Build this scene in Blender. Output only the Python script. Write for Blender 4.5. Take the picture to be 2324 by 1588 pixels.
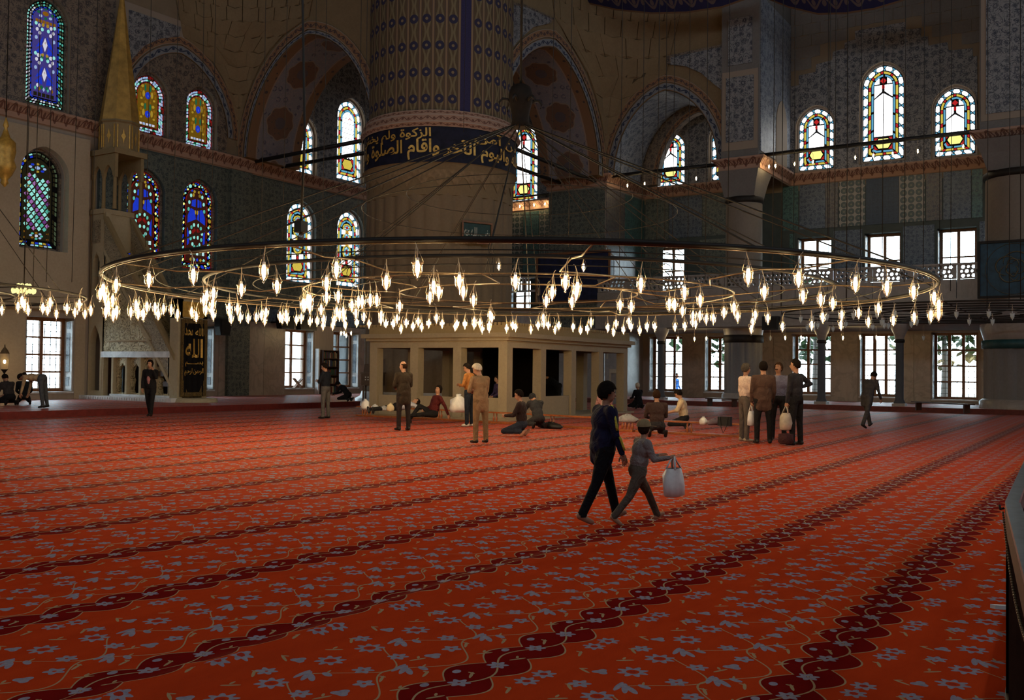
import bpy, bmesh, math, random
import numpy as np
from math import sin, cos, pi, radians, sqrt, atan2, hypot
from mathutils import Vector, Matrix, Quaternion
from mathutils.geometry import tessellate_polygon
random.seed(7)
SC = bpy.context.scene
COL = SC.collection
for o in list(bpy.data.objects):
    bpy.data.objects.remove(o)

# ------------------------------------------------------------------ camera, light, exposure
FPX, YAW, PITCH, ROLL, CAMH = 2200.0, radians(32.35), radians(1.24), radians(0.65), 1.55
_F = Vector((cos(YAW)*cos(PITCH), sin(YAW)*cos(PITCH), sin(PITCH)))
_r = Vector((sin(YAW), -cos(YAW), 0.0)); _u = _r.cross(_F)
_R = _r*cos(ROLL)+_u*sin(ROLL); _U = _u*cos(ROLL)-_r*sin(ROLL)
CAMP = Vector((0, 0, CAMH))
cam = bpy.data.cameras.new('camera'); cam.sensor_width = 36.0; cam.lens = 36.0*FPX/2324.0
cam.clip_end = 300; cam.clip_start = 0.05
camo = bpy.data.objects.new('camera', cam); COL.objects.link(camo)
m = Matrix.Identity(4)
for i in range(3):
    m[i][0], m[i][1], m[i][2], m[i][3] = _R[i], _U[i], -_F[i], CAMP[i]
camo.matrix_world = m
SC.camera = camo

def ray(x, y):
    return _R*((x-1162)/FPX) - _U*((y-794)/FPX) + _F
def on_x(x, y, X): d = ray(x, y); return CAMP + d*(X/d.x)
def on_y(x, y, Y): d = ray(x, y); return CAMP + d*(Y/d.y)
def on_z(x, y, z=0.0): d = ray(x, y); return CAMP + d*((z-CAMH)/d.z)

SC.view_settings.view_transform = 'Standard'
SC.view_settings.look = 'None'
SC.view_settings.gamma = 1.0
SC.view_settings.use_curve_mapping = False
SC.view_settings.exposure = -0.06
cy = SC.cycles
cy.use_denoising = True
try: cy.denoiser = 'OPENIMAGEDENOISE'
except Exception: pass
cy.max_bounces = 6; cy.diffuse_bounces = 3; cy.glossy_bounces = 3; cy.transmission_bounces = 4
cy.transparent_max_bounces = 24; cy.sample_clamp_indirect = 4.0; cy.sample_clamp_direct = 0.0
cy.caustics_reflective = False; cy.caustics_refractive = False
cy.use_light_tree = True

SKY = 18.0       # overcast daylight outside
LAMP = 215.0    # bulb filament glow
wd = bpy.data.worlds.new('overcast_sky'); SC.world = wd; wd.use_nodes = True
_nt = wd.node_tree; _bg = _nt.nodes['Background']
_bg.inputs['Color'].default_value = (0.74, 0.88, 1.0, 1); _bg.inputs['Strength'].default_value = SKY

# ------------------------------------------------------------------ node expressions
class Sk:
    """a shader value that can be added, multiplied, compared ..."""
    def __init__(s, g, k): s.g, s.k = g, k
    def _o(s, op, b=None, c=None): return s.g.math(op, s, b, c)
    def __add__(s, b): return s._o('ADD', b)
    __radd__ = __add__
    def __mul__(s, b): return s._o('MULTIPLY', b)
    __rmul__ = __mul__
    def __sub__(s, b): return s._o('SUBTRACT', b)
    def __rsub__(s, b): return s.g.math('SUBTRACT', b, s)
    def __truediv__(s, b): return s._o('DIVIDE', b)
    def lt(s, b): return s._o('LESS_THAN', b)
    def gt(s, b): return s._o('GREATER_THAN', b)
    def mx(s, b): return s._o('MAXIMUM', b)
    def mn(s, b): return s._o('MINIMUM', b)
    def ab(s): return s._o('ABSOLUTE')
    def mod(s, b): return s._o('FLOORED_MODULO', b)
    def sin(s): return s._o('SINE')
    def cos(s): return s._o('COSINE')
    def sqrt(s): return s._o('SQRT')
    def floor(s): return s._o('FLOOR')
    def pp(s, b): return s._o('PINGPONG', b)
    def sq(s): return s._o('MULTIPLY', s)

class G:
    def __init__(s, name):
        s.m = bpy.data.materials.new(name); s.m.use_nodes = True
        s.t = s.m.node_tree; s.n = s.t.nodes; s.l = s.t.links
        s.n.clear()
        s.out = s.n.new('ShaderNodeOutputMaterial')
    def put(s, sock, v):
        if isinstance(v, Sk): s.l.new(v.k, sock)
        elif isinstance(v, (tuple, list)):
            sock.default_value = tuple(v) if len(v) == len(sock.default_value) else tuple(v)+(1.0,)
        elif v is not None: sock.default_value = v
    def math(s, op, a, b=None, c=None):
        n = s.n.new('ShaderNodeMath'); n.operation = op
        s.put(n.inputs[0], a)
        if b is not None: s.put(n.inputs[1], b)
        if c is not None: s.put(n.inputs[2], c)
        return Sk(s, n.outputs[0])
    def co(s, kind='Object'):
        n = s.n.new('ShaderNodeTexCoord'); return Sk(s, n.outputs[kind])
    def xyz(s, v):
        n = s.n.new('ShaderNodeSeparateXYZ'); s.put(n.inputs[0], v)
        return [Sk(s, n.outputs[i]) for i in range(3)]
    def vec(s, x=0.0, y=0.0, z=0.0):
        n = s.n.new('ShaderNodeCombineXYZ')
        for i, v in enumerate((x, y, z)): s.put(n.inputs[i], v)
        return Sk(s, n.outputs[0])
    def noise(s, v, scale=5.0, detail=2.0, rough=0.5, dist=0.0, col=False):
        n = s.n.new('ShaderNodeTexNoise'); s.put(n.inputs['Vector'], v)
        n.inputs['Scale'].default_value = scale; n.inputs['Detail'].default_value = detail
        n.inputs['Roughness'].default_value = rough; n.inputs['Distortion'].default_value = dist
        return Sk(s, n.outputs[1 if col else 0])
    def vor(s, v, scale=5.0, feat='F1', rnd=1.0, out=0):
        n = s.n.new('ShaderNodeTexVoronoi'); n.feature = feat; s.put(n.inputs['Vector'], v)
        n.inputs['Scale'].default_value = scale; n.inputs['Randomness'].default_value = rnd
        return Sk(s, n.outputs[out])
    def mix(s, f, a, b):
        n = s.n.new('ShaderNodeMix'); n.data_type = 'RGBA'
        s.put(n.inputs['Factor'], f); s.put(n.inputs['A'], a); s.put(n.inputs['B'], b)
        return Sk(s, n.outputs['Result'])
    def ramp(s, f, stops, interp='LINEAR'):
        n = s.n.new('ShaderNodeValToRGB'); n.color_ramp.interpolation = interp
        e = n.color_ramp.elements
        while len(e) < len(stops): e.new(0.5)
        for q, (p, c) in zip(e, stops): q.position = p; q.color = tuple(c)+(1.0,)
        s.put(n.inputs[0], f); return Sk(s, n.outputs[0])
    def bump(s, h, strength=0.3, dist=0.02):
        n = s.n.new('ShaderNodeBump'); n.inputs['Strength'].default_value = strength; n.inputs['Distance'].default_value = dist
        s.put(n.inputs['Height'], h); return Sk(s, n.outputs[0])
    def bsdf(s, color, rough=0.7, spec=0.3, metal=0.0, normal=None, sheen=0.0, emit=None, es=0.0):
        n = s.n.new('ShaderNodeBsdfPrincipled')
        s.put(n.inputs['Base Color'], color); s.put(n.inputs['Roughness'], rough)
        s.put(n.inputs['Specular IOR Level'], spec); s.put(n.inputs['Metallic'], metal)
        if normal is not None: s.put(n.inputs['Normal'], normal)
        if sheen: n.inputs['Sheen Weight'].default_value = sheen; n.inputs['Sheen Roughness'].default_value = 0.5
        if emit is not None: s.put(n.inputs['Emission Color'], emit); n.inputs['Emission Strength'].default_value = es
        s.l.new(n.outputs[0], s.out.inputs[0]); return s.m

MATS = {}
def plain(name, c, rough=0.7, spec=0.3, metal=0.0, var=0.25, scale=6.0, bump=0.0):
    """a plain material with procedural mottling"""
    if name in MATS: return MATS[name]
    g = G(name); p = g.co()
    f = g.noise(p, scale, 4.0, 0.6)
    a = tuple(x*(1-var) for x in c); b = tuple(min(1, x*(1+var)) for x in c)
    col = g.ramp(f, [(0.3, a), (0.7, b)])
    nm = g.bump(g.noise(p, scale*6, 3.0), bump, 0.01) if bump else None
    MATS[name] = g.bsdf(col, rough, spec, metal, nm); return MATS[name]
def glow(name, c, s):
    if name in MATS: return MATS[name]
    g = G(name); n = g.n.new('ShaderNodeEmission')
    p = g.co(); f = g.noise(p, 14.0, 2.0)
    g.put(n.inputs[0], g.mix(f, tuple(x*0.8 for x in c), tuple(min(1.0, x*1.15) for x in c))); n.inputs[1].default_value = s
    g.l.new(n.outputs[0], g.out.inputs[0]); MATS[name] = g.m; return g.m

# ------------------------------------------------------------------ mesh helpers
class MB:
    def __init__(s): s.v, s.f, s.mi, s.uv, s.sm = [], [], [], {}, set()
    def add(s, vs, fs, mi=0, smooth=False, uv=None):
        b = len(s.v); s.v.extend(tuple(v) for v in vs)
        for k, f in enumerate(fs):
            if smooth: s.sm.add(len(s.f))
            if uv: s.uv[len(s.f)] = uv[k]
            s.f.append(tuple(b+i for i in f)); s.mi.append(mi)
        return s
    def box(s, x0, y0, z0, x1, y1, z1, mi=0):
        v = [(x, y, z) for z in (z0, z1) for y in (y0, y1) for x in (x0, x1)]
        return s.add(v, [(0,2,3,1), (4,5,7,6), (0,1,5,4), (2,6,7,3), (0,4,6,2), (1,3,7,5)], mi)
    def obox(s, c, ax, ay, az, mi=0):
        c = Vector(c); ax, ay, az = Vector(ax), Vector(ay), Vector(az)
        v = [c+ax*i+ay*j+az*k for k in (-1, 1) for j in (-1, 1) for i in (-1, 1)]
        return s.add(v, [(0,2,3,1), (4,5,7,6), (0,1,5,4), (2,6,7,3), (0,4,6,2), (1,3,7,5)], mi)
    def prism(s, poly, fn, t0, t1, mi=0, holes=()):
        """flat outline poly [(a,b)] (with holes) through fn(a,b,t) -> point, thick from t0 to t1"""
        loops = [list(poly)]+[list(h) for h in holes]
        tris = tessellate_polygon([[Vector((a, b, 0)) for a, b in L] for L in loops])
        flat = [p for L in loops for p in L]; n = len(flat)
        v = [fn(a, b, t0) for a, b in flat]+[fn(a, b, t1) for a, b in flat]
        f = [tuple(t) for t in tris]+[tuple(n+i for i in reversed(t)) for t in tris]
        k = 0
        for L in loops:
            q = len(L)
            f += [(k+i, k+(i+1) % q, n+k+(i+1) % q, n+k+i) for i in range(q)]
            k += q
        return s.add(v, f, mi)
    def lathe(s, prof, c=(0, 0, 0), seg=16, mi=0, smooth=True, rf=None, cap=True):
        v, f = [], []
        for r, z in prof:
            for i in range(seg):
                a = 2*pi*i/seg; q = r*(rf(a, z) if rf else 1.0)
                v.append((c[0]+q*cos(a), c[1]+q*sin(a), c[2]+z))
        for j in range(len(prof)-1):
            for i in range(seg):
                f.append((j*seg+i, j*seg+(i+1) % seg, (j+1)*seg+(i+1) % seg, (j+1)*seg+i))
        s.add(v, f, mi, smooth)
        if cap:
            n = len(prof)-1
            s.add(v[:seg], [tuple(range(seg-1, -1, -1))], mi); s.add(v[n*seg:], [tuple(range(seg))], mi)
        return s
    def tube(s, pts, r, seg=6, mi=0, smooth=True, close=False):
        P = [Vector(p) for p in pts]; n = len(P); v, f = [], []
        rr = r if isinstance(r, (list, tuple)) else [r]*n
        ref = Vector((0, 0, 1))
        for i in range(n):
            d = (P[(i+1) % n]-P[i-1]) if close else (P[min(i+1, n-1)]-P[max(i-1, 0)])
            d = d.normalized() if d.length else Vector((0, 0, 1))
            a = d.cross(ref)
            if a.length < 0.05: a = d.cross(Vector((1, 0, 0)))
            a.normalize(); b = d.cross(a)
            for k in range(seg):
                t = 2*pi*k/seg; v.append(P[i]+a*(rr[i]*cos(t))+b*(rr[i]*sin(t)))
        for i in range(n if close else n-1):
            j = (i+1) % n
            for k in range(seg):
                f.append((i*seg+k, i*seg+(k+1) % seg, j*seg+(k+1) % seg, j*seg+k))
        if not close:
            f.append(tuple(range(seg-1, -1, -1))); f.append(tuple((n-1)*seg+k for k in range(seg)))
        return s.add(v, f, mi, smooth)
    def ball(s, c, r, seg=8, rings=5, mi=0, sc=(1, 1, 1)):
        prof = [(max(r*sin(pi*j/rings), 1e-4), -r*cos(pi*j/rings)) for j in range(rings+1)]
        b = MB(); b.lathe(prof, (0, 0, 0), seg)
        return s.add([(c[0]+x*sc[0], c[1]+y*sc[1], c[2]+z*sc[2]) for x, y, z in b.v], b.f, mi, True)
    def build(s, name, mat=None, parent=None, base=None, fix=True):
        me = bpy.data.meshes.new(name); me.from_pydata([tuple(v) for v in s.v], [], s.f)
        for mm in (mat if isinstance(mat, (list, tuple)) else [mat]):
            if mm is not None: me.materials.append(mm)
        if any(s.mi): me.polygons.foreach_set('material_index', s.mi)
        if s.sm: me.polygons.foreach_set('use_smooth', [i in s.sm for i in range(len(s.f))])
        if s.uv:
            L = me.uv_layers.new(name='UVMap')
            for p in me.polygons:
                q = s.uv.get(p.index)
                if q:
                    for k, li in enumerate(p.loop_indices): L.data[li].uv = q[k]
        if fix:
            bm = bmesh.new(); bm.from_mesh(me); bmesh.ops.recalc_face_normals(bm, faces=bm.faces); bm.to_mesh(me); bm.free()
        me.update()
        return link(name, me, parent)

def link(name, data, parent=None):
    o = bpy.data.objects.new(name, data); COL.objects.link(o)
    if parent is not None:
        o.parent = parent
        root = parent
        while root.parent is not None: root = root.parent
        if root.get('_world'): # built in place: children keep hall coordinates
            if parent.type == 'EMPTY': o.matrix_parent_inverse = Matrix.Translation(-parent.location)
    return o
def tag(o, label=None, cat=None, group=None, kind=None):
    if label: o['label'] = label
    if cat: o['category'] = cat
    if group: o['group'] = group
    if kind: o['kind'] = kind
    return o
def thing(name, base, label, cat, group=None, kind=None, rz=0.0, world=True):
    o = bpy.data.objects.new(name, None); COL.objects.link(o)
    o.location = base; o.rotation_euler = (0, 0, rz); o.empty_display_size = 0.2
    if world: o['_world'] = 1
    return tag(o, label, cat, group, kind)
def dup(o, loc=None, rz=None, label=None, parent=None):
    kids = KIDS.get(o.name)
    if kids is None:
        kids = KIDS[o.name] = list(o.children)
    c = o.copy(); COL.objects.link(c)
    if parent is not None: c.parent = parent
    if loc is not None: c.location = loc
    if rz is not None: c.rotation_euler = (0, 0, rz)
    if label: c['label'] = label
    for k in kids: dup(k, parent=c)
    return c
KIDS = {}

def px(X): return lambda a, b, t: (X+t, a, b)      # outline (y,z) on a wall facing -X
def py(Y): return lambda a, b, t: (a, Y+t, b)      # outline (x,z) on a wall facing -Y
def arch_pts(c, h, z0, spring, apex, n=9, point=0.12, feet=True):
    """outline of an opening: feet at z0, jambs to spring, gently pointed arch to apex"""
    pts = [(c-h, z0)] if feet else []
    R = []
    for i in range(n+1):
        t = i/n; ang = pi/2*t
        x = -h*cos(ang); z = sin(ang)
        z = z*(1-point)+point*(1-abs(x)/h)
        R.append((c+x, spring+(apex-spring)*z))
    pts += R+[(2*c-x, z) for x, z in reversed(R[:-1])]
    if feet: pts.append((c+h, z0))
    return pts
def rect(a0, b0, a1, b1): return [(a0, b0), (a1, b0), (a1, b1), (a0, b1)]

# ------------------------------------------------------------------ procedural materials
def m_carpet():
    g = G('carpet_weave'); x, y, z = g.xyz(g.co())
    wob = g.noise(g.vec(x, y, 0.0), 2.2, 2.0)-0.5
    LU, LV = 0.735, 1.42
    xx = x+wob*0.012; yy = y+wob*0.012
    u = (xx-4.93).mod(LU); v = (yy-1.38+LV/2).mod(LV)-LV/2        # v = 0 on the dark band
    def du(c): return (u-c+LU*1.5).mod(LU)-LU/2
    def dv(c):
        c = (c+LV/2) % LV-LV/2
        return (v-c+LV*1.5).mod(LV)-LV/2
    blue, cream, red, dots = [], [], [], []
    def flower(cu, cv, r, n, hole=0.0, lst=blue):
        a, b = du(cu), dv(cv); d = (a*a+b*b).sqrt()
        w = (g.math('ARCTAN2', b, a)*n).cos()*0.2+0.85
        k = d.lt(w*r)
        if hole: k = k*d.gt(r*hole)
        lst.append(k)
    def leaf(cu, cv, a, b, ang, lst=blue):
        p, q = du(cu), dv(cv); c, s = cos(radians(ang)), sin(radians(ang))
        e = (p*(c/a)+q*(s/a)); f = (q*(c/b)-p*(s/b))
        lst.append((e*e+f*f).lt(1.0))
    def vine(cv, amp, ph, k, w=0.0038, lst=cream):
        lst.append((v-cv-(u*(2*pi*k/LU)+ph).sin()*amp).ab().lt(w*(1+amp*4)))
    for c in ((.715, .76), (.42, .78)): flower(*c, .082, 8, .42)
    for c in ((.72, 1.16), (.13, 1.145)): flower(*c, .064, 7, .34)
    for c in ((.68, .53), (.39, .525), (.10, .92), (.12, 0.0), (.505, 0.0)): flower(*c, .057, 6, .16)
    flower(.065, .38, .05, 3); flower(.23, .38, .055, 5, .2); flower(.33, .92, .045, 3)
    for c in ((.715, .76), (.42, .78), (.72, 1.16), (.13, 1.145)): flower(c[0], c[1], .022, 6, 0, red)
    for (a, b) in ((.19, .70), (.545, .36)):
        leaf(a-.03, b, .075, .017, 25); leaf(a-.02, b+.04, .07, .016, 8); leaf(a-.035, b-.04, .06, .018, 48)
        leaf(a+.045, b-.07, .04, .02, 70); leaf(a+.075, b-.05, .035, .007, 20, cream)
    for c in ((.645, .115), (.38, .12)): leaf(c[0], c[1], .03, .022, 15)
    for (a, b, r) in ((.335, .355, 30), (.70, .41, -25), (.03, .94, 40), (.64, .02, 25), (.27, -.03, -30), (.52, .22, 20), (.26, .18, -35), (.3, 1.0, 60), (.58, .9, -50), (.55, 1.16, 20)):
        leaf(a, b, .05, .009, r, cream); leaf(a+.03, b+.02, .022, .008, r+60, cream)
    vine(.575, .17, 0.6, 1); vine(.93, .16, 2.4, 1); vine(.30, .12, 4.2, 1, .004); vine(1.12, .1, 5.4, 1, .004)
    up = ((u-.12)*(pi/.3675)).sin().ab()*0.11+0.075; lo = ((u-.30)*(pi/.3675)).sin().ab()*0.11+0.075
    pos = v.gt(0.0); edge = up*pos+lo*(1.0-pos)
    av = v.ab(); band = av.lt(edge); rim = (av-edge).ab().lt(.0055)
    mid = (v-((u-.12)*(2*pi/.735)).sin()*0.075).ab().lt(.006)
    def un(L):
        t = L[0]
        for k in L[1:]: t = t.mx(k)
        return t
    base = g.mix(g.noise(g.vec(x*0.6, y*2.0, 0.0), 3.0, 3.0, 0.6), (.42, .036, .009), (.60, .064, .015))
    bandc = g.mix(g.noise(g.vec(x, y, 0.0), 4.0, 2.0), (.14, .005, .005), (.22, .009, .008))
    c = g.mix(band, base, bandc)
    c = g.mix(un(cream+[rim, mid]), c, (.42, .30, .17))
    bl = g.mix(g.noise(g.vec(x, y, 0.0), 40.0, 2.0), (.19, .19, .31), (.42, .38, .42))
    c = g.mix(un(blue), c, bl); c = g.mix(un(red), c, (.38, .035, .02))
    pile = g.noise(g.vec(x*1.0, y*1.0, 0.0), 260.0, 2.0, 0.7)
    big = g.noise(g.vec(x*.5, y*1.6, 0.0), 1.6, 2.0)
    c = g.mix(pile*0.5, c, g.mix(0.55, c, (.02, .004, .003)))
    nm = g.bump(pile*0.35+big*2.2, 0.5, 0.03)
    d = g.n.new('ShaderNodeBsdfDiffuse'); g.put(d.inputs[0], c); g.put(d.inputs['Normal'], nm)
    gl = g.n.new('ShaderNodeBsdfGlossy'); gl.inputs['Roughness'].default_value = 0.45
    lw = g.n.new('ShaderNodeLayerWeight'); lw.inputs[0].default_value = 0.5
    f = g.math('POWER', Sk(g, lw.outputs['Facing']), 30.0)*0.62
    mx = g.n.new('ShaderNodeMixShader'); g.put(mx.inputs[0], f); g.l.new(d.outputs[0], mx.inputs[1]); g.l.new(gl.outputs[0], mx.inputs[2])
    g.l.new(mx.outputs[0], g.out.inputs[0]); return g.m
M_CARPET = m_carpet()

def wallco(g):
    x, y, z = g.xyz(g.co()); return x+y, z, g.vec(x+y, z, 0.0)
def m_marble(name, a, b, vein=(.2, .18, .16)):
    g = G(name); h, z, p = wallco(g)
    n = g.noise(p, 0.9, 6.0, 0.62, 1.2); k = (n-0.5).ab()
    st = g.noise(g.vec(h*6.0, z*0.6, 0.0), 1.5, 4.0, 0.6)
    c = g.mix(st, a, b); c = g.mix(g.math('SMOOTH_MIN', k*14.0, 1.0, 0.2), g.mix(0.55, c, vein), c)
    return g.bsdf(c, 0.38, 0.4, 0.0, g.bump(st, 0.08, 0.01))
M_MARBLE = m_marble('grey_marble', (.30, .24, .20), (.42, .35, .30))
M_MARBLE_D = m_marble('dark_grey_marble', (.22, .19, .17), (.32, .28, .26))  # darker, greyer tone of the marble
M_WHITE = m_marble('white_marble', (.50, .50, .50), (.66, .67, .69), (.34, .35, .38))
def m_stone(name, a, b, sc=1.0):
    g = G(name); p = g.co()
    f = g.noise(p, 1.3*sc, 6.0, 0.65); s = g.noise(p, 11.0*sc, 4.0, 0.7)
    c = g.mix(f, a, b); c = g.mix(s*0.5, c, tuple(q*.45 for q in a))
    return g.bsdf(c, 0.85, 0.15, 0.0, g.bump(s, 0.35, 0.03))
M_STONE = m_stone('ochre_stone', (.21, .145, .08), (.31, .22, .125))
M_STONE_G = m_stone('grey_stone', (.17, .155, .15), (.25, .235, .22))
M_STONE_P = m_stone('pale_stone', (.42, .33, .23), (.55, .45, .33))
M_JOINT = plain('dark_joint', (.075, .052, .03), .9, .1)

def m_iznik(name, ground, ink, ink2, sc=1.0, style=0):
    """glazed tile field: rosettes, leaves and scrolls on a ground, with tile joints"""
    g = G(name); h, z, p = wallco(g)
    wv = g.noise(p, 3.2*sc, 2.0, 0.5, 0, True)
    n = g.n.new('ShaderNodeVectorMath'); n.operation = 'SCALE'; g.put(n.inputs[0], wv); n.inputs['Scale'].default_value = 0.18/sc
    n2 = g.n.new('ShaderNodeVectorMath'); n2.operation = 'ADD'; g.put(n2.inputs[0], p); g.l.new(n.outputs[0], n2.inputs[1])
    q = Sk(g, n2.outputs[0])
    d = g.vor(q, 2.6*sc, 'F1', 0.55); e = g.vor(q, 2.6*sc, 'DISTANCE_TO_EDGE', 0.55)
    swirl = (g.noise(q, 3.4*sc, 1.0, 0.4, 2.2)-0.5).ab()
    ros = d.lt(0.27)*d.gt(0.16); core = d.lt(0.09)
    ring2 = d.gt(0.31)*d.lt(0.345)
    scroll = swirl.lt(0.028); lf = g.vor(q, 7.5*sc, 'F1', 0.8).lt(0.22)
    c = g.mix(lf, ground, ink2) if style != 1 else g.mix(lf*0.4, ground, ink2)
    c = g.mix(scroll, c, ink); c = g.mix(ros, c, ink); c = g.mix(ring2, c, ink2 if style else ink); c = g.mix(core, c, ink2)
    jt = (h.mod(0.5/sc)).lt(0.012).mx((z.mod(0.5/sc)).lt(0.012))
    c = g.mix(jt*0.6, c, tuple(k*.4 for k in ground))
    dirt = g.noise(p, .7, 4.0, .6)
    c = g.mix(dirt*0.5, c, tuple(k*.55 for k in ground))
    return g.bsdf(c, 0.42, 0.45, 0.0, g.bump(jt, 0.2, 0.01))
M_IZ_DARK = m_iznik('iznik_floral_dark', (.15, .165, .14), (.018, .035, .042), (.055, .075, .07), 1.5)
M_IZ_GREEN = m_iznik('iznik_floral_green', (.075, .17, .165), (.015, .045, .06), (.15, .19, .16), 1.5)
M_IZ_BLUE = m_iznik('iznik_floral_blue', (.12, .155, .20), (.014, .025, .065), (.05, .07, .12), 1.6)
M_IZ_DEEP = m_iznik('iznik_plain_deep_blue', (.025, .048, .085), (.015, .03, .06), (.035, .06, .095), 2.0)
M_IZ_RED = m_iznik('iznik_floral_rose', (.15, .14, .125), (.05, .05, .07), (.17, .075, .06), 1.6)
M_PAINT = m_iznik('painted_arabesque', (.27, .265, .27), (.020, .026, .05), (.055, .06, .085), 1.0, 0)
M_PAINT_W = m_iznik('painted_arabesque_warm', (.23, .175, .13), (.035, .03, .035), (.085, .06, .05), 1.0, 0)
M_PAINT_B = m_iznik('painted_arabesque_blue', (.27, .29, .33), (.035, .05, .10), (.11, .13, .18), 0.9, 0)

def m_circles():
    g = G('iznik_circle_tiles'); h, z, p = wallco(g); P = 0.36
    a = (h.mod(P)-P/2); b = (z.mod(P)-P/2); d = (a*a+b*b).sqrt()
    c = g.mix(g.noise(p, 22.0, 3.0), (.23, .22, .19), (.30, .28, .24))
    disc = g.mix(g.noise(p, 9.0, 2.0), (.035, .055, .052), (.075, .105, .09))
    c = g.mix(d.lt(P*.44), c, disc); c = g.mix(d.lt(P*.44)*d.gt(P*.39), c, (.02, .03, .04))
    c = g.mix(d.lt(P*.13), c, (.17, .16, .12))
    return g.bsdf(c, 0.4, 0.45)
M_CIRC = m_circles()

def m_band(name, a, b, ln, P=0.5, vert=False):
    """painted border: running scroll between two lines"""
    g = G(name)
    un = g.n.new('ShaderNodeUVMap'); un.uv_map = 'UVMap'
    s, t, _ = g.xyz(Sk(g, un.outputs[0]))
    w = (s*(2*pi/P)).sin()*0.22; scroll = (t-0.5-w).ab().lt(0.07)
    d1 = (s.mod(P/2)-P/4); rr = (d1*d1*(4.0/(P*P))+(t-0.5)*(t-0.5)*2.2).sqrt()
    ros = rr.lt(0.2)
    edge = (t-0.5).ab().gt(0.42)
    c = g.mix(g.noise(g.vec(s, t, 0.0), 2.0, 4.0), a, tuple(q*1.35 for q in a))
    c = g.mix(scroll.mx(ros), c, b); c = g.mix(edge, c, ln)
    return g.bsdf(c, 0.7, 0.2)
M_BORDER = m_band('painted_scroll_border', (.22, .12, .065), (.075, .05, .05), (.30, .24, .19), 0.62)
M_BORDER_B = m_band('painted_blue_border', (.17, .175, .19), (.03, .04, .075), (.22, .13, .08), 0.8)
M_CORNICE = m_band('painted_cornice', (.33, .20, .145), (.16, .075, .055), (.42, .33, .27), 0.5)
M_RING = m_band('painted_ring_border', (.018, .018, .06), (.12, .09, .09), (.15, .09, .055), 1.0)

def m_soffit():
    g = G('painted_soffit')
    un = g.n.new('ShaderNodeUVMap'); un.uv_map = 'UVMap'
    s, t, _ = g.xyz(Sk(g, un.outputs[0]))          # s metres along the arch, t 0..1 across
    p = g.vec(s, t*3.4, 0.0)
    d = g.vor(p, 2.2, 'F1', 0.5); sw = (g.noise(p, 2.6, 1.0, .4, 2.5)-0.5).ab()
    c = g.mix(d.gt(0.17)*d.lt(0.3), (.19, .175, .20), (.085, .085, .12)); c = g.mix(sw.lt(0.03), c, (.24, .20, .21))
    P = 2.7; a = (s.mod(P)-P/2); b = (t-0.5)*3.4; r = (a*a+b*b).sqrt()
    w = (g.math('ARCTAN2', b, a)*8.0).cos()*0.04
    med = r.lt(w+0.82)
    mc = g.mix(g.vor(p, 5.0, 'F1').lt(.22), (.15, .085, .06), (.09, .065, .06)); mc = g.mix(r.lt(.3), mc, (.10, .08, .09))
    c = g.mix(med, c, mc); c = g.mix((r-w-0.82).ab().lt(0.03), c, (.25, .19, .15))
    e = (t-0.5).ab(); sc = (g.vor(p, 3.0, 'F1').lt(.25))
    c = g.mix(e.gt(0.34), c, g.mix(sc, (.20, .11, .06), (.07, .05, .05))); c = g.mix((e-0.34).ab().lt(.012), c, (.28, .2, .16))
    return g.bsdf(c, 0.75, 0.2)
M_SOFFIT = m_soffit()

M_WOOD = plain('brown_window_wood', (.20, .085, .035), .5, .35, 0, .3, 9)
M_WOOD_R = plain('red_varnished_wood', (.30, .085, .025), .35, .45, 0, .3, 12)
M_WOOD_D = plain('dark_walnut', (.045, .02, .012), .45, .35, 0, .3, 9)
M_BLACK = plain('black_paint', (.010, .009, .009), .5, .3)
M_IRON = plain('dark_iron', (.014, .011, .009), .6, .25, 0)
M_CABLE = plain('dark_cable', (.018, .014, .010), .6, .3)
M_BRASS = plain('aged_brass', (.15, .10, .055), .45, .4, .4, .25, 20)
M_WIRE = plain('lamp_wire', (.55, .44, .32), .45, .4, .2)
M_STEEL = plain('brushed_steel_rail', (.36, .42, .47), .28, .6, .9, .2, 15)
M_GOLDP = plain('gold_leaf', (.58, .33, .06), .42, .5, .35, .25, 8)
M_LEAD = plain('window_lead', (.006, .006, .007), .7, .1)
M_NAVY = plain('navy_board', (.008, .012, .05), .6, .3, 0, .5, 3)
M_TEAL = plain('teal_board', (.012, .05, .085), .55, .35, 0, .4, 3)
M_GREENB = plain('green_board', (.012, .04, .032), .5, .35)
M_FOLI = plain('tree_leaves', (.012, .034, .006), .7, .2, 0, .5, 3)
M_PLASTIC = plain('white_plastic', (.62, .60, .60), .4, .4, 0, .12, 10)
M_CLOTHBAG = plain('grey_cloth', (.30, .29, .30), .8, .2, 0, .3, 10)

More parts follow.
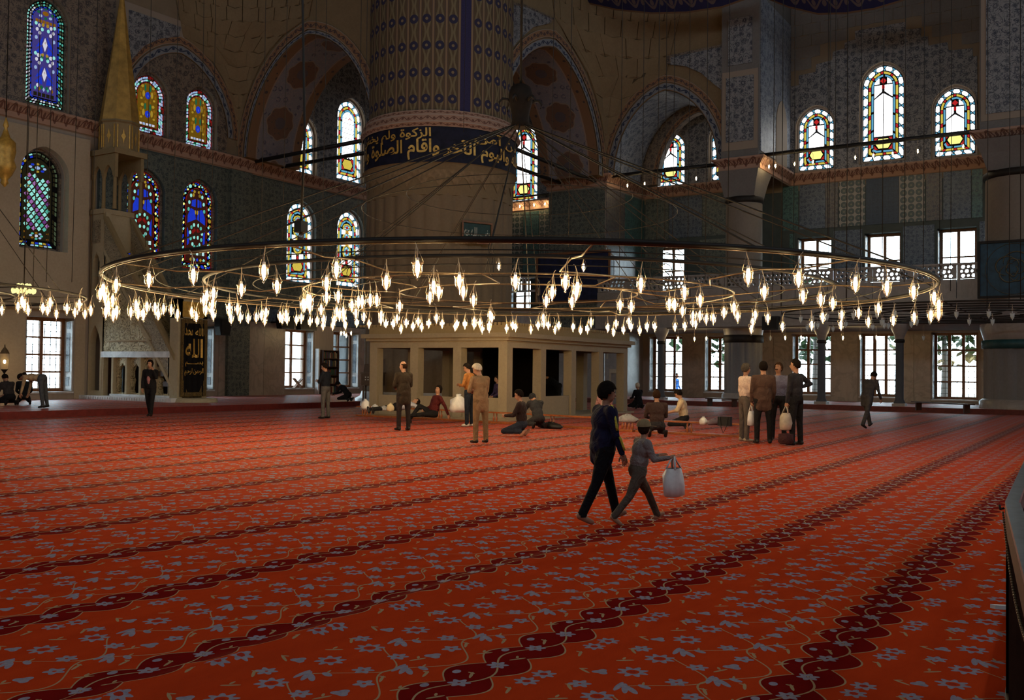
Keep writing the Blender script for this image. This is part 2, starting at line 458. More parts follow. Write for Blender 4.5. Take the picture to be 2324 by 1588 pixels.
def m_glass():
    g = G('clear_glass'); t = g.n.new('ShaderNodeBsdfTransparent'); t.inputs[0].default_value = (.93, .97, .96, 1)
    s = g.n.new('ShaderNodeBsdfGlossy'); s.inputs['Roughness'].default_value = .08
    f = g.n.new('ShaderNodeFresnel'); f.inputs[0].default_value = 1.4
    mx = g.n.new('ShaderNodeMixShader'); g.l.new(f.outputs[0], mx.inputs[0]); g.l.new(t.outputs[0], mx.inputs[1]); g.l.new(s.outputs[0], mx.inputs[2])
    g.l.new(mx.outputs[0], g.out.inputs[0]); return g.m
M_GLASS = m_glass()
def m_lampglass():
    g = G('lamp_glass'); t = g.n.new('ShaderNodeBsdfTransparent'); t.inputs[0].default_value = (1, .96, .9, 1)
    s = g.n.new('ShaderNodeBsdfGlossy'); s.inputs['Roughness'].default_value = .12
    d = g.n.new('ShaderNodeBsdfTranslucent'); d.inputs[0].default_value = (1, .78, .45, 1)
    f = g.n.new('ShaderNodeLayerWeight'); f.inputs[0].default_value = .35
    m1 = g.n.new('ShaderNodeMixShader'); m1.inputs[0].default_value = .016
    g.l.new(t.outputs[0], m1.inputs[1]); g.l.new(d.outputs[0], m1.inputs[2])
    mx = g.n.new('ShaderNodeMixShader'); g.l.new(f.outputs['Facing'], mx.inputs[0]); g.l.new(m1.outputs[0], mx.inputs[1]); g.l.new(s.outputs[0], mx.inputs[2])
    g.l.new(mx.outputs[0], g.out.inputs[0]); return g.m
M_LGLASS = m_lampglass()
def m_uglass():
    g = G('reflection_pale_glass'); t = g.n.new('ShaderNodeBsdfTransparent')
    d = g.n.new('ShaderNodeBsdfPrincipled'); d.inputs['Base Color'].default_value = (.75, .85, .88, 1); d.inputs['Roughness'].default_value = .15  # pale body colour stands in for window reflections on the glass
    mx = g.n.new('ShaderNodeMixShader'); mx.inputs[0].default_value = .55; g.l.new(t.outputs[0], mx.inputs[1]); g.l.new(d.outputs[0], mx.inputs[2])
    g.l.new(mx.outputs[0], g.out.inputs[0]); return g.m
M_UGLASS = m_uglass()
M_BULB = glow('lit_filament', (1.0, .68, .34), LAMP)

# ------------------------------------------------------------------ the hall: floors and walls
WY, WX, TH = 36.5, 51.0, 1.0       # inner faces of the two walls in view
ZF = 0.2                            # raised side floors
FX, FY = 43.9, 27.2                 # edges of the raised floors
tag(MB().box(-14, -16, -0.5, 53, 38.5, -0.06).build('floor', M_STONE_G), 'stone floor under the carpet', kind='structure')
def carpet():
    b = MB(); nx, ny = 140, 90
    xs = [-13+k*0.5 for k in range(nx)]; xs = [x for x in xs if x < FX-0.3]+[FX]
    ys = []
    y = -15.0
    while y < FY-0.3:
        ys.append(y); y += 0.12 if 3.2 < y < 4.8 else 0.6
    ys.append(FY)
    def h(x, y):
        e = math.exp(-((y-4.02-0.05*sin(x*1.3))/0.10)**2)*max(0, min(1, (x-1.0)/1.5))*max(0, min(1, (8.6-x)/2))
        return 0.045*e
    v = [(x, y, h(x, y)) for y in ys for x in xs]; n = len(xs)
    f = [(j*n+i, j*n+i+1, (j+1)*n+i+1, (j+1)*n+i) for j in range(len(ys)-1) for i in range(n-1)]
    b.add(v, f, 0, True)
    return b.build('carpet', M_CARPET)
tag(carpet(), 'vast red prayer carpet with blue flowers and darker lobed row bands', 'carpet')
# raised floors along both walls, carpet over a step
b = MB(); b.box(12, FY, -0.06, 53, 38, ZF)
tag(b.build('raised_floor', M_CARPET), 'carpeted step running below the stained glass wall with the pulpit', 'floor', kind='structure')
b = MB(); b.box(FX, -15, -0.06, 53, FY, ZF)
tag(b.build('raised_floor', M_CARPET), 'carpeted step running under the gallery by the clear windows', 'floor', kind='structure')
b = MB(); b.box(FX-0.05, -15, -0.02, FX, FY, ZF+0.012)
tag(b.build('trim_1', plain('step_riser_red', (.13, .028, .018), .7)), 'red riser of the step under the gallery', kind='structure')
b = MB(); b.box(12, FY-0.05, -0.02, FX, FY, ZF+0.012)
tag(b.build('trim_2', plain('step_riser_dark_red', (.12, .014, .012), .8)), 'dark red riser of the step before the pulpit', kind='structure')

# openings: wall axis, centre, half width, sill, top, arched?
ST_L = dict(ul=(22.62, .82, 11.98, 16.25), ll=(22.42, .88, 6.27, 10.1), m1=(27.50, .83, 11.92, 14.5), m2=(30.27, .80, 11.85, 14.55),
            l1=(27.33, .88, 6.38, 10.2), l2=(30.28, .90, 6.15, 10.25), u3=(36.92, .90, 11.9, 14.78), u4=(40.62, 1.05, 12.06, 16.54),
            l3=(36.87, .96, 6.08, 10.24), l4=(40.66, 1.0, 6.15, 10.33))
d0, d1 = on_x(1485, 423, WX), on_x(1551, 295, WX); e0 = on_x(1612, 410, WX)
ST_R = dict(a=(13.70, .90, 12.28, 15.5), b=(10.36, 1.0, 12.41, 17.26), c=(7.02, .91, 12.3, 15.6),
            d=((d0.y+d1.y)/2, abs(d0.y-d1.y)/2, d0.z, d1.z), e=(e0.y-.95, .95, 12.25, 15.5), f=(31.75, 1.05, 11.98, 16.97))
CL_L = dict(g1=(21.95, 24.0, .5, 3.5), g2=(29.2, 31.3, .5, 3.5), g3=(35.85, 37.95, .52, 3.6), g4=(39.42, 41.55, .52, 3.6))
gd = on_x(1487, 562, WX).y; ge = on_x(1612, 562, WX).y
CL_R = dict(a=(12.85, 14.87, .5, 3.67), b=(9.62, 11.45, .46, 3.67), c=(5.95, 8.03, .4, 3.67), y=(17.75, 19.72, .52, 3.6), z=(21.03, 23.05, .5, 3.6),
            ga=(12.85, 14.58, 6.0, 8.72), gb=(9.46, 11.2, 6.0, 8.72), gc=(6.02, 7.78, 6.0, 8.74), gd=(gd-1.75, gd, 6.0, 8.7), ge=(ge-1.75, ge, 6.0, 8.7), gf=(31.0, 32.6, 5.2, 7.3))
g_ = .10
def wall(name, fn, a0, a1, z1, stained, clear, mat, label):
    holes = [list(reversed(arch_pts(c, h+g_, z0-g_, zt-h*1.05, zt+g_*1.2))) for c, h, z0, zt in stained.values()]
    holes += [list(reversed(rect(*q[:1], q[2], q[1], q[3]))) for q in clear.values()]
    b = MB(); b.prism(rect(a0, -0.3, a1, z1), fn, 0, TH, 0, holes)
    return tag(b.build(name, mat), label, 'wall', kind='structure')
def m_wall(name):
    g = G(name); x, y, z = g.xyz(g.co()); h = x+y; p = g.vec(h, z, 0.0)
    st = g.noise(g.vec(h*5.0, z*0.5, 0.0), 1.4, 4.0, .6)
    mar = g.mix(st, (.27, .215, .175), (.36, .30, .255))
    til = g.mix(g.noise(p, 3.0, 3.0), (.035, .05, .052), (.075, .09, .085))
    up = g.mix(g.noise(p, 1.1, 5.0, .65), (.17, .125, .08), (.26, .195, .13))
    c = g.mix(z.gt(3.85)*(x.gt(24.9)), mar, til); c = g.mix(z.gt(11.2), c, up)
    return g.bsdf(c, .6, .3, 0.0, g.bump(st, .1, .01))
wall('wall_left', py(WY), 10, 52, 21.5, ST_L, CL_L, m_wall('qibla_wall_finish'), 'tall wall with the coloured stained glass and the pulpit')
wall('wall_right', px(WX), -14, 37.5, 21.5, ST_R, CL_R, m_wall('gallery_wall_finish'), 'tall wall with white stained glass over the gallery')
# the rest of the hall, behind and above the camera
hb_, hf_ = [rect(y, 16.5, y+1.6, 20.5) for y in range(-10, 36, 6)], [rect(x, 16.5, x+1.6, 20.5) for x in range(-8, 50, 6)]  # unseen high openings, added to bring in more neutral daylight
fBk, fFr = (lambda a, b, t: (-14-t, a, b)), (lambda a, b, t: (a, -16-t, b))
tag(MB().prism(rect(-16, -.3, 38, 26), fBk, 0, .5, 0, [list(reversed(h)) for h in hb_]).build('wall_back', M_STONE), 'plain wall behind the viewer with high openings added for fill light', kind='structure')
tag(MB().prism(rect(-14.4, -.3, 53, 26), fFr, 0, .5, 0, [list(reversed(h)) for h in hf_]).build('wall_front', M_STONE), 'plain side wall outside the view with high openings added for fill light', kind='structure')
def portal(c, w, h, d):
    L = bpy.data.lights.new('daylight_portal', 'AREA'); L.shape = 'RECTANGLE'; L.size = w; L.size_y = h; L.cycles.is_portal = True
    o = bpy.data.objects.new('daylight_portal', L); COL.objects.link(o); o.location = c
    o.rotation_euler = Vector(d).to_track_quat('-Z', 'Y').to_euler()
for h in hb_: portal((-14.55, h[0][0]+.8, 18.5), 1.6, 4, (1, 0, 0))
for h in hf_: portal((h[0][0]+.8, -16.55, 18.5), 1.6, 4, (0, 1, 0))
b = MB(); b.box(-14, 37.5, -.3, 10, 37.9, 26); tag(b.build('wall_left.001', M_STONE), 'plain end of the pulpit wall', kind='structure')
b = MB(); b.box(-14.4, -16.4, 24, 53, 38.6, 24.4); tag(b.build('ceiling', M_STONE), 'dim stone vault overhead', kind='structure')
b = MB(); b.box(10, WY+TH-.02, 21.4, 53, WY+TH+.3, 24.2); b.box(WX+TH-.02, -16, 21.4, WX+TH+.3, 38, 24.2)
tag(b.build('ceiling.001', M_STONE), 'dim stone above the windows', kind='structure')

# ------------------------------------------------------------------ stained glass
def clip(poly, C):
    out = poly
    n = len(C)
    for i in range(n):
        (ax, ay), (bx, by) = C[i], C[(i+1) % n]
        inn = lambda p: (bx-ax)*(p[1]-ay)-(by-ay)*(p[0]-ax) <= 1e-9
        inp, out = out, []
        for k in range(len(inp)):
            p, q = inp[k], inp[(k+1) % len(inp)]
            ip, iq = inn(p), inn(q)
            if ip: out.append(p)
            if ip != iq:
                d1 = (bx-ax)*(p[1]-ay)-(by-ay)*(p[0]-ax); d2 = (bx-ax)*(q[1]-ay)-(by-ay)*(q[0]-ax)
                t = d1/(d1-d2); out.append((p[0]+(q[0]-p[0])*t, p[1]+(q[1]-p[1])*t))
        if len(out) < 3: return []
    return out
def parea(p): return abs(sum(p[i-1][0]*p[i][1]-p[i][0]*p[i-1][1] for i in range(len(p))))/2
GLS = dict(w=((.90, .96, 1.0), 2.0), W=((1, 1, 1), 5.0), b=((.16, .52, .78), .75), y=((.95, .70, .10), .75), Y=((1, .86, .25), 1.3), r=((.72, .03, .03), .7), c=((.55, .90, .95), .9),
           B=((.02, .06, .85), .62), t=((.16, .80, .62), .55), T=((.35, .95, .80), .85), p=((.36, .10, .50), .38), P=((.55, .22, .62), .6), o=((.72, .30, .02), .32), g=((.03, .36, .16), .32),
           k=((.42, .58, .95), .75), R=((.55, .02, .02), .35), m=((.28, .08, .05), .12), V=((.80, .78, .95), .8), Gd=((.80, .52, .05), .45), d=((.12, .10, .045), .12), e=((.22, .30, .16), .25), q=((.14, .11, .55), .36), z=((.50, .26, .02), .26))
def gmat(k): c, s = GLS[k]; return glow('stained_'+{'w':'white','W':'bright_white','b':'sky','y':'amber','Y':'lit_amber','r':'red','c':'pale_blue','B':'cobalt','t':'teal','T':'pale_teal','p':'violet','P':'pink_violet','o':'orange','g':'green','k':'light_blue','R':'ruby','m':'maroon','V':'pale_lilac','Gd':'gold','d':'dusky','e':'olive','q':'indigo','z':'bronze'}[k], c, s)  # panes glow on their own in place of daylight through the glass
PANE = {}
def pane(fn, poly, k, parent, gap=.012):
    if len(poly) < 3: return
    cx = sum(p[0] for p in poly)/len(poly); cz = sum(p[1] for p in poly)/len(poly)
    r = sqrt(max(parea(poly), 1e-6)); s = max(.3, 1-gap*2/r)
    q = [(cx+(x-cx)*s, cz+(z-cz)*s) for x, z in poly]
    b = MB(); n = len(q)
    v = [fn(a, z, -.035) for a, z in q]+[fn(a, z, 0.0) for a, z in q]
    b.add(v, [tuple(range(n))]+[(i, (i+1) % n, n+(i+1) % n, n+i) for i in range(n)])
    b.build('pane', gmat(k), parent)

class Ring:
    def __init__(s, c, h, z0, zt):
        s.c, s.h, s.z0, s.zt = c, h, z0, zt; s.sp = zt-h*1.05
        o = s.pts(0); s.n = len(o)
        s.L = [0.0]
        for i in range(s.n): s.L.append(s.L[-1]+hypot(o[(i+1) % s.n][0]-o[i][0], o[(i+1) % s.n][1]-o[i][1]))
    def pts(s, d): return arch_pts(s.c, s.h-d, s.z0+d, s.sp, s.zt-d*1.05)
    def at(s, u, d):
        u = (u % 1.0)*s.L[-1]; o = s.pts(d); i = 0
        while i < s.n-1 and s.L[i+1] < u: i += 1
        f = (u-s.L[i])/max(s.L[i+1]-s.L[i], 1e-9); a, b = o[i], o[(i+1) % s.n]
        return (a[0]+(b[0]-a[0])*f, a[1]+(b[1]-a[1])*f)
    def cell(s, pts): return [s.at(u, d) for u, d in pts]
WN = [0]
def stained(fn, q, style, label, deep=.28):
    c, h, z0, zt = q; WN[0] += 1
    base = fn(c, z0, deep)
    w = thing('window_%d' % WN[0], base, label, 'window', kind='structure')
    f2 = lambda a, b, t: fn(a, b, t+deep)
    R = Ring(c, h, z0, zt)
    MB().prism(arch_pts(c, h+.11, z0-.11, R.sp, zt+.12), f2, 0.0, .05).build('lead', M_LEAD, w)
    o = arch_pts(c, h+.16, z0-.16, R.sp, zt+.17); i_ = list(reversed(arch_pts(c, h+.01, z0-.01, R.sp, zt+.01)))
    MB().prism(o, f2, -.10, .02, 0, [i_]).build('frame', M_MARBLE if style in 'RLNH' else M_PAINT_W, w)
    P = lambda poly, k: pane(f2, poly, k, w)
    def hexring(d0, d1, N, ks):
        dm = (d0+d1)/2
        for i in range(N):
            a, e = i/N, (i+1)/N; s = (e-a)
            P(R.cell([(a+.06*s, dm), (a+.22*s, d0), (a+.5*s, d0), (e-.22*s, d0), (e-.06*s, dm), (e-.22*s, d1), (a+.5*s, d1), (a+.22*s, d1)]), ks[0][i % len(ks[0])])
            P(R.cell([(e-.2*s, d0), (e+.2*s, d0), (e, dm)]), ks[1]); P(R.cell([(e-.2*s, d1), (e, dm), (e+.2*s, d1)]), ks[1])
    def barring(d0, d1, N, ka, kb, fr=.72):
        for i in range(N):
            a = i/N; s = 1/N
            P(R.cell([(a, d0), (a+fr*s/2, d0), (a+fr*s, d0), (a+fr*s, d1), (a+fr*s/2, d1), (a, d1)]), ka)
            if kb: P(R.cell([(a+fr*s, d0), (a+s, d0), (a+s, d1), (a+fr*s, d1)]), kb)
    def inner(d, polys):
        C = R.pts(d)
        for poly, k in polys:
            p = clip(poly, C)
            if len(p) >= 3 and parea(p) > .0012: P(p, k)
    H = h
    per = R.L[-1]
    dia = lambda x, z, a, e: [(x-a, z), (x, z-e), (x+a, z), (x, z+e)]
    ell = lambda x, z, a, e, n=8: [(x+a*cos(2*pi*i/n), z+e*sin(2*pi*i/n)) for i in range(n)]
    if style in 'RNLH':       # white and sky-blue hexagon border, amber band, sky line, inner field
        N = max(12, int(per/(.47*H/.9)))
        hexring(.03*H, .25*H, N, (('w',), 'b'))
        barring(.29*H, .40*H, max(10, N*2//3), 'y', 'r', .74)
        barring(.43*H, .52*H, max(8, N//2), 'b', None, .94)
        i0 = .56*H; zb = z0+i0; x0, x1 = c-H+i0, c+H-i0; bh = .62*H
        pol = [([(x0, zb), (x0+.2*H, zb), (x0, zb+.25*H)], 'r'), ([(x1, zb), (x1, zb+.25*H), (x1-.2*H, zb)], 'r'),
               ([(x0, zb+bh), (x0, zb+bh-.25*H), (x0+.2*H, zb+bh)], 'r'), ([(x1, zb+bh), (x1-.2*H, zb+bh), (x1, zb+bh-.25*H)], 'r'),
               ([(x0+.05*H, zb+bh/2), (x0+.2*H, zb+.06*H), (x1-.2*H, zb+.06*H), (x1-.05*H, zb+bh/2), (x1-.2*H, zb+bh-.06*H), (x0+.2*H, zb+bh-.06*H)], 'Y' if style == 'R' else 'y')]
        zz = zb+bh+.04*H
        if style == 'R':      # large clear lights with two red lozenges
            zl = zt-1.15*H
            pol += [([(x0, zz), (c, zz), (c, zl-.25*H), (x0, zl-.55*H)], 'W'), ([(c, zz), (x1, zz), (x1, zl-.55*H), (c, zl-.25*H)], 'W'),
                    ([(x0, zl-.5*H), (c-.06*H, zl-.18*H), (c-.06*H, zl+.15*H), (x0, zl+.15*H)], 'W'), ([(c+.06*H, zl-.18*H), (x1, zl-.5*H), (x1, zl+.15*H), (c+.06*H, zl+.15*H)], 'W'),
                    (dia(c, zl+.05*H, .15*H, .14*H), 'r'), (dia(c, zl+.36*H, .17*H, .17*H), 'r'),
                    ([(x0, zl+.2*H), (c-.18*H, zl+.2*H), (c-.18*H, zt), (x0, zt)], 'W'), ([(c+.18*H, zl+.2*H), (x1, zl+.2*H), (x1, zt), (c+.18*H, zt)], 'W')]
        elif style in 'HN':   # lattice of clear hexagons
            s = .215*H; j = 0; z = zz+s*.6
            while z < zt:
                n = 4
                for i in range(-2, 3):
                    x = c+(i+(.5 if j % 2 else 0))*s*1.02
                    pol.append(([(x-s/2, z-s*.42), (x, z-s*.78), (x+s/2, z-s*.42), (x+s/2, z+s*.42), (x, z+s*.78), (x-s/2, z+s*.42)], 'w'))
                z += s*1.22; j += 1
            if style == 'N': pol.append((dia(c+.12*H, zt-1.0*H, .14*H, .16*H), 'r'))
        else:                 # medallions
            top = zt-i0; m = (zz+top)/2; L = top-zz
            for zc, e in ((zz+L*.30, L*.20), (zz+L*.62, L*.17), (zz+L*.86, L*.10)):
                for k in range(8):
                    a0, a1 = 2*pi*k/8, 2*pi*(k+1)/8
                    A = .36*H
                    pol.append(([(c+A*cos(a0), zc+e*sin(a0)), (c+A*cos(a1), zc+e*sin(a1)), (c+A*.68*cos(a1), zc+e*.7*sin(a1)), (c+A*.68*cos(a0), zc+e*.7*sin(a0))], 'y'))
                    pol.append(([(c+A*.62*cos(a0), zc+e*.62*sin(a0)), (c+A*.62*cos(a1), zc+e*.62*sin(a1)), (c+A*.3*cos(a1), zc+e*.3*sin(a1)), (c+A*.3*cos(a0), zc+e*.3*sin(a0))], 'b' if k % 2 else 'c'))
                pol.append((dia(c, zc, .1*H, .13*H), 'r'))
            for z in (zz+L*.05, zz+L*.47, zz+L*.76): pol.append((dia(c, z, .08*H, .12*H), 'r'))
            for sx in (-1, 1):
                for z, l in ((zz+L*.07, .13), (zz+L*.47, .1), (zz+L*.75, .1)):
                    pol.append(([(c+sx*.12*H, z-l*L*.5), (c+sx*.43*H, z-l*L*.6), (c+sx*.43*H, z+l*L*.6), (c+sx*.12*H, z+l*L*.5)], 'w'))
        inner(.55*H, pol)
    elif style == 'A':
        pane(lambda a, b, t: f2(a, b, t*.3), R.pts(.35*H), 'q', w)        # upper left: braid of white pebbles on cobalt, lilac quatrefoils
        N = int(per/(.15))
        for i in range(N):
            a = i/N; s = 1/N; k = 'T' if i % 7 else 'V'
            k = k if (i/N < .36 or i % 3) else 'e'
            if .36 < i/N < .84: k = 'e' if i % 2 else 't'
            P(R.cell([(a, .09*H), (a+.5*s, .03*H), (a+.9*s, .05*H), (a+.9*s, .11*H), (a+.4*s, .13*H)]), k)
            P(R.cell([(a+.1*s, .17*H), (a+.6*s, .15*H), (a+1.0*s, .22*H), (a+.5*s, .27*H), (a+.1*s, .25*H)]), 'V' if k == 'T' else k)
            if i % 2 == 0: P(R.cell([(a, .285*H), (a+1.9*s, .285*H), (a+1.9*s, .32*H), (a, .32*H)]), 'B')
        pol = []; x0, x1 = c-.6*H, c+.6*H; b0, t0 = z0+.42*H, zt-.45*H
        L = t0-b0
        for i in range(5): pol.append((rect(c-.55*H+i*.22*H, b0, c-.36*H+i*.22*H, b0+.05*L), 'd')); pol.append((dia(c-.46*H+i*.22*H, b0+.09*L, .07*H, .03*L), ('t', 'o', 'k')[i % 3]))
        for j, zc in enumerate((b0+.26*L, b0+.60*L)):
            pol.append((dia(c, zc, .13*H, .085*L), 'V')); pol.append((dia(c, zc+.015*L, .05*H, .03*L), 'Gd'))
            for sx in (-1, 1):
                pol.append(([(c+sx*.08*H, zc+.10*L), (c+sx*.5*H, zc-.06*L), (c+sx*.16*H, zc-.015*L)], 'B'))
                pol.append(([(c+sx*.08*H, zc-.12*L), (c+sx*.5*H, zc-.10*L), (c+sx*.16*H, zc-.02*L)], 'B'))
                for (ex, ez, k) in ((.28, .12, 'V'), (.42, .155, 'V'), (.16, .165, 'T'), (.46, .06, 'k'), (.3, .205, 'V'), (.12, .22, 'Gd'), (.48, .22, 'T'), (.34, -.135, 'V'), (.14, -.15, 'g')):
                    pol.append((ell(c+sx*ex*H, zc+ez*L, .085*H, .026*L), k))
        for i in range(6): pol.append((rect(c-.52*H+i*.18*H, b0+.835*L, c-.36*H+i*.18*H, b0+.875*L), 'o'))
        for i in range(8):
            a = 2*pi*i/8; pol.append((ell(c+.36*H*cos(a), b0+.955*L+.055*L*sin(a), .1*H, .02*L), 'k' if i % 2 else 'g'))
        pol.append((ell(c, b0+.955*L, .18*H, .03*L), 'o'))
        inner(.36*H, pol)
    elif style == 'D':
        pane(lambda a, b, t: f2(a, b, t*.3), R.pts(.29*H), 'd', w)        # lower left: teal and violet diagonal squares
        N = int(per/.20)
        for i in range(N):
            a = i/N; s = 1/N; lit = i/N < .38 or i/N > .84
            if i % 6 == 0: continue
            k1, k2 = (('Y', 'k'), ('e', 'd'))[0 if lit else 1]
            P(R.cell([(a+.05*s, .04*H), (a+.9*s, .04*H), (a+.9*s, .12*H), (a+.05*s, .12*H)]), ('Gd', 'T', 'k')[i % 3] if lit else k1)
            P(R.cell([(a+.05*s, .14*H), (a+.9*s, .14*H), (a+.9*s, .24*H), (a+.05*s, .24*H)]), ('T', 'B', 'Gd')[i % 3] if lit else k2)
        pol = []; b0, t0 = z0+.78*H, zt-1.05*H
        s = .20*H; w45 = .7071
        for i in range(-12, 13):
            for j in range(-12, 13):
                x = c+(i*w45*.86+j*w45*.86)*s*1.06; z = (b0+t0)/2+(-i*w45+j*w45)*s*1.2
                if b0 < z < t0 and abs(x-c) < .62*H:
                    if x > c+.02*H and z > t0-(x-c)*.2-.12 and (x-c)*1.4+(z-t0) > .05:
                        continue
                    k = ('T', 't', 'P')[j % 3] if j % 3 != 2 else ('P' if i % 2 else 'p')
                    if j % 3 == 1: k = 'T' if i < 2 else 't'
                    q2 = [(x-s*.6, z), (x-s*.05, z-s*.62), (x+s*.6, z), (x+s*.05, z+s*.62)]
                    pol.append((q2, k))
        for i in range(8):
            a = 2*pi*i/8; pol.append((ell(c+.26*H*cos(a), z0+.52*H+.13*H*sin(a), .085*H, .06*H), ('t', 'k', 'o')[i % 3]))
            pol.append((ell(c+.34*H*cos(a), zt-.74*H+.17*H*sin(a), .1*H, .065*H), ('k', 't', 'Gd', 'B')[i % 4]))
        for sx in (-1, 1):
            for dz in (.4, .66): pol.append(([(c+sx*.6*H, z0+(dz-.06)*H), (c+sx*.6*H, z0+(dz+.06)*H), (c+sx*.44*H, z0+dz*H)], 'o'))
        pol += [(ell(c, z0+.52*H, .1*H, .08*H), 'V'), (ell(c, zt-.74*H, .14*H, .09*H), 'k')]
        for i in range(6): pol.append((rect(c-.55*H+i*.02*H, t0-.1-i*.22, c-.38*H, t0-.02-i*.22), ('o', 'R', 'Gd')[i % 3]))
        for i in range(9): pol.append((rect(c+.3*H, t0+.02-i*.16, c+.58*H, t0+.06-i*.16), 'd'))
        inner(.30*H, pol)
    elif style == 'M':
        pane(lambda a, b, t: f2(a, b, t*.3), R.pts(.36*H), 'z', w)        # amber field with a blue vase, blue and white border
        N = int(per/.33)
        for i in range(N):
            a = i/N; s = 1/N; k = ('k', 'T', 'V', 'k', 'R')[i % 5]
            P(R.cell([(a+.04*s, .06*H), (a+.48*s, .04*H), (a+.48*s, .16*H), (a+.04*s, .16*H)]), k)
            P(R.cell([(a+.5*s, .06*H), (a+.96*s, .04*H), (a+.96*s, .16*H), (a+.5*s, .16*H)]), 'k' if k != 'R' else 'm')
            P(R.cell([(a+.04*s, .18*H), (a+.5*s, .18*H), (a+.5*s, .29*H), (a+.04*s, .29*H)]), 'g' if i % 2 else 'k')
            P(R.cell([(a+.5*s, .18*H), (a+.96*s, .18*H), (a+.96*s, .29*H), (a+.5*s, .29*H)]), 'V' if i % 2 else 'T')
        barring(.0, .03*H, N, 'R', None, .95)
        barring(.315*H, .35*H, N, 'R', None, .95)
        pol = []; b0 = z0+.62*H
        for i in range(5): pol.append((rect(c-.5*H+i*.2*H, z0+.42*H, c-.34*H+i*.2*H, z0+.56*H), 'k' if i % 2 else 'V'))
        L = zt-.4*H-b0
        for j, zc in enumerate((b0+.20*L, b0+.68*L)):
            pol.append((ell(c, zc, .17*H, .10*L), 'B')); pol.append((dia(c, zc-.02*L, .05*H, .06*L), 'k'))
            for sx in (-1, 1):
                for (ex, ez, a_, e_, k) in ((.26, .03, .08, .1, 'Gd'), (.42, .11, .09, .05, 'o'), (.16, .19, .06, .1, 'g'), (.34, .22, .1, .05, 'Gd'), (.47, -.02, .05, .07, 'o'), (.4, -.1, .09, .035, 'Gd'), (.14, .31, .07, .045, 'o')):
                    pol.append((ell(c+sx*ex*H, zc+ez*L, a_*H, e_*L), k))
        inner(.37*H, pol)
    else:
        pane(lambda a, b, t: f2(a, b, t*.3), R.pts(.34*H), 'm', w)                     # 'C': blue wings over a teal rosette, chequered border
        N = int(per/.30)
        for i in range(N):
            a = i/N; s = 1/N; ks = (('B', 'Y', 'T'), ('T', 'B', 'Gd'), ('Gd', 'T', 'B'))[i % 3]
            if i % 9 == 4:
                P(R.cell([(a+.1*s, .14*H), (a+.3*s, .05*H), (a+.7*s, .05*H), (a+.9*s, .14*H), (a+.7*s, .24*H), (a+.3*s, .24*H)]), ('B', 'T', 'Gd')[(i//9) % 3]); continue
            P(R.cell([(a, .12*H), (a+.3*s, .05*H), (a+.6*s, .12*H), (a+.3*s, .19*H)]), ks[0])
            P(R.cell([(a+.36*s, .2*H), (a+.66*s, .13*H), (a+.96*s, .2*H), (a+.66*s, .27*H)]), ks[1])
            P(R.cell([(a+.6*s, .08*H), (a+.95*s, .04*H), (a+.95*s, .13*H)]), ks[2])
        barring(.0, .025*H, N//2, 'R', None, .96)
        barring(.305*H, .335*H, N//2, 'R', None, .96)
        L = zt-z0; pol = []; Z = lambda f: z0+f*L
        for i in range(5):
            for j in range(2): pol.append((dia(c-.42*H+i*.21*H+(.1*H if j else 0), Z(.06+.045*j), .09*H, .024*L), ('B', 'Gd', 'T')[(i+j) % 3]))
        for i in range(6): pol.append((rect(c-.55*H+i*.19*H, Z(.155), c-.4*H+i*.19*H, Z(.205)), 'c' if i % 2 else 'e'))
        for sx in (-1, 1):
            pol += [([(c+sx*.05*H, Z(.80)), (c+sx*.3*H, Z(.78)), (c+sx*.32*H, Z(.71)), (c+sx*.06*H, Z(.70))], 'B'),
                    ([(c+sx*.02*H, Z(.565)), (c+sx*.12*H, Z(.67)), (c+sx*.36*H, Z(.69)), (c+sx*.55*H, Z(.60)), (c+sx*.56*H, Z(.51))], 'B'),
                    ([(c+sx*.56*H, Z(.25)), (c+sx*.56*H, Z(.47)), (c+sx*.46*H, Z(.40)), (c+sx*.44*H, Z(.28))], 'B'), (ell(c+sx*.07*H, Z(.645), .05*H, .03*L), 'Gd')]
            for (ex, ez, k) in ((.14, .50, 'T'), (.30, .47, 't'), (.38, .41, 'T'), (.34, .34, 't'), (.22, .28, 'T'), (.1, .25, 't'), (.12, .36, 'T'), (.2, .42, 'R'), (.1, .44, 'R'), (.46, .75, 'T'), (.5, .67, 't'), (.36, .83, 'T'), (.2, .84, 'Gd')):
                pol.append((ell(c+sx*ex*H, Z(ez), .075*H, .026*L), k))
            for (ex, ez, k) in ((.14, .88, 'Gd'), (.3, .89, 'B'), (.42, .87, 'd'), (.2, .925, 'Gd'), (.06, .91, 'd')):
                pol.append((ell(c+sx*ex*H, Z(ez), .08*H, .02*L), k))
        for i in range(8):
            a = 2*pi*i/8; pol.append((ell(c+.13*H*cos(a), Z(.958)+.02*L*sin(a), .05*H, .009*L, 6), 'Gd'))
        inner(.345*H, pol)
    return w
fL, fR = py(WY), px(WX)
LAB = [('ul', 'A', 'topmost far left stained glass, lilac flowers inside a white pebble braid'), ('ll', 'D', 'stained glass of teal and violet diagonal squares beside the pulpit tower'),
       ('m1', 'M', 'amber vase stained glass right of the gilded spire'), ('m2', 'M', 'second amber vase stained glass, farther from the gilded spire'),
       ('l1', 'C', 'stained glass with cobalt wings, partly behind the pulpit stair rail'), ('l2', 'C', 'stained glass with cobalt wings standing clear of the pulpit'),
       ('u3', 'H', 'white hexagon stained glass above the iron tie rods'), ('u4', 'N', 'tall white hexagon stained glass half hidden by the great pillar'),
       ('l3', 'L', 'medallion stained glass behind the black loudspeaker cable'), ('l4', 'L', 'medallion stained glass touching the great pillar')]
for k, st, lb in LAB: stained(fL, ST_L[k], st, lb)
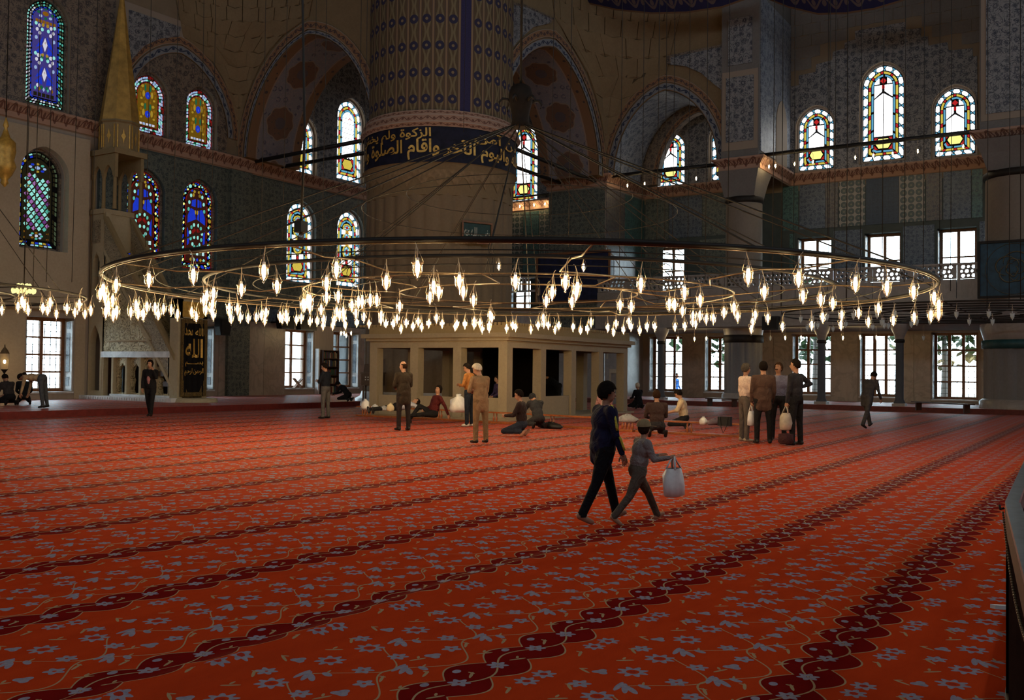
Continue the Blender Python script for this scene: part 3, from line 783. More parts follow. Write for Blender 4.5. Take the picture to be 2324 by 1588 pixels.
for k, lb in (('a', 'leftmost of the three bright stained windows over the gallery'), ('b', 'tallest bright stained window, centre of three over the gallery'), ('c', 'bright stained window over the gallery nearest the tall end column'),
              ('d', 'bright stained window inside the round arch'), ('e', 'stained window half hidden behind the gallery column in the arch'), ('f', 'stained window behind the chandelier cables and great pillar')):
    stained(fR, ST_R[k], 'R', lb)

# ------------------------------------------------------------------ clear windows
def clear(fn, axis, q, label, lights=3, shut=0, rows=4, grid=True, deep=.62):
    a0, a1, z0, z1 = q; WN[0] += 1
    w = thing('window_%d' % WN[0], fn((a0+a1)/2, z0, deep), label, 'window', kind='structure')
    f2 = lambda a, b, t: fn(a, b, t+deep)
    fr = .10; bars = []
    W = (a1-a0); cw = (W-2*fr)/lights
    holes = []
    zr = [z0+fr+(z1-z0-2*fr)*k/rows for k in range(rows+1)]
    for i in range(lights):
        for j in range(rows):
            h_ = rect(a0+fr+cw*i+.07, zr[j]+.035, a0+fr+cw*(i+1)-.07, zr[j+1]-.035)
            holes.append(list(reversed(h_)))
    MB().prism(rect(a0, z0, a1, z1), f2, 0, .09, 0, holes).build('frame', M_WOOD, w)
    for h_ in holes:
        MB().prism(h_, f2, .03, .045).build('pane', M_GLASS, w)
    if grid:
        b = MB(); n = max(4, int(W/.24)); m_ = int((z1-z0)/.26)
        for i in range(1, n): a = a0+W*i/n; b.prism(rect(a-.011, z0, a+.011, z1), f2, .2, .222)
        for j in range(1, m_): z = z0+(z1-z0)*j/m_; b.prism(rect(a0, z-.011, a1, z+.011), f2, .2, .222)
        for i in range(1, n):
            for j in range(1, m_):
                a = a0+W*i/n; z = z0+(z1-z0)*j/m_
                b.prism([(a-.026, z), (a, z-.026), (a+.026, z), (a, z+.026)], f2, .185, .235)
        b.build('grille', M_IRON, w)
    MB().prism(rect(a0-.0, z0-.06, a1+.0, z0+.005), fn, -.05, .62).build('sill', M_WHITE, w)
    if shut:                  # folded shutter leaf standing on the jamb
        s = a0 if shut < 0 else a1
        x0, x1 = (s, s+.05) if shut < 0 else (s-.05, s)
        sh = MB().prism(rect(x0, z0+.03, x1, z1-.1), fn, .05, .58).build('shutter', M_WHITE, w)
        i0, i1 = (x1, x1+.012) if shut < 0 else (x0-.012, x0)
        for za, zb in ((.08, .2), (.27, .80), (.86, .95)):
            MB().prism(rect(i0, z0+(z1-z0)*za, i1, z0+(z1-z0)*zb), fn, .2, .44).build('inlay', M_IZ_BLUE, sh)
    portal(fn((a0+a1)/2, (z0+z1)/2, TH+.05), W, z1-z0, (-1, 0, 0) if axis == 'x' else (0, -1, 0))
    return w
clear(fL, 'y', CL_L['g1'], 'clear window with folded white shutter beside the bowing man', 2, 1, 4)
clear(fL, 'y', CL_L['g2'], 'clear window mostly hidden by the black gate curtain', 2, 1, 4)
clear(fL, 'y', CL_L['g3'], 'clear window with a folding book stand on its sill', 2, 1, 4, False)
clear(fL, 'y', CL_L['g4'], 'clear window right of the bookcase by the great pillar', 2, 1, 4, False)
for k, lb in (('z', 'clear floor window behind a slender column, left of the others'), ('y', 'clear floor window partly hidden by the gallery column'), ('a', 'clear floor window behind the standing group'),
              ('b', 'clear floor window behind the stooping walker'), ('c', 'widest clear floor window nearest the end column')):
    clear(fR, 'x', CL_R[k], lb, 3, 1, 4)
for k, lb in (('ga', 'gallery window with greenery above the standing group'), ('gb', 'gallery window above the stooping walker'), ('gc', 'brightest gallery window nearest the end column'),
              ('gd', 'gallery window left of the gallery column'), ('ge', 'gallery window hidden behind the gallery column'), ('gf', 'small gallery window behind the great pillar')):
    clear(fR, 'x', CL_R[k], lb, 2, 1, 2, False)
# outdoors
b = MB(); b.box(WX+TH, -25, -1.2, 110, 60, -.4); b.box(0, WY+TH, -1.2, WX+TH, 90, -.4)
tag(b.build('ground', plain('courtyard_paving', (.12, .12, .11), .9)), 'pale courtyard paving outside the windows', kind='structure')
def outtree(x, y, h, r, label):
    t = thing('tree', (x, y, -.4), label, 'tree', 'trees outside the windows')
    MB().tube([(x, y, -.4), (x+.1, y, h*.4), (x, y+.1, h*.7)], [.28, .2, .1], 8).build('trunk', M_STONE_G, t)
    b = MB()
    for i in range(260):
        a, e, q = random.uniform(0, 2*pi), random.uniform(-1, 1), random.random()**.4*r
        c = Vector((x+q*cos(a)*sqrt(1-e*e), y+q*sin(a)*sqrt(1-e*e), h*.68+q*e*.9))
        d = Vector((random.gauss(0, 1), random.gauss(0, 1), random.gauss(0, 1))).normalized(); s = d.cross(Vector((0, 0, 1))).normalized()*random.uniform(.2, .42); u_ = d*random.uniform(.25, .5)
        b.add([c-s, c+u_, c+s, c-u_], [(0, 1, 2, 3)])
    f = b.build('foliage', M_FOLI, t); f['kind'] = 'stuff'
for x, y, h, r in ((62, 9, 6, 2.6), (60, 16, 7, 3), (68, 26, 7, 3.0), (72, 12, 8, 3.2), (64, 3.2, 5, 2.2), (26, 54, 7, 3), (21, 47, 6, 2.6), (76, 20, 9, 3.4)):
    outtree(x, y, h, r, 'leafy green tree outside, seen pale through a clear window')

# ------------------------------------------------------------------ architecture: cornices, arches, piers, pillar
def strip(path, prof, z0=0.0, side=1):
    """a moulding: profile [(out, z)] swept along a path of (x,y); uv = metres along, 0..1 across"""
    P = [Vector((p[0], p[1])) for p in path]; n = len(P); b = MB(); rows = []; S = [0.0]
    for i in range(1, n): S.append(S[-1]+(P[i]-P[i-1]).length)
    for i in range(n):
        ns = []
        for a, c in ((i-1, i), (i, i+1)):
            if 0 <= a and c < n:
                d = (P[c]-P[a]).normalized(); ns.append(Vector((-d.y, d.x))*side)
        m_ = ns[0] if len(ns) == 1 else (ns[0]+ns[1])/max(.35, 1+ns[0].dot(ns[1]))
        rows.append([(P[i].x+m_.x*o, P[i].y+m_.y*o, z+z0) for o, z in prof])
    k = len(prof); v = [p for r in rows for p in r]; f, uv = [], []
    for i in range(n-1):
        for j in range(k-1):
            f.append((i*k+j, (i+1)*k+j, (i+1)*k+j+1, i*k+j+1))
            uv.append([(S[i], j/(k-1)), (S[i+1], j/(k-1)), (S[i+1], (j+1)/(k-1)), (S[i], (j+1)/(k-1))])
    f += [tuple(range(k)), tuple((n-1)*k+j for j in range(k))]; uv += [[(0, .5)]*k]*2
    return b.add(v, f, 0, False, uv)
CP = [(0, 0), (.10, .05), (.10, .26), (.16, .30), (.26, .44), (.36, .52), (.36, .62), (0, .64)]
b = strip([(10, WY), (24.2, WY)], CP, 11.12, -1)
o = strip([(24.2, WY), (WX-.01, WY)], CP, 11.12, -1)
b.add(o.v, o.f, 0, False, [o.uv[i] for i in range(len(o.f))])
tag(b.build('trim_3', M_CORNICE), 'painted cornice along the stained glass wall', kind='structure')
PX1, PX2 = 46.1, 45.8
P1a, P1b, P2a, P2b, P3a = 26.9, 23.4, 16.9, 15.0, 5.3
tag(strip([(WX, WY), (WX, P1a), (PX1, P1a), (PX1, P1b), (WX, P1b), (WX, P2a), (PX2, P2a), (PX2, P2b), (WX, P2b), (WX, P3a), (PX2, P3a), (PX2, 2.4), (WX, 2.4), (WX, -14)], CP, 11.46, -1).build('trim_4', M_CORNICE),
    'painted cornice stepping round the piers of the gallery wall', kind='structure')

def ring_strip(c, h0, h1, spring, ap0, ap1, fn, n=14):
    """flat band between two arches, uv along it"""
    A = arch_pts(c, h0, 0, spring, ap0, n, feet=False); B = arch_pts(c, h1, 0, spring, ap1, n, feet=False)
    v = [fn(*p) for p in A]+[fn(*p) for p in B]; k = len(A); f, uv = [], []; s = 0
    for i in range(k-1):
        e = s+hypot(A[i+1][0]-A[i][0], A[i+1][1]-A[i][1])
        f.append((i, i+1, k+i+1, k+i)); uv.append([(s, 0), (e, 0), (e, 1), (s, 1)]); s = e
    return MB().add(v, f, 0, False, uv)
def soffit_strip(c, h, spring, ap, fn, t0, t1, n=14):
    A = arch_pts(c, h, 0, spring, ap, n, feet=False); k = len(A)
    v = [fn(a, b, t0) for a, b in A]+[fn(a, b, t1) for a, b in A]; f, uv = [], []; s = 0
    for i in range(k-1):
        e = s+hypot(A[i+1][0]-A[i][0], A[i+1][1]-A[i][1])
        f.append((i, i+1, k+i+1, k+i)); uv.append([(s, 0), (e, 0), (e, 1), (s, 1)]); s = e
    return MB().add(v, f, 0, True, uv)
def arch_wall(label, fn, a0, a1, zt, c, h, spring, ap, depth, mat, bands, soffit=True):
    """a wall over an arch, with painted border rings proud of its face and a painted soffit"""
    base = fn(c, spring, 0)
    t = thing('arch', base, label, 'arch', kind='structure')
    A = arch_pts(c, h, 0, spring, ap, 14, feet=False)
    MB().prism([(a0, spring)]+A+[(a1, spring), (a1, zt), (a0, zt)], fn, 0, depth).build('masonry', mat, t)
    hh, aa = h, ap
    for k, (w, mt) in enumerate(bands):
        ring_strip(c, hh+.02, hh+w-.02, spring, aa+.02, aa+w-.02, lambda a, z, k=k: fn(a, z, -.05-.03*(k % 2))).build('border', mt, t); hh += w; aa += w
    if soffit: soffit_strip(c, h-.02, spring, ap-.02, fn, -.02, depth).build('soffit', M_SOFFIT, t)
    return t
A1 = dict(c=31.9, h=3.95, spring=11.75, ap=17.0)
A2 = dict(c=40.5, h=4.7, spring=11.9, ap=17.25)
A3 = dict(c=20.05, h=2.85, spring=12.0, ap=16.1)
arch_wall('great painted arch between the stained glass wall and the great pillar', px(32.5), 27.0, 36.5, 21.5, A1['c'], A1['h'], A1['spring'], A1['ap'], 3.5, M_STONE, [(.22, M_BORDER_B), (.42, M_BORDER)])
arch_wall('great painted arch between the great pillar and the pier', py(23.4), 36.0, 46.1, 21.5, A2['c'], A2['h'], A2['spring'], A2['ap'], 3.5, M_STONE, [(.42, M_BORDER_B), (.42, M_BORDER)])
arch_wall('round painted arch over the gallery between two piers', px(46.1), 16.95, 23.4, 21.5, A3['c'], A3['h'], A3['spring'], A3['ap'], 3.2, M_STONE, [(.42, M_BORDER_B), (.38, M_BORDER)], False)
soffit_strip(A3['c'], A3['h']-.02, 12.0, A3['ap']-.02, px(46.1), -.02, 3.2).build('soffit', M_PAINT_B, bpy.data.objects['arch.002'])
arch_wall('inner painted arch ring behind the round gallery arch', px(49.6), 16.9, 23.4, 21.5, 19.6, 2.4, 12.0, 15.7, .5, M_PAINT_W, [(.3, M_BORDER)], False)
# blind arch painted over the two amber windows
t = thing('arch', (29.1, 36.4, 11.8), 'blind painted arch framing the two amber vase windows', 'arch', kind='structure')
hl = [list(reversed(arch_pts(q[0], q[1]+.12, q[2]-.1, q[3]-q[1]*1.05, q[3]+.13))) for q in (ST_L['m1'], ST_L['m2'])]
MB().prism(arch_pts(29.0, 2.75, 11.76, 12.6, 15.85), py(WY), -.06, 0, 0, hl).build('painted_field', M_PAINT_W, t)
ring_strip(29.0, 2.77, 3.1, 12.6, 15.87, 16.25, lambda a, z: (a, WY-.09, z)).build('border', M_BORDER_B, t)
ring_strip(29.0, 3.14, 3.45, 12.6, 16.3, 16.65, lambda a, z: (a, WY-.07, z)).build('border', M_BORDER, t)

# painted fields on the two walls (proud of the wall, cut round their windows)
def field(fn, poly, mat, wins, parent, name='painted_panel', t0=-.045, m=.14):
    hs = []
    for q in wins:
        if len(q) == 4 and q[3]-q[2] > 0 and q[0]-q[1] > -1e9:
            hs.append(list(reversed(arch_pts(q[0], q[1]+m, q[2]-m, q[3]-q[1]*1.05, q[3]+m))))
    return MB().prism(poly, fn, t0, 0, 0, hs).build(name, mat, parent)
WL, WR = bpy.data.objects['wall_left'], bpy.data.objects['wall_right']
field(fL, rect(14, 11.8, 25.6, 20.5), M_PAINT_W, [ST_L['ul']], WL)
field(fL, rect(36.05, 11.8, 50.9, 20.5), M_PAINT, [ST_L['u3'], ST_L['u4']], WL)
field(fR, rect(27.0, 12.12, 36.4, 20.5), M_PAINT, [ST_R['f']], WR)
field(fR, rect(16.95, 12.12, 23.35, 20.5), M_PAINT, [ST_R['d'], ST_R['e']], WR)
st = [(265, 1240), (275, 630), (360, 615), (360, 545), (480, 520), (485, 465), (600, 435), (605, 375), (690, 350), (690, 310), (765, 285), (765, 225), (1125, 160), (1130, 215), (1240, 205), (1240, 265), (1290, 262), (1295, 330), (1430, 305), (1440, 365), (1610, 350), (1615, 410), (1645, 405), (1650, 1120)]
sp = [on_x(1700+x/3.176, y/3.176, WX) for x, y in st]
sp = [(p.y, p.z) for p in sp]; sp[0] = (sp[0][0], 12.14); sp[-1] = (sp[-1][0], 12.14)
f = field(fR, sp, M_PAINT, [ST_R['a'], ST_R['b'], ST_R['c']], WR); f['label'] = 'painted panel with a stepped top edge'
q = [on_y(x, y, WY) for x, y in ((290, 22), (408, 62), (404, 84), (362, 88), (326, 104), (290, 142))]
field(fL, [(p.x, p.z) for p in q], M_PAINT, [], WL, t0=-.09)
q = [on_y(x, y, WY) for x, y in ((280, 2), (420, 52), (416, 92), (362, 99), (330, 114), (280, 160))]
field(fL, [(p.x, p.z) for p in q], M_BORDER, [], WL, t0=-.06)
# spandrel panels of the two right arches
def spandrel(fn, onf, X, pts, par, t=-.10):
    q = [onf(x, y, X) for x, y in pts]
    k = (lambda p: (p.y, p.z)) if onf is on_x else (lambda p: (p.x, p.z))
    c = sum((p for p in q), Vector())/len(q)
    MB().prism([k(c+(p-c)*1.16) for p in q], fn, t, 0).build('panel_border', M_PAINT_W, par)
    MB().prism([k(p) for p in q], fn, t-.04, t).build('painted_panel', M_PAINT, par)
A2o, A3o = bpy.data.objects['arch.001'], bpy.data.objects['arch.002']
spandrel(py(23.4), on_y, 23.4, [(1156, 12), (1190, 18), (1246, 44), (1240, 54), (1205, 62), (1172, 92), (1156, 112)], A2o)
spandrel(px(46.1), on_x, 46.1, [(1524, 132), (1640, 108), (1640, 205), (1622, 192), (1592, 166), (1560, 152), (1524, 148)], A3o)

# piers
def pier(x0, x1, y0, y1, z0, label, mat=M_STONE_G):
    t = thing('pier', ((x0+x1)/2, (y0+y1)/2, z0), label, 'pier', kind='structure')
    MB().box(x0, y0, z0, x1, y1, 21.5).build('masonry', mat, t)
    return t
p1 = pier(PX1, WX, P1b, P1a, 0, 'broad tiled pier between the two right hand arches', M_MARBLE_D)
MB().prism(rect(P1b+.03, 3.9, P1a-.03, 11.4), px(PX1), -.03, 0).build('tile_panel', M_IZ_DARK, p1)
MB().prism(rect(PX1+.03, 3.9, 48.4, 11.4), py(P1b), -.03, 0).build('tile_panel', M_IZ_RED, p1)
MB().prism(rect(48.45, 3.9, 50.95, 11.4), py(P1b), -.03, 0).build('tile_panel', M_IZ_GREEN, p1)
MB().prism(rect(PX1+.05, 12.1, 50.95, 16), py(P1b), -.03, 0).build('painted_panel', M_PAINT_B, p1)
q0, q1 = on_y(1392, 635, P1b), on_y(1440, 590, P1b)
MB().prism(rect(q0.x, q0.z, q1.x, q1.z), py(P1b), -.05, -.03).build('lit_opening_slab', M_WHITE, p1)  # white slab stands in for a daylit opening through the pier
p2 = pier(PX2, WX, P2b, P2a, 12.1, 'narrow painted pier standing on the gallery column')
MB().prism(rect(P2b+.25, 12.9, P2a-.25, 16.1), px(PX2), -.05, 0).build('painted_panel', M_PAINT, p2)
MB().prism(rect(P2b+.05, 12.5, P2a-.05, 16.4), px(PX2), -.02, 0).build('panel_border', M_BORDER, p2)
MB().prism(rect(P2b+.35, 16.7, P2a-.35, 19), px(PX2), -.05, 0).build('painted_panel', M_PAINT, p2)
MB().prism(rect(PX2+.2, 12.4, 50.9, 20), py(P2b), -.04, .0).build('painted_panel', M_PAINT_B, p2)  # blue-grey paint stands in for bluish window light on this side
pz = MB(); pz.prism(arch_pts(49.3, .9, 12.3, 14.2, 15.6), lambda a, b, t: (a, P2b-.05+t, b), -.02, .02); pz.build('niche', M_BORDER, p2)
p3 = pier(PX2, WX, 2.4, P3a, 12.1, 'painted pier standing on the end column')
MB().prism(rect(3.55, 12.8, P3a-.25, 20), px(PX2), -.05, 0).build('painted_panel', M_PAINT, p3)
MB().prism(rect(2.45, 12.5, P3a-.05, 20), px(PX2), -.02, 0).build('panel_border', M_BORDER, p3)

# stone pendentives: courses of single blocks with wavy lower edges
def pendentive(label, corner, da, db, fa, fb, z0, z1, nz, nb, mat=M_STONE):
    """da, db: unit directions along the two faces away from the corner; fa(z), fb(z): how far it reaches on each"""
    t = thing('pendentive', (corner[0], corner[1], z0), label, 'vault', kind='structure')
    C = Vector((corner[0], corner[1], 0)); da, db = Vector(da), Vector(db)
    def P(z, u, o=0.0):
        a, b = fa(z), fb(z); A = pi/2*u
        k = 1-o/max(a, b, .3)
        return C+da*(a-a*k*sin(A))+db*(b-b*k*cos(A))+Vector((0, 0, z))
    b = MB(); N = 14
    zs = [z0+(z1-z0)*i/nz for i in range(nz+1)]
    v = [P(z, i/N) for z in zs for i in range(N+1)]
    b.add(v, [(j*(N+1)+i, j*(N+1)+i+1, (j+1)*(N+1)+i+1, (j+1)*(N+1)+i) for j in range(nz) for i in range(N)], 0, True)
    b.build('backing', M_JOINT, t)
    for j in range(nz):
        n = max(1, round(nb*max(fa(zs[j]), fb(zs[j]))/4.5)); sh = .5 if j % 2 else 0
        for i in range(n+1):
            u0, u1 = max(0, (i-sh)/n), min(1, (i+1-sh)/n)
            if u1-u0 < .02: continue
            g1, g2 = .0028, .012
            um = (u0+u1)/2; w = .10*(zs[1]-zs[0])
            pr = .05+.03*random.random()
            rowb = [P(zs[j]+g2+(w if k in (0, 2) else -w*.6), uu, pr) for k, uu in enumerate((u0+g1, um, u1-g1))]
            rowt = [P(zs[j+1]-g2+(w if k in (0, 2) else -w*.6), uu, pr) for k, uu in enumerate((u0+g1, um, u1-g1))]
            bk = [P(zs[j]+g2, uu) for uu in (u0+g1, um, u1-g1)]+[P(zs[j+1]-g2, uu) for uu in (u0+g1, um, u1-g1)]
            B = MB(); B.add(rowb+rowt+bk, [(0, 1, 4, 3), (1, 2, 5, 4), (0, 6, 7, 1), (1, 7, 8, 2), (3, 4, 10, 9), (4, 5, 11, 10), (0, 3, 9, 6), (2, 8, 11, 5)])
            B.build('stone_block', mat, t)
    return t
def reach(h, spring, ap, top):
    def f(z):
        k = max(0.0, min(1.0, (z-spring)/(ap-spring)))
        x = 1-sqrt(max(0.0, 1-k*k)) if k < 1 else 1.0
        return max(.12, h*x)*1.0 if z < ap else min(top, h+(z-ap)*.25)
    return f
pendentive('coursed stone pendentive between the amber windows and the great arch', (32.48, 36.48), (0, -1, 0), (-1, 0, 0), reach(4.55, 11.75, 17.6, 5), reach(3.4, 12.0, 16.65, 5), 12.3, 20.3, 13, 9)
pendentive('mottled stone pendentive between the two right hand arches', (46.08, 23.38), (-1, 0, 0), (0, -1, 0), reach(5.5, 11.9, 18.1, 6), reach(3.4, 12.0, 16.9, 5), 12.3, 20.6, 9, 6)
# plain stone courses behind the stepped panel over the three bright windows
def inside(p, poly):
    c = False; n = len(poly)
    for i in range(n):
        (x0, y0), (x1, y1) = poly[i], poly[i-1]
        if (y0 > p[1]) != (y1 > p[1]) and p[0] < (x1-x0)*(p[1]-y0)/(y1-y0)+x0: c = not c
    return c
z = 12.2; j = 0
while z < 21:
    y = 5.35-(.45 if j % 2 else 0)
    while y < 15:
        y0, y1 = max(5.32, y+.012), min(14.98, y+.9-.012)
        if y1-y0 > .1 and not any(inside((q, w), sp) for q in (y0, y1) for w in (z, z+.6)) and not (5.8 < (y0+y1)/2 < 8.3 and z < 16):
            w = .02+.015*random.random()
            MB().prism([(y0, z+.012), ((y0+y1)/2, z-.03), (y1, z+.012), (y1, z+.588), ((y0+y1)/2, z+.546), (y0, z+.588)], fR, -w, 0).build('stone_block', M_STONE_G, WR)
        y += .9
    z += .6; j += 1
# painted medallion rings low on the vaults
def vring(label, pts, w):
    P = [Vector(p) for p in pts]; v, f, uv = [], [], []; s = 0
    for p in P: v += [p, p+Vector((-.9, 0, w))]
    for i in range(len(P)-1):
        e = s+(P[i+1]-P[i]).length; f.append((2*i, 2*i+2, 2*i+3, 2*i+1)); uv.append([(s, 0), (e, 0), (e, 1), (s, 1)]); s = e
    tag(MB().add(v, f, 0, True, uv).build('trim_%d' % (20+len(label)), M_RING), label, kind='structure')
vring('blue edged painted ring at the top of the stone pendentive', [on_x(x, y, 43.0) for x, y in ((1270, -12), (1330, 8), (1400, 24), (1480, 32), (1560, 30), (1640, 18), (1720, -10))], .8)
vring('blue edged painted ring above the bright windows', [on_x(x, y, 45.2) for x, y in ((1735, -4), (1790, 18), (1857, 34), (1920, 32), (1985, 22), (2046, 4), (2080, -12))], .8)

# tile panels on the right wall, each strip its own slab
strips = [(1777, 1812, M_IZ_GREEN), (1815, 1873, M_IZ_BLUE), (1874, 1902, M_IZ_RED), (1905, 1964, M_CIRC), (1966, 2040, M_IZ_DEEP), (2041, 2099, M_CIRC), (2102, 2138, M_IZ_RED), (2141, 2204, M_IZ_BLUE), (2206, 2230, M_IZ_GREEN)]
for x0, x1, mt in strips:
    ya, yb = on_x(x0, 430, WX).y, on_x(x1, 430, WX).y
    MB().prism(rect(yb, 9.15, ya, 11.5), fR, -.03, 0).build('tile_panel', mt, WR)
for ya, yb, mt in ((15.0, 14.75, M_IZ_GREEN), (12.72, 11.3, M_IZ_BLUE), (9.35, 7.9, M_IZ_BLUE), (5.9, 5.3, M_IZ_BLUE), (23.3, 22.2, M_IZ_DARK), (20.0, 18.2, M_IZ_DARK)):
    MB().prism(rect(yb, 4.2, ya, 8.95), fR, -.03, 0).build('tile_panel', mt, WR)
for y0, y1, mt in ((21.9, 23.3, M_IZ_DARK), (19.9, 21.85, M_IZ_BLUE), (17.0, 19.85, M_IZ_DARK)):
    MB().prism(rect(y0, 9.15, y1, 11.5), fR, -.03, 0).build('tile_panel', mt, WR)
for k in range(8):
    MB().prism(rect(27.0+k*1.15, 7.6, 28.1+k*1.15, 11.4), fR, -.03, 0).build('tile_panel', (M_CIRC, M_IZ_GREEN)[k % 2], WR)
for y0, y1 in ((4.6, 5.85), (8.05, 9.6), (11.5, 12.83), (14.9, 17.7), (19.75, 21.0)):
    n = max(1, round((y1-y0)/.9))
    for i in range(n): MB().prism(rect(y0+(y1-y0)*i/n+.01, .2, y0+(y1-y0)*(i+1)/n-.01, 3.6), fR, -.025, 0).build('marble_panel', M_MARBLE, WR)
# left wall tiles and marble
zz = [ST_L['l1'], ST_L['l2']]
field(fL, rect(25.0, 3.95, 31.9, 11.05), M_IZ_DARK, zz, WL, 'tile_panel', -.03, .1)
field(fL, rect(33.3, 4.6, 50.9, 11.05), M_IZ_DARK, [ST_L['l3'], ST_L['l4']], WL, 'tile_panel', -.03, .1)
MB().prism(rect(33.3, 3.9, 50.9, 4.55), fL, -.05, 0).build('tile_border', M_IZ_BLUE, WL)
for x0, x1 in ((26.0, 29.1), (31.5, 35.8), (41.6, 46)):
    n = max(1, round((x1-x0)/1.25))
    for i in range(n): MB().prism(rect(x0+(x1-x0)*i/n+.012, .2, x0+(x1-x0)*(i+1)/n-.012, 3.75), fL, -.03, 0).build('marble_panel', M_MARBLE, WL)
MB().box(31.9, WY-.22, .2, 33.25, WY, 11.1).build('pilaster', M_IZ_DARK, WL)
MB().box(10, WY-.35, 3.8, 24.3, WY-.0, 3.95).build('ledge', M_STONE_P, WL)
hl = [list(reversed(arch_pts(q[0], q[1]+.14, q[2]-.14, q[3]-q[1]*1.05, q[3]+.14))) for q in (ST_L['ll'],)]
MB().prism(rect(14, 3.95, 24.35, 10.9), fL, -.3, 0, 0, hl).build('stone_facing', M_STONE_P, WL)
for x0, x1 in ((14, 21.9), (24.02, 24.5)):
    n = max(1, round((x1-x0)/1.25))
    for i in range(n): MB().prism(rect(x0+(x1-x0)*i/n+.012, .2, x0+(x1-x0)*(i+1)/n-.012, 3.8), fL, -.03, 0).build('marble_panel', M_STONE_P, WL)

# iron tie rods of the arches
def rod(p, q, label, r=.10):
    tag(MB().tube([p, q], r, 8).build('tie_rod', M_BLACK), label, 'tie rod', 'iron tie rods across the arches')
rod(on_y(570, 368, WY-.02), Vector((33.34, 28.85, 11.95)), 'iron tie rod from the stained glass wall to the pillar, nearer of two')
rod(on_y(630, 380, WY-.02), Vector((35.1, 28.85, 11.9)), 'iron tie rod from the stained glass wall to the pillar, farther of two')
rod(Vector((46.1, 24.0, 11.75)), Vector((37.35, 24.0, 11.9)), 'iron tie rod from the great pillar to the tiled pier, nearer of two')
rod(Vector((46.1, 26.1, 11.85)), Vector((37.65, 26.1, 11.9)), 'iron tie rod from the great pillar to the tiled pier, farther of two')
rod(Vector((46.3, 23.2, 12.0)), Vector((46.3, 16.9, 12.0)), 'iron tie rod across the round gallery arch')
rod(Vector((46.0, 15.0, 12.15)), Vector((46.0, 4.8, 12.15)), 'long iron tie rod in front of the three bright windows')
rod(Vector((50.6, 36.4, 12.3)), Vector((50.6, 27, 12.3)), 'iron rod below the stained window behind the chandelier cables', .06)

# ------------------------------------------------------------------ the great pillar
PC = (34.2, 25.5); PR = 3.2
t = thing('pillar', (PC[0], PC[1], 0), 'huge round fluted pillar with a blue and gold inscription band', 'pillar', kind='structure')
NF = 30
flute = lambda a, z: 1-.028*abs(cos(a*NF/2))**3
b = MB(); b.lathe([(PR*1.01, 0.62), (PR, .8), (PR, 4), (PR, 8.9)], (PC[0], PC[1], 0), NF*8, 0, True, lambda a, z: 1-.022*(abs(cos(a*NF/2))**6)); b.build('shaft', m_stone('pillar_stone', (.215, .15, .09), (.285, .205, .13)), t)
b = MB(); b.lathe([(PR*1.12, 0), (PR*1.12, .3), (PR*1.05, .42), (PR*1.03, .62)], (PC[0], PC[1], 0), 64); b.build('plinth', M_WHITE, t)
# scalloped top of the flutes
b = MB()
for i in range(NF):
    a = 2*pi*(i+.5)/NF; w = pi/NF
    L = [(a-w+2*w*k/8) for k in range(9)]
    zz = [9.0+.42*sin(pi*k/8) for k in range(9)]
    v = [(PC[0]+PR*1.012*cos(x), PC[1]+PR*1.012*sin(x), z) for x, z in zip(L, zz)]+[(PC[0]+PR*1.012*cos(x), PC[1]+PR*1.012*sin(x), 9.75) for x in L]
    b.add(v, [(k, k+1, 10+k, 9+k) for k in range(8)])
b.build('scalloped_collar', plain('collar_stone', (.24, .16, .09), .85, .1), t)
b = MB(); b.lathe([(PR, 8.7), (PR*1.005, 9.7), (PR*1.03, 9.78), (PR*1.03, 9.95), (PR*1.06, 10.0)], (PC[0], PC[1], 0), 96); b.build('lower_moulding', M_STONE, t)
b = MB(); b.lathe([(PR*1.045, 10.0), (PR*1.045, 11.45)], (PC[0], PC[1], 0), 96); bd = b.build('inscription_band', plain('band_blue', (.009, .009, .024), .6, .2, 0, .5, 3), t)
n = 96; b = MB()
for z0_, z1_, r0, r1 in ((11.45, 11.62, 1.06, 1.10), (11.62, 11.95, 1.10, 1.06), (11.95, 12.15, 1.06, 1.03)):
    v, f, uv = [], [], []
    for i in range(n+1):
        a = 2*pi*i/n; v += [(PC[0]+PR*r0*cos(a), PC[1]+PR*r0*sin(a), z0_), (PC[0]+PR*r1*cos(a), PC[1]+PR*r1*sin(a), z1_)]
    for i in range(n):
        f.append((2*i, 2*i+2, 2*i+3, 2*i+1)); s0, s1 = i*.21, (i+1)*.21; uv.append([(s0, 0), (s1, 0), (s1, 1), (s0, 1)])
    b.add(v, f, 0, True, uv)
b.build('cornice', M_CORNICE, t)
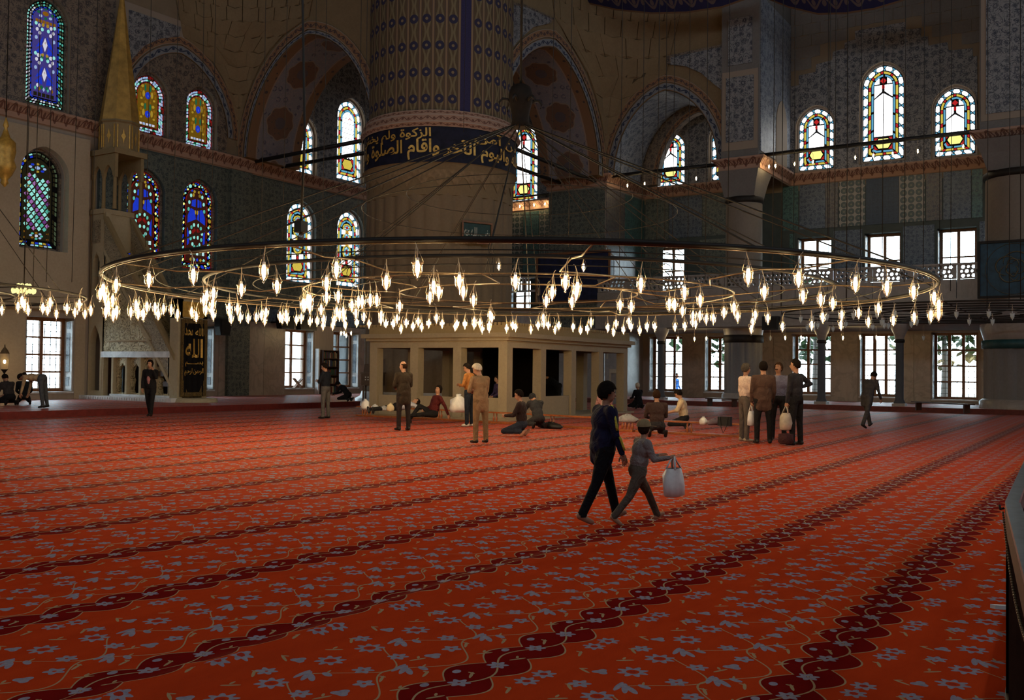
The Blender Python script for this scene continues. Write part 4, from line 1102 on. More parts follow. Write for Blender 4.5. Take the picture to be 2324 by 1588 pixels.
def m_shaft():
    g = G('painted_shaft'); x, y, z = g.xyz(g.co())
    a = g.math('ARCTAN2', y-PC[1], x-PC[0]); W = 2*pi/36
    s = a.mod(W)/W; e = (s-.5).ab()
    col = g.mix(g.noise(g.vec(a*12, z*.7, 0.0), 2.0, 4.0), (.185, .125, .07), (.26, .18, .105))
    line = e.gt(.43)*(e.lt(.47)); edge = e.gt(.40)
    zz_ = z.mod(1.1)/1.1-.5
    st_ = (s-.5-(z*(2*pi/1.1)).sin()*.14).ab().lt(.035)
    lf = ((s-.5).ab()-.17-(zz_*6.28).cos()*.09).ab().lt(.075)*(zz_.ab().gt(.1))
    fl = (((s-.5)*.55)*((s-.5)*.55)+zz_*zz_*1.21).sqrt()
    inn = g.mix(g.noise(g.vec(a*14, z*1.1, 0.0), 5.0, 3.0), (.085, .055, .035), (.13, .09, .05))
    c = g.mix(e.lt(.40), col, inn)
    c = g.mix(st_, c, (.20, .145, .075)); c = g.mix(lf, c, (.19, .15, .085)); c = g.mix(fl.lt(.19), c, (.035, .032, .065)); c = g.mix(fl.lt(.06), c, (.24, .17, .10))
    c = g.mix(edge*(e.lt(.43)), c, (.07, .045, .06)); c = g.mix(line, c, (.27, .18, .10))
    k = (a.mod(2*pi)/W).floor(); c = g.mix((k-23.0).ab().lt(.5)*(e.lt(.40)), c, g.mix(g.noise(g.vec(a*30, z*9, 0.0), 3.0), (.01, .01, .05), (.06, .05, .12)))
    return g.bsdf(c, .75, .2)
b = MB(); b.lathe([(PR*.985, 12.1), (PR*.985, 22)], (PC[0], PC[1], 0), 72*2, 0, True, lambda a, z: 1-.012*(abs(cos(a*18))**8)); b.build('painted_shaft', m_shaft(), t)
PILLAR = t

# ------------------------------------------------------------------ gallery and its columns
GX = 45.0
gal = thing('gallery', (GX, 10, 3.3), 'stone gallery with a pierced balustrade below the bright windows', 'gallery', kind='structure')
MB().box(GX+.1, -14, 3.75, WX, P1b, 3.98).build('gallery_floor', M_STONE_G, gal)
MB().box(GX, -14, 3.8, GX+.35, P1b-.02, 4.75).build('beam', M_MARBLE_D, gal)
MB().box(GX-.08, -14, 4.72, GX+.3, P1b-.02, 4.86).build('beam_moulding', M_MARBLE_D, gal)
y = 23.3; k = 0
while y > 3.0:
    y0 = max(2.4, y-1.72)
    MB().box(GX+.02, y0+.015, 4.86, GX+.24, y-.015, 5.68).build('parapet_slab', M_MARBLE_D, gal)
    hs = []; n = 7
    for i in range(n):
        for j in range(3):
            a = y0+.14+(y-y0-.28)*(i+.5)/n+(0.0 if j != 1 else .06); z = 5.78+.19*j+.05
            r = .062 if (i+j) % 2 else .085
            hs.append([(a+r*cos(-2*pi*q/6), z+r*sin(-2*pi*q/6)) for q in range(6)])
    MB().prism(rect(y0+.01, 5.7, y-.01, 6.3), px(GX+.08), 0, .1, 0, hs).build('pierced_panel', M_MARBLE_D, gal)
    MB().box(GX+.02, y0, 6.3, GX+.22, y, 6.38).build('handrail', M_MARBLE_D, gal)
    y -= 1.72
def gcol(x, y, r, label, top=3.8):
    t = thing('column', (x, y, ZF), label, 'column', 'slender columns under the gallery')
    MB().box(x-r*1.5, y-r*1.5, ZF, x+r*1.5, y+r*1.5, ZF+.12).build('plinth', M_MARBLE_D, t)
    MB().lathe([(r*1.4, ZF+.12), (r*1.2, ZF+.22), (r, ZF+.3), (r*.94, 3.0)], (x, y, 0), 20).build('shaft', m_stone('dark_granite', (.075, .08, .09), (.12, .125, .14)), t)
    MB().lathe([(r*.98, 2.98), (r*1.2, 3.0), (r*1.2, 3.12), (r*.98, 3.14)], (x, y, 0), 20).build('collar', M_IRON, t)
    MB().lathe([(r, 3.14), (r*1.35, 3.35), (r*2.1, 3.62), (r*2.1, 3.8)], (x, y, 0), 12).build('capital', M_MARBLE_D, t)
gcol(45.2, 19.75, .18, 'slender dark gallery column left of the standing group')
gcol(45.2, 11.8, .18, 'slender dark gallery column right behind the standing group')
gcol(45.2, 8.42, .18, 'slender dark gallery column right of the stooping walker')
def bigcol(x, y, r, label, ringz, mt):
    t = thing('column', (x, y, ZF), label, 'column', kind='structure')
    MB().lathe([(r*1.12, ZF), (r*1.12, .5), (r*1.03, .6)], (x, y, 0), 48).build('plinth', M_MARBLE_D, t)
    MB().lathe([(r, .55), (r, ringz-.12)], (x, y, 0), 16*8, 0, True, lambda a, z: 1-.05*abs(cos(a*8))**4).build('fluted_shaft', m_stone('column_grey', (.18, .175, .175), (.25, .245, .245)), t)
    MB().lathe([(r*1.0, ringz-.14), (r*1.06, ringz-.1), (r*1.06, ringz+.2), (r*1.0, ringz+.24)], (x, y, 0), 48).build('dark_ring', mt, t)
    MB().lathe([(r*1.0, ringz+.24), (r*1.1, ringz+.7), (r*1.12, 4.9)], (x, y, 0), 48).build('drum', M_MARBLE_D, t)
    MB().lathe([(r*.98, 4.9), (r*.96, 9.9)], (x, y, 0), 48).build('upper_shaft', m_stone('column_upper', (.21, .175, .145), (.28, .24, .20)), t)
    MB().lathe([(r*.98, 9.9), (r*1.03, 9.95), (r*1.03, 10.15), (r*.98, 10.2)], (x, y, 0), 48).build('collar', M_IRON, t)
    q = r*1.02
    b = MB()
    v = []
    for z, s in ((10.2, .80), (10.9, .95), (11.46, 1.12)): v += [(x-q*s, y-q*s, z), (x+q*s, y-q*s, z), (x+q*s, y+q*s, z), (x-q*s, y+q*s, z)]
    b.add(v, [(4*j+i, 4*j+(i+1) % 4, 4*j+4+(i+1) % 4, 4*j+4+i) for j in range(2) for i in range(4)]+[(8, 9, 10, 11), (3, 2, 1, 0)]); b.build('capital', M_STONE_G, t)
    return t
bigcol(46.5, 15.95, .92, 'tall gallery column between the round arch and the bright windows', 3.2, M_IRON)
bigcol(46.1, 3.75, 1.42, 'tall end column with a dark teal ring', 2.85, plain('teal_ring', (.015, .06, .065), .5))
# railing of the far corner gallery
cg = thing('gallery', (47.5, 32, 4.2), 'small corner gallery with white balusters behind the chandelier cables', 'gallery', kind='structure')
MB().box(47.6, 27, 4.0, WX, 36.4, 4.3).build('gallery_floor', M_MARBLE_D, cg)
MB().box(47.5, 27, 6.9, 47.7, 36.4, 7.0).build('handrail', M_WHITE, cg)
for i in range(34): MB().box(47.55, 29.0+i*.2, 6.2, 47.63, 29.09+i*.2, 6.9).build('baluster', M_WHITE, cg)
MB().box(47.5, 27, 4.0, 47.7, 36.4, 5.0).build('parapet', M_WHITE, cg)
MB().box(47.5, 27, 6.1, 47.7, 36.4, 6.22).build('rail', M_WHITE, cg)

# ------------------------------------------------------------------ chandeliers and their glass lamps
LAMPS_MAIN = [(238, 677),(245, 669),(254, 683),(239, 696),(238, 711),(258, 710),(257, 718),(273, 661),(286, 694),(291, 710),(308, 713),(320, 716),(323, 653),(325, 698),(350, 703),(354, 716),(371, 702),(395, 642),(402, 705),(398, 716),(423, 710),(447, 683),(453, 673),(461, 692),(451, 706),(441, 721),(496, 634),(486, 669),(487, 700),(480, 717),(497, 707),(526, 703),(521, 725),(542, 710),(542, 722),(560, 724),(548, 659),(577, 711),(598, 729),(605, 723),(620, 716),(625, 623),(639, 653),(638, 715),(658, 719),(672, 725),(654, 683),(665, 691),(695, 726),(705, 722),(693, 695),(705, 685),(708, 699),(730, 726),(731, 740),(742, 728),(748, 647),(741, 697),(741, 711),(753, 740),(756, 694),(760, 674),(755, 718),(766, 704),(766, 730),(773, 616),(774, 724),(779, 710),(782, 739),(789, 735),(788, 680),(799, 732),(804, 688),(806, 722),(807, 713),(815, 733),(816, 683),(821, 685),(836, 736),(848, 718),(849, 729),(891, 645),(949, 612),(887, 737),(894, 735),(909, 748),(911, 724),(928, 733),(869, 689),(944, 698),(949, 731),(956, 744),(961, 743),(975, 735),(991, 664),(1006, 659),(1003, 680),(1048, 643),(1050, 664),(1004, 722),(1004, 736),(1032, 743),(1074, 684),(1071, 732),(1075, 738),(1083, 737),(1091, 734),(1111, 724),(1113, 737),(1110, 747),(1125, 737),(1119, 749),(1132, 606),(1154, 708),(1164, 738),(1170, 744),(1170, 643),(1183, 747),(1205, 749),(1219, 738),(1233, 687),(1237, 725),(1232, 735),(1245, 740),(1253, 666),(1260, 750),(1271, 741),(1293, 637),(1304, 658),(1320, 664),(1314, 685),(1325, 608),(1372, 696),(1318, 751),(1324, 743),(1350, 734),(1334, 748),(1398, 736),(1393, 755),(1405, 745),(1426, 742),(1433, 732),(1433, 750),(1453, 751),(1456, 698),(1448, 649),(1503, 693),(1514, 707),(1509, 611),(1551, 694),(1563, 685),(1543, 718),(1483, 742),(1508, 743),(1541, 740),(1558, 743),(1571, 736),(1591, 718),(1594, 734),(1594, 662),(1610, 724),(1647, 711),(1643, 725),(1658, 720),(1678, 631),(1689, 716),(1699, 700),(1715, 666),(1825, 634),(1817, 675),(1947, 646),(2044, 653),(1891, 681),(1936, 690),(1928, 712),(1955, 702),(2111, 663),(2148, 677),(2165, 694),(2152, 712),(2120, 718),(2081, 722),(2033, 729),(1976, 732),(1913, 739),(1886, 717),(1846, 739),(1834, 721),(1775, 725),(1779, 743),(1707, 732),(1708, 748),(1701, 702)]
LAMPS_LEFT = [(4, 705),(50, 685),(55, 694),(41, 697),(64, 706),(114, 690),(97, 701),(108, 706),(128, 714),(152, 702),(170, 710),(180, 693),(193, 714),(206, 706)]
LAMPS_UNLIT = [(1750, 724),(1740, 747),(1795, 747),(1807, 722),(1813, 737),(1864, 720),(1862, 736),(1868, 739),(1904, 737),(1904, 747),(1919, 716),(1956, 744),(1969, 732),(1982, 714),(2002, 740),(2021, 732),(2044, 715),(2040, 738),(2071, 736),(2079, 732),(2087, 736),(2107, 716),(2136, 731),(2173, 716),(2197, 730),(2242, 715),(2259, 731),(2311, 716)]
CC = Vector((16.0, 10.0, 0)); ZR = 3.1
def ringpts(c, r, z, n=96, wob=0.0): return [(c[0]+r*cos(2*pi*i/n), c[1]+r*sin(2*pi*i/n), z+wob*sin(5*2*pi*i/n)) for i in range(n)]
ch = thing('chandelier', (CC.x, CC.y, ZR), 'huge low ring chandelier with two dark iron hoops and a round hub on cables', 'chandelier')
MB().tube(ringpts(CC, 7.5, ZR), .034, 8, close=True).build('outer_hoop', M_IRON, ch)
MB().tube(ringpts(CC, 7.48, ZR-.036), .012, 6, close=True).build('hoop_lining', M_BRASS, ch)
MB().tube(ringpts(CC, 5.85, ZR), .028, 8, close=True).build('inner_hoop', M_IRON, ch)
MB().tube(ringpts(CC, 4.1, ZR-.06, 64), .016, 6, close=True).build('small_hoop', M_BRASS, ch)
MB().tube(ringpts(CC, 2.3, ZR-.06, 48), .016, 6, close=True).build('small_hoop', M_BRASS, ch)
for r in (6.65, 5.0, 3.2): MB().tube(ringpts(CC, r, ZR-.02, 72), .009, 5, close=True).build('wire_hoop', M_IRON, ch)
for i in range(12):
    a = 2*pi*(i+.3)/12; p = lambda r, z, o=0: (CC.x+r*cos(a+o), CC.y+r*sin(a+o), z)
    MB().tube([p(7.48, ZR), p(6.6, ZR-.07), p(5.85, ZR-.02)], .014, 5).build('spoke', M_BRASS, ch)
    MB().tube([p(5.85, ZR-.02), p(4.9, ZR-.10), p(4.1, ZR-.06, .26), p(3.1, ZR-.12, .3), p(2.3, ZR-.06)], .013, 5).build('zigzag_bar', M_BRASS, ch)
HZ = 6.55
hub = MB(); hub.lathe([(.04, .62), (.12, .60), (.19, .55), (.235, .42), (.235, .28), (.20, .14), (.17, .02), (.165, -.12), (.20, -.24), (.15, -.25), (.02, -.26)], (CC.x, CC.y, HZ), 24)
hb = hub.build('hub', plain('hub_bronze', (.016, .011, .008), .75, .15), ch)
for i in range(6):
    a = 2*pi*(i+.2)/6; q = lambda r, z: (CC.x+r*cos(a), CC.y+r*sin(a), HZ+z)
    MB().tube([q(.18, .22), (q(.26, .30)), q(.36, .31), q(.42, .24), q(.40, .15)], [.03, .028, .026, .022, .012], 6).build('scroll_arm', M_IRON, hb)
MB().tube([(CC.x, CC.y, HZ+.6), (CC.x+.01, CC.y, 12), (CC.x, CC.y, 24)], .028, 6).build('main_rope', M_CABLE, ch)
for i in range(14):
    a = 2*pi*(i+.15)/14
    MB().tube([(CC.x+.13*cos(a), CC.y+.13*sin(a), HZ-.2), (CC.x+7.5*cos(a), CC.y+7.5*sin(a), ZR)], .013, 4).build('cable', M_CABLE, ch)
for i in range(8):
    a = 2*pi*(i+.55)/8
    MB().tube([(CC.x+.1*cos(a), CC.y+.1*sin(a), HZ-.2), (CC.x+4.1*cos(a), CC.y+4.1*sin(a), ZR-.06)], .008, 4).build('cable', M_CABLE, ch)
MB().tube(ringpts(CC, 2.2, 4.95, 40), .007, 4, close=True).build('spreader_ring', M_CABLE, ch)
MB().tube(ringpts(CC, 3.05, 4.62, 40), .007, 4, close=True).build('spreader_ring', M_CABLE, ch)
# scrolled wrought iron inside the hoops
for i in range(6):
    a = 2*pi*(i+.4)/6; pts = []
    for k in range(26):
        w = k/25; r = .34*(1-w)+.03; th = w*11
        pts.append((CC.x+(3.2+r*cos(th))*cos(a), CC.y+(3.2+r*cos(th))*sin(a), ZR+.22+r*sin(th)))
    MB().tube(pts, .008, 4).build('scroll', M_IRON, ch)

def lamp(lit=True, drop=.27):
    """glass oil-lamp bowl on a bent wire, rim at the origin"""
    r = .062
    b = MB(); b.lathe([(r*1.25, .0), (r*1.02, -.018), (r*.98, -.05), (r*.94, -.10), (r*.72, -.145), (r*.30, -.178), (r*.14, -.186), (r*.26, -.198), (r*.14, -.212), (.001, -.216)], (0, 0, 0), 12, cap=False)
    o = b.build('glass_lamp', M_LGLASS if lit else M_UGLASS)
    b = MB(); b.lathe([(.012, .02), (.019, -.005), (.024, -.045), (.025, -.08), (.018, -.115), (.004, -.135)], (0, 0, 0), 8)
    b.build('bulb' , M_BULB if lit else M_GLASS, o)
    b = MB(); b.lathe([(.016, .055), (.02, .05), (.02, .015), (.014, .012)], (0, 0, 0), 8); b.build('socket', M_PLASTIC, o)
    b = MB(); b.tube([(0, 0, .05), (-.004, .002, drop*.55), (-.03, .012, drop*.9), (-.055, .02, drop)], .0055, 5)
    for i in range(3):
        a = 2*pi*i/3; b.tube([(r*1.2*cos(a), r*1.2*sin(a), 0), (-.02, .008, drop*.78)], .0016, 3)
    b.build('hook', M_WIRE, o)
    return o
LP0 = lamp(True); LU0 = lamp(False); LT0 = lamp(True, .52); LG0 = lamp(True, .92); LGU = lamp(False, .92)
used = set()
def put_lamp(proto, p, rz, label, group):
    if proto.name not in used:
        used.add(proto.name); o = proto; o.location = p; o.rotation_euler = (0, 0, rz); o['label'] = label
    else: o = dup(proto, p, rz, label)
    o['category'] = 'lamp'; o['group'] = group
    return o
PLACED = []
def spaced(p):
    d = (p-CAMP).normalized()
    for _ in range(12):
        if all((p-q).length > .19 for q in PLACED): break
        p = p+d*.2
    PLACED.append(p); return p
def ring_far(x, y, R):
    d = ray(x, y); A = d.x*d.x+d.y*d.y; B = -2*(d.x*CC.x+d.y*CC.y); C_ = CC.x**2+CC.y**2-R*R
    q = B*B-4*A*C_
    return CAMP+d*((-B+sqrt(max(q, 0)))/(2*A))
for x, y in LAMPS_MAIN:
    p = on_z(x, y, 2.74); r = hypot(p.x-CC.x, p.y-CC.y)
    if r > 7.75: p = ring_far(x, y, 7.55); r = 7.55
    rr = min((7.5, 6.65, 5.85, 5.0, 4.1, 3.2, 2.3), key=lambda k: abs(k-r))
    q = Vector((p.x-CC.x, p.y-CC.y, 0)).normalized()
    th = atan2(q.y, q.x)
    for _ in range(20):
        p = Vector((CC.x+rr*cos(th), CC.y+rr*sin(th), p.z))
        if all((p-k).length > .19 for k in PLACED): break
        th += .1/rr
    PLACED.append(p); r = rr
    if r > 6.75: lb, gp = 'lit glass lamp hanging from the outer hoop of the great chandelier', 'lamps on the outer hoop'
    elif r > 5.1: lb, gp = 'lit glass lamp hanging from the inner hoop of the great chandelier', 'lamps on the inner hoop'
    else: lb, gp = 'lit glass lamp hanging from the brass bars inside the great chandelier', 'lamps inside the hoops'
    put_lamp(LP0, (p.x, p.y, p.z+.085), random.uniform(0, 6.28), lb, gp)
# second chandelier, partly out of the frame
C2 = Vector((9.0, 21.8, 0))
c2 = thing('chandelier', (C2.x, C2.y, ZR-.08), 'second hoop chandelier running out of the frame before the far left window', 'chandelier')
for r in (4.7, 3.3): MB().tube(ringpts(C2, r, ZR-.08, 72), .024, 6, close=True).build('hoop', M_IRON, c2)
for i in range(10):
    a = 2*pi*i/10
    MB().tube([(C2.x+1.2*cos(a), C2.y+1.2*sin(a), ZR-.1), (C2.x+4.7*cos(a), C2.y+4.7*sin(a), ZR-.08)], .014, 5).build('spoke', M_IRON, c2)
for i in range(6):
    a = 2*pi*i/6
    MB().tube([(C2.x+4.7*cos(a), C2.y+4.7*sin(a), ZR-.08), (C2.x, C2.y, 9)], .009, 4).build('cable', M_CABLE, c2)
MB().tube([(C2.x, C2.y, 9), (C2.x, C2.y, 24)], .02, 5).build('main_rope', M_CABLE, c2)
for x, y in LAMPS_LEFT:
    p = on_z(x, y, 2.74); put_lamp(LP0, (p.x, p.y, p.z+.085), random.uniform(0, 6.28), 'lit glass lamp on the second chandelier before the far left window', 'lamps on the second chandelier')
# third chandelier, unlit, under the gallery side
C3 = Vector((37.0, 4.5, 0))
c3 = thing('chandelier', (C3.x, C3.y, 3.72), 'unlit hoop chandelier in front of the gallery at far right', 'chandelier')
for r in (6.4, 5.3, 4.2, 3.1, 2.0, .9): MB().tube(ringpts(C3, r, 3.72, 72), .03, 6, close=True).build('hoop', M_IRON, c3)
for i in range(10):
    a = 2*pi*i/10
    MB().tube([(C3.x+1.5*cos(a), C3.y+1.5*sin(a), 3.7), (C3.x+6.4*cos(a), C3.y+6.4*sin(a), 3.72)], .016, 5).build('spoke', M_IRON, c3)
for i in range(8):
    a = 2*pi*(i+.4)/8
    MB().tube([(C3.x+6.4*cos(a), C3.y+6.4*sin(a), 3.72), (C3.x+6.4*cos(a), C3.y+6.4*sin(a), 23.9)], .011, 4).build('cable', M_CABLE, c3)
for x, y in LAMPS_UNLIT:
    p = on_z(x, y, 3.38); q = p-Vector((C3.x, C3.y, p.z)); rr = min((6.4, 5.3, 4.2, 3.1, 2.0, .9), key=lambda k: abs(k-q.length)); p = Vector((C3.x, C3.y, p.z))+q.normalized()*rr
    o = put_lamp(LU0, (p.x, p.y, p.z+.1), random.uniform(0, 6.28), 'small unlit clear glass lamp hanging in front of the gallery', 'unlit lamps on the third chandelier')
# small lamps strung under the gallery and along the tie rods
for x, y in ((1539, 769), (1576, 770), (1603, 769), (1782, 768), (1818, 767), (1913, 768), (1952, 766), (1989, 767)):
    p = on_x(x, y, 45.9); put_lamp(LG0, (p.x, p.y, p.z+.09), 0, 'small lit lamp hanging under the gallery edge before the floor windows', 'lamps under the gallery')
for x, y in ((1748, 768), (2096, 767)):
    p = on_x(x, y, 45.9); put_lamp(LGU, (p.x, p.y, p.z+.09), 0, 'unlit lamp hanging under the gallery edge before the floor windows', 'unlit lamps under the gallery')
for x, y in ((774, 757), (781, 757), (786, 762), (797, 757)):
    p = on_y(x, y, 34.0); put_lamp(LP0, (p.x, p.y, p.z+.09), 0, 'small lit lamp before the window beside the great pillar', 'lamps before the pillar window')
for x, y in ((1424, 427), (1463, 424), (1580, 410)):
    p = on_x(x, y, 46.33); put_lamp(LT0, (p.x, p.y, 11.48), 0, 'small lit lamp under the tie rod of the round arch', 'lamps in the round arch')
for x, y in ((1760, 389), (1803, 385), (1845, 386), (1941, 371), (1982, 368), (2026, 363), (2083, 355), (2133, 350), (2186, 343), (1745, 426)):
    p = on_x(x, y, 46.03); put_lamp(LT0, (p.x, p.y, 11.63), 0, 'small lit lamp under the long tie rod before the bright windows', 'lamps on the long tie rod')
for x, y in ((1153, 461), (1180, 458), (1212, 454), (1237, 450)):
    p = on_x(x, y, 50.63); put_lamp(LT0, (p.x, p.y, 11.78), 0, 'small lit lamp below the stained window behind the chandelier cables', 'lamps in the far corner')
# thin suspension wires coming down from the dome
for k, (x, y1, D) in enumerate(((390, 640, 26), (475, 700, 27), (590, 640, 25), (640, 600, 26), (728, 700, 24), (808, 690, 27), (822, 640, 25), (870, 250, 30), (1052, 300, 31), (1290, 560, 24), (1405, 640, 27), (1490, 600, 28), (1507, 620, 30), (1525, 640, 30), (1560, 640, 31), (1650, 690, 26), (1752, 700, 24), (1772, 700, 26),
        (1880, 640, 29), (1893, 640, 28), (1920, 700, 27), (1952, 640, 30), (2002, 600, 25), (2052, 640, 28), (2157, 660, 30), (2240, 700, 30), (2290, 700, 29), (75, 650, 22), (55, 650, 23), (105, 640, 24), (163, 640, 26), (205, 700, 25), (330, 560, 26), (450, 600, 28), (710, 400, 26), (1250, 520, 27), (1455, 640, 29), (1600, 650, 28), (1800, 640, 30), (2095, 640, 30))):
    p = CAMP+ray(x, y1)*D
    tag(MB().tube([(p.x, p.y, p.z), (p.x+.02, p.y-.02, p.z+6), (p.x, p.y, 23.95)], .010, 4).build('hanging_wire', M_CABLE), 'thin dark suspension wire dropping from the dome', 'wire', 'suspension wires from the dome')

# ------------------------------------------------------------------ pulpit with stairs and gilded spire
def m_carved(name, a, b, sc=1.0):
    g = G(name); x, y, z = g.xyz(g.co()); p = g.vec(x+y, z, 0.0)
    w = g.noise(p, 2.4*sc, 2.0, .5, 2.6); l = ((w-.5)*8.0).sin().ab()
    v = g.vor(p, 5.0*sc, 'F1', .7); h = g.math('SMOOTH_MIN', l, v*2.4, .2)
    c = g.mix(h.lt(.26), a, b); c = g.mix(g.noise(p, 1.2, 3.0)*.4, c, tuple(q*.5 for q in a))
    return g.bsdf(c, .5, .35, .1, g.bump(h, .6, .03))
M_CARVE = m_carved('carved_gilt_marble', (.52, .42, .24), (.16, .115, .05))
M_CARVE_F = m_carved('fine_carved_lattice', (.40, .32, .21), (.10, .075, .045), 2.2)
M_MIN = m_stone('pulpit_marble', (.40, .32, .20), (.52, .43, .29))
M_MIN_D = m_stone('pulpit_marble_worn', (.28, .20, .10), (.36, .265, .14))
XM = 24.6; XW = 1.35; LZ = lambda y: .75+(y-31.05)*1.27     # stringer line along the stair
my = thing('pulpit', (XM+.6, 33.5, ZF), 'carved marble pulpit with a steep stair, arcaded side and gilded pointed spire', 'pulpit')
pM = lambda a, b, t: (XM+t, a, b)
MB().box(XM-.35, 30.7, ZF, XM+XW+.2, WY, ZF+.16).build('plinth', M_WHITE, my)
b = MB()
for k in range(34): b.box(XM-.38, 31.0+k*.155, ZF+.03, XM-.34, 31.1+k*.155, ZF+.12)
b.build('bead_course', M_WHITE, my)
# arcade of small ogee openings under the ledge
hs = []; AY = [31.75, 32.62, 33.49, 34.36]
def ogee(c, z0, w, h):
    L = [(-w*.8, 0), (-w*1.0, h*.12), (-w*.85, h*.36), (-w*.72, h*.42), (-w, h*.52), (-w, h*.74), (-w*.7, h*.86), (-w*.25, h*.93), (0, h), (w*.25, h*.93), (w*.7, h*.86), (w, h*.74), (w, h*.52), (w*.72, h*.42), (w*.85, h*.36), (w*1.0, h*.12), (w*.8, 0)]
    return [(c+a, z0+b_) for a, b_ in L]
for y in AY: hs.append(list(reversed(ogee(y, .5, .24, 1.2))))
MB().prism(rect(31.2, .36, 34.86, 1.92), pM, .16, .3, 0, hs).build('arcade_screen', M_CARVE, my)
for y in (31.28, 32.18, 33.05, 33.92, 34.80): MB().box(XM, y-.06, .36, XM+.16, y+.06, 1.95).build('pilaster', M_MIN, my)
MB().box(XM-.06, 31.2, 1.92, XM+.3, 35.5, 2.16).build('ledge', M_WHITE, my)
MB().box(XM+.42, 31.2, .36, XM+1.2, 34.9, 1.92).build('shade_backing', M_BLACK, my)  # black backing painted for the shade behind the arcade openings
MB().box(XM-.04, 31.2, .34, XM+.35, 34.9, .44).build('sill', M_WHITE, my)
# carved stair side
MB().prism([(31.95, 2.16), (35.5, 2.16), (35.5, LZ(35.5)-.12)], pM, .02, XW-.02).build('carved_side', M_CARVE, my)
MB().prism([(32.6, 2.62), (35.15, 2.62), (35.15, LZ(35.15)-.5)], pM, -.02, .02).build('raised_panel', M_CARVE, my)
MB().prism([(32.5, 2.55), (35.2, 2.55), (35.2, 2.62), (32.6, 2.62)], pM, -.035, .02).build('panel_moulding', M_MIN, my)
MB().prism([(32.45, 2.60), (35.15, LZ(35.15)-.62), (35.15, LZ(35.15)-.5), (32.38, 2.62)], pM, -.035, .02).build('panel_moulding', M_MIN, my)
MB().prism([(30.95, .36), (31.3, .36), (31.3, 1.0), (30.95, .62)], pM, .0, XW).build('newel_base', M_CARVE_F, my)
# steps
for k in range(14):
    y = 31.1+k*.31; MB().box(XM+.1, y, .4+k*.39, XM+XW-.1, y+.34, .6+k*.39).build('step', M_WOOD_D, my)  # dark wood colour stands in for shade in the stair well
for nm, x0, x1 in (('balustrade', XM-.03, XM+.1), ('balustrade', XM+XW-.1, XM+XW+.03)):
    P_ = lambda a, b, t: (t, a, b)
    bb = MB().prism([(31.0, LZ(31.0)), (35.5, LZ(35.5)), (35.5, LZ(35.5)+1.25), (31.0, LZ(31.0)+1.25)], P_, x0+.03, x1-.03).build(nm, M_CARVE_F, my)
    MB().prism([(30.95, LZ(30.95)-.16), (35.5, LZ(35.5)-.16), (35.5, LZ(35.5)+.04), (30.95, LZ(30.95)+.04)], P_, x0, x1).build('stringer', M_MIN, bb)
    MB().prism([(30.95, LZ(30.95)+1.2), (35.5, LZ(35.5)+1.2), (35.5, LZ(35.5)+1.42), (30.95, LZ(30.95)+1.42)], P_, x0-.03, x1+.03).build('handrail', M_MIN_D, bb)
# tower with passage, niche, canopy and spire
TY0, TY1 = 34.9, 36.42; TXc, TYc = XM+XW/2, 35.65
hs = [list(reversed(arch_pts(36.0, .36, .55, 2.5, 3.25, 8, .5)))]
MB().prism(rect(35.5, .36, TY1, 3.6), pM, 0, .3, 0, hs).build('passage_wall', M_MIN, my)
MB().box(XM+.9, 35.5, .36, XM+1.1, TY1, 3.5).build('passage_back', M_WOOD_D, my)
MB().box(XM+.02, 35.42, .36, XM+.25, 35.56, 7.9).build('tower_pilaster', M_MIN, my)
hs = [list(reversed(ogee(36.0, 4.55, .22, 1.75)))]
MB().prism(rect(35.55, 3.6, TY1, 6.35), pM, 0, .25, 0, hs).build('tower_wall', M_MIN, my)
MB().box(XM+.5, 35.55, 3.6, XM+.6, TY1, 6.3).build('niche_back', M_WOOD_D, my)
MB().box(XM, 35.55, 6.35, XM+XW, TY1, 7.9).build('tower_parapet', M_MIN, my)
MB().box(XM-.02, 35.75, 6.65, XM+.02, 36.25, 7.6).build('carved_panel', M_CARVE_F, my)
MB().box(XM-.06, 35.5, 7.85, XM+XW+.06, TY1, 8.05).build('tower_cornice', M_MIN, my)
for y in (34.95, 35.68, 36.35):
    for x in (XM+.06, XM+XW-.06):
        MB().lathe([(.09, 8.0), (.075, 8.2), (.07, 9.3), (.11, 9.5)], (x, y, 0), 10).build('canopy_post', M_MIN_D, my)
for x in (XM-.02, XM+XW-.14):
    A = arch_pts(35.32, .28, 9.3, 9.42, 9.85, 6, .4, False); B_ = arch_pts(36.02, .28, 9.3, 9.42, 9.85, 6, .4, False)
    MB().prism([(34.85, 9.3)]+[(34.95, 9.3)]+A+[(35.66, 9.3)]+B_+[(36.42, 9.3), (36.42, 10.3), (34.85, 10.3)], lambda a, b, t, x=x: (x+t, a, b), 0, .14).build('canopy_arch', M_MIN_D, my)
MB().box(XM-.1, 34.78, 10.28, XM+XW+.1, 36.46, 10.5).build('canopy_cornice', M_MIN_D, my)
dr = MB(); dr.lathe([(.78, 10.5), (.78, 11.6), (.86, 11.66), (.80, 11.74)], (TXc, TYc-.05, 0), 8, 0, False)
dr = dr.build('drum', M_MIN_D, my)
for k in range(8):
    a = 2*pi*(k+.5)/8; r = .78*cos(pi/8)+.012
    c = Vector((TXc+r*cos(a), TYc-.05+r*sin(a), 11.05)); T_ = Vector((-sin(a), cos(a), 0)); Nn = Vector((cos(a), sin(a), 0))
    b = MB(); b.add([c+T_*p+Vector((0, 0, q))+Nn*.02 for p, q in ((-.10, 0), (-.04, -.1), (0, -.32), (.04, -.1), (.10, 0), (.04, .1), (0, .32), (-.04, .1))], [tuple(range(8))]); b.build('lozenge', M_GOLDP, dr)
    for s in (-1, 1):
        b = MB(); b.obox(c+T_*(.235*s)+Nn*.01, T_*.02, Nn*.015, Vector((0, 0, .48))); b.build('gilt_fillet', M_GOLDP, dr)
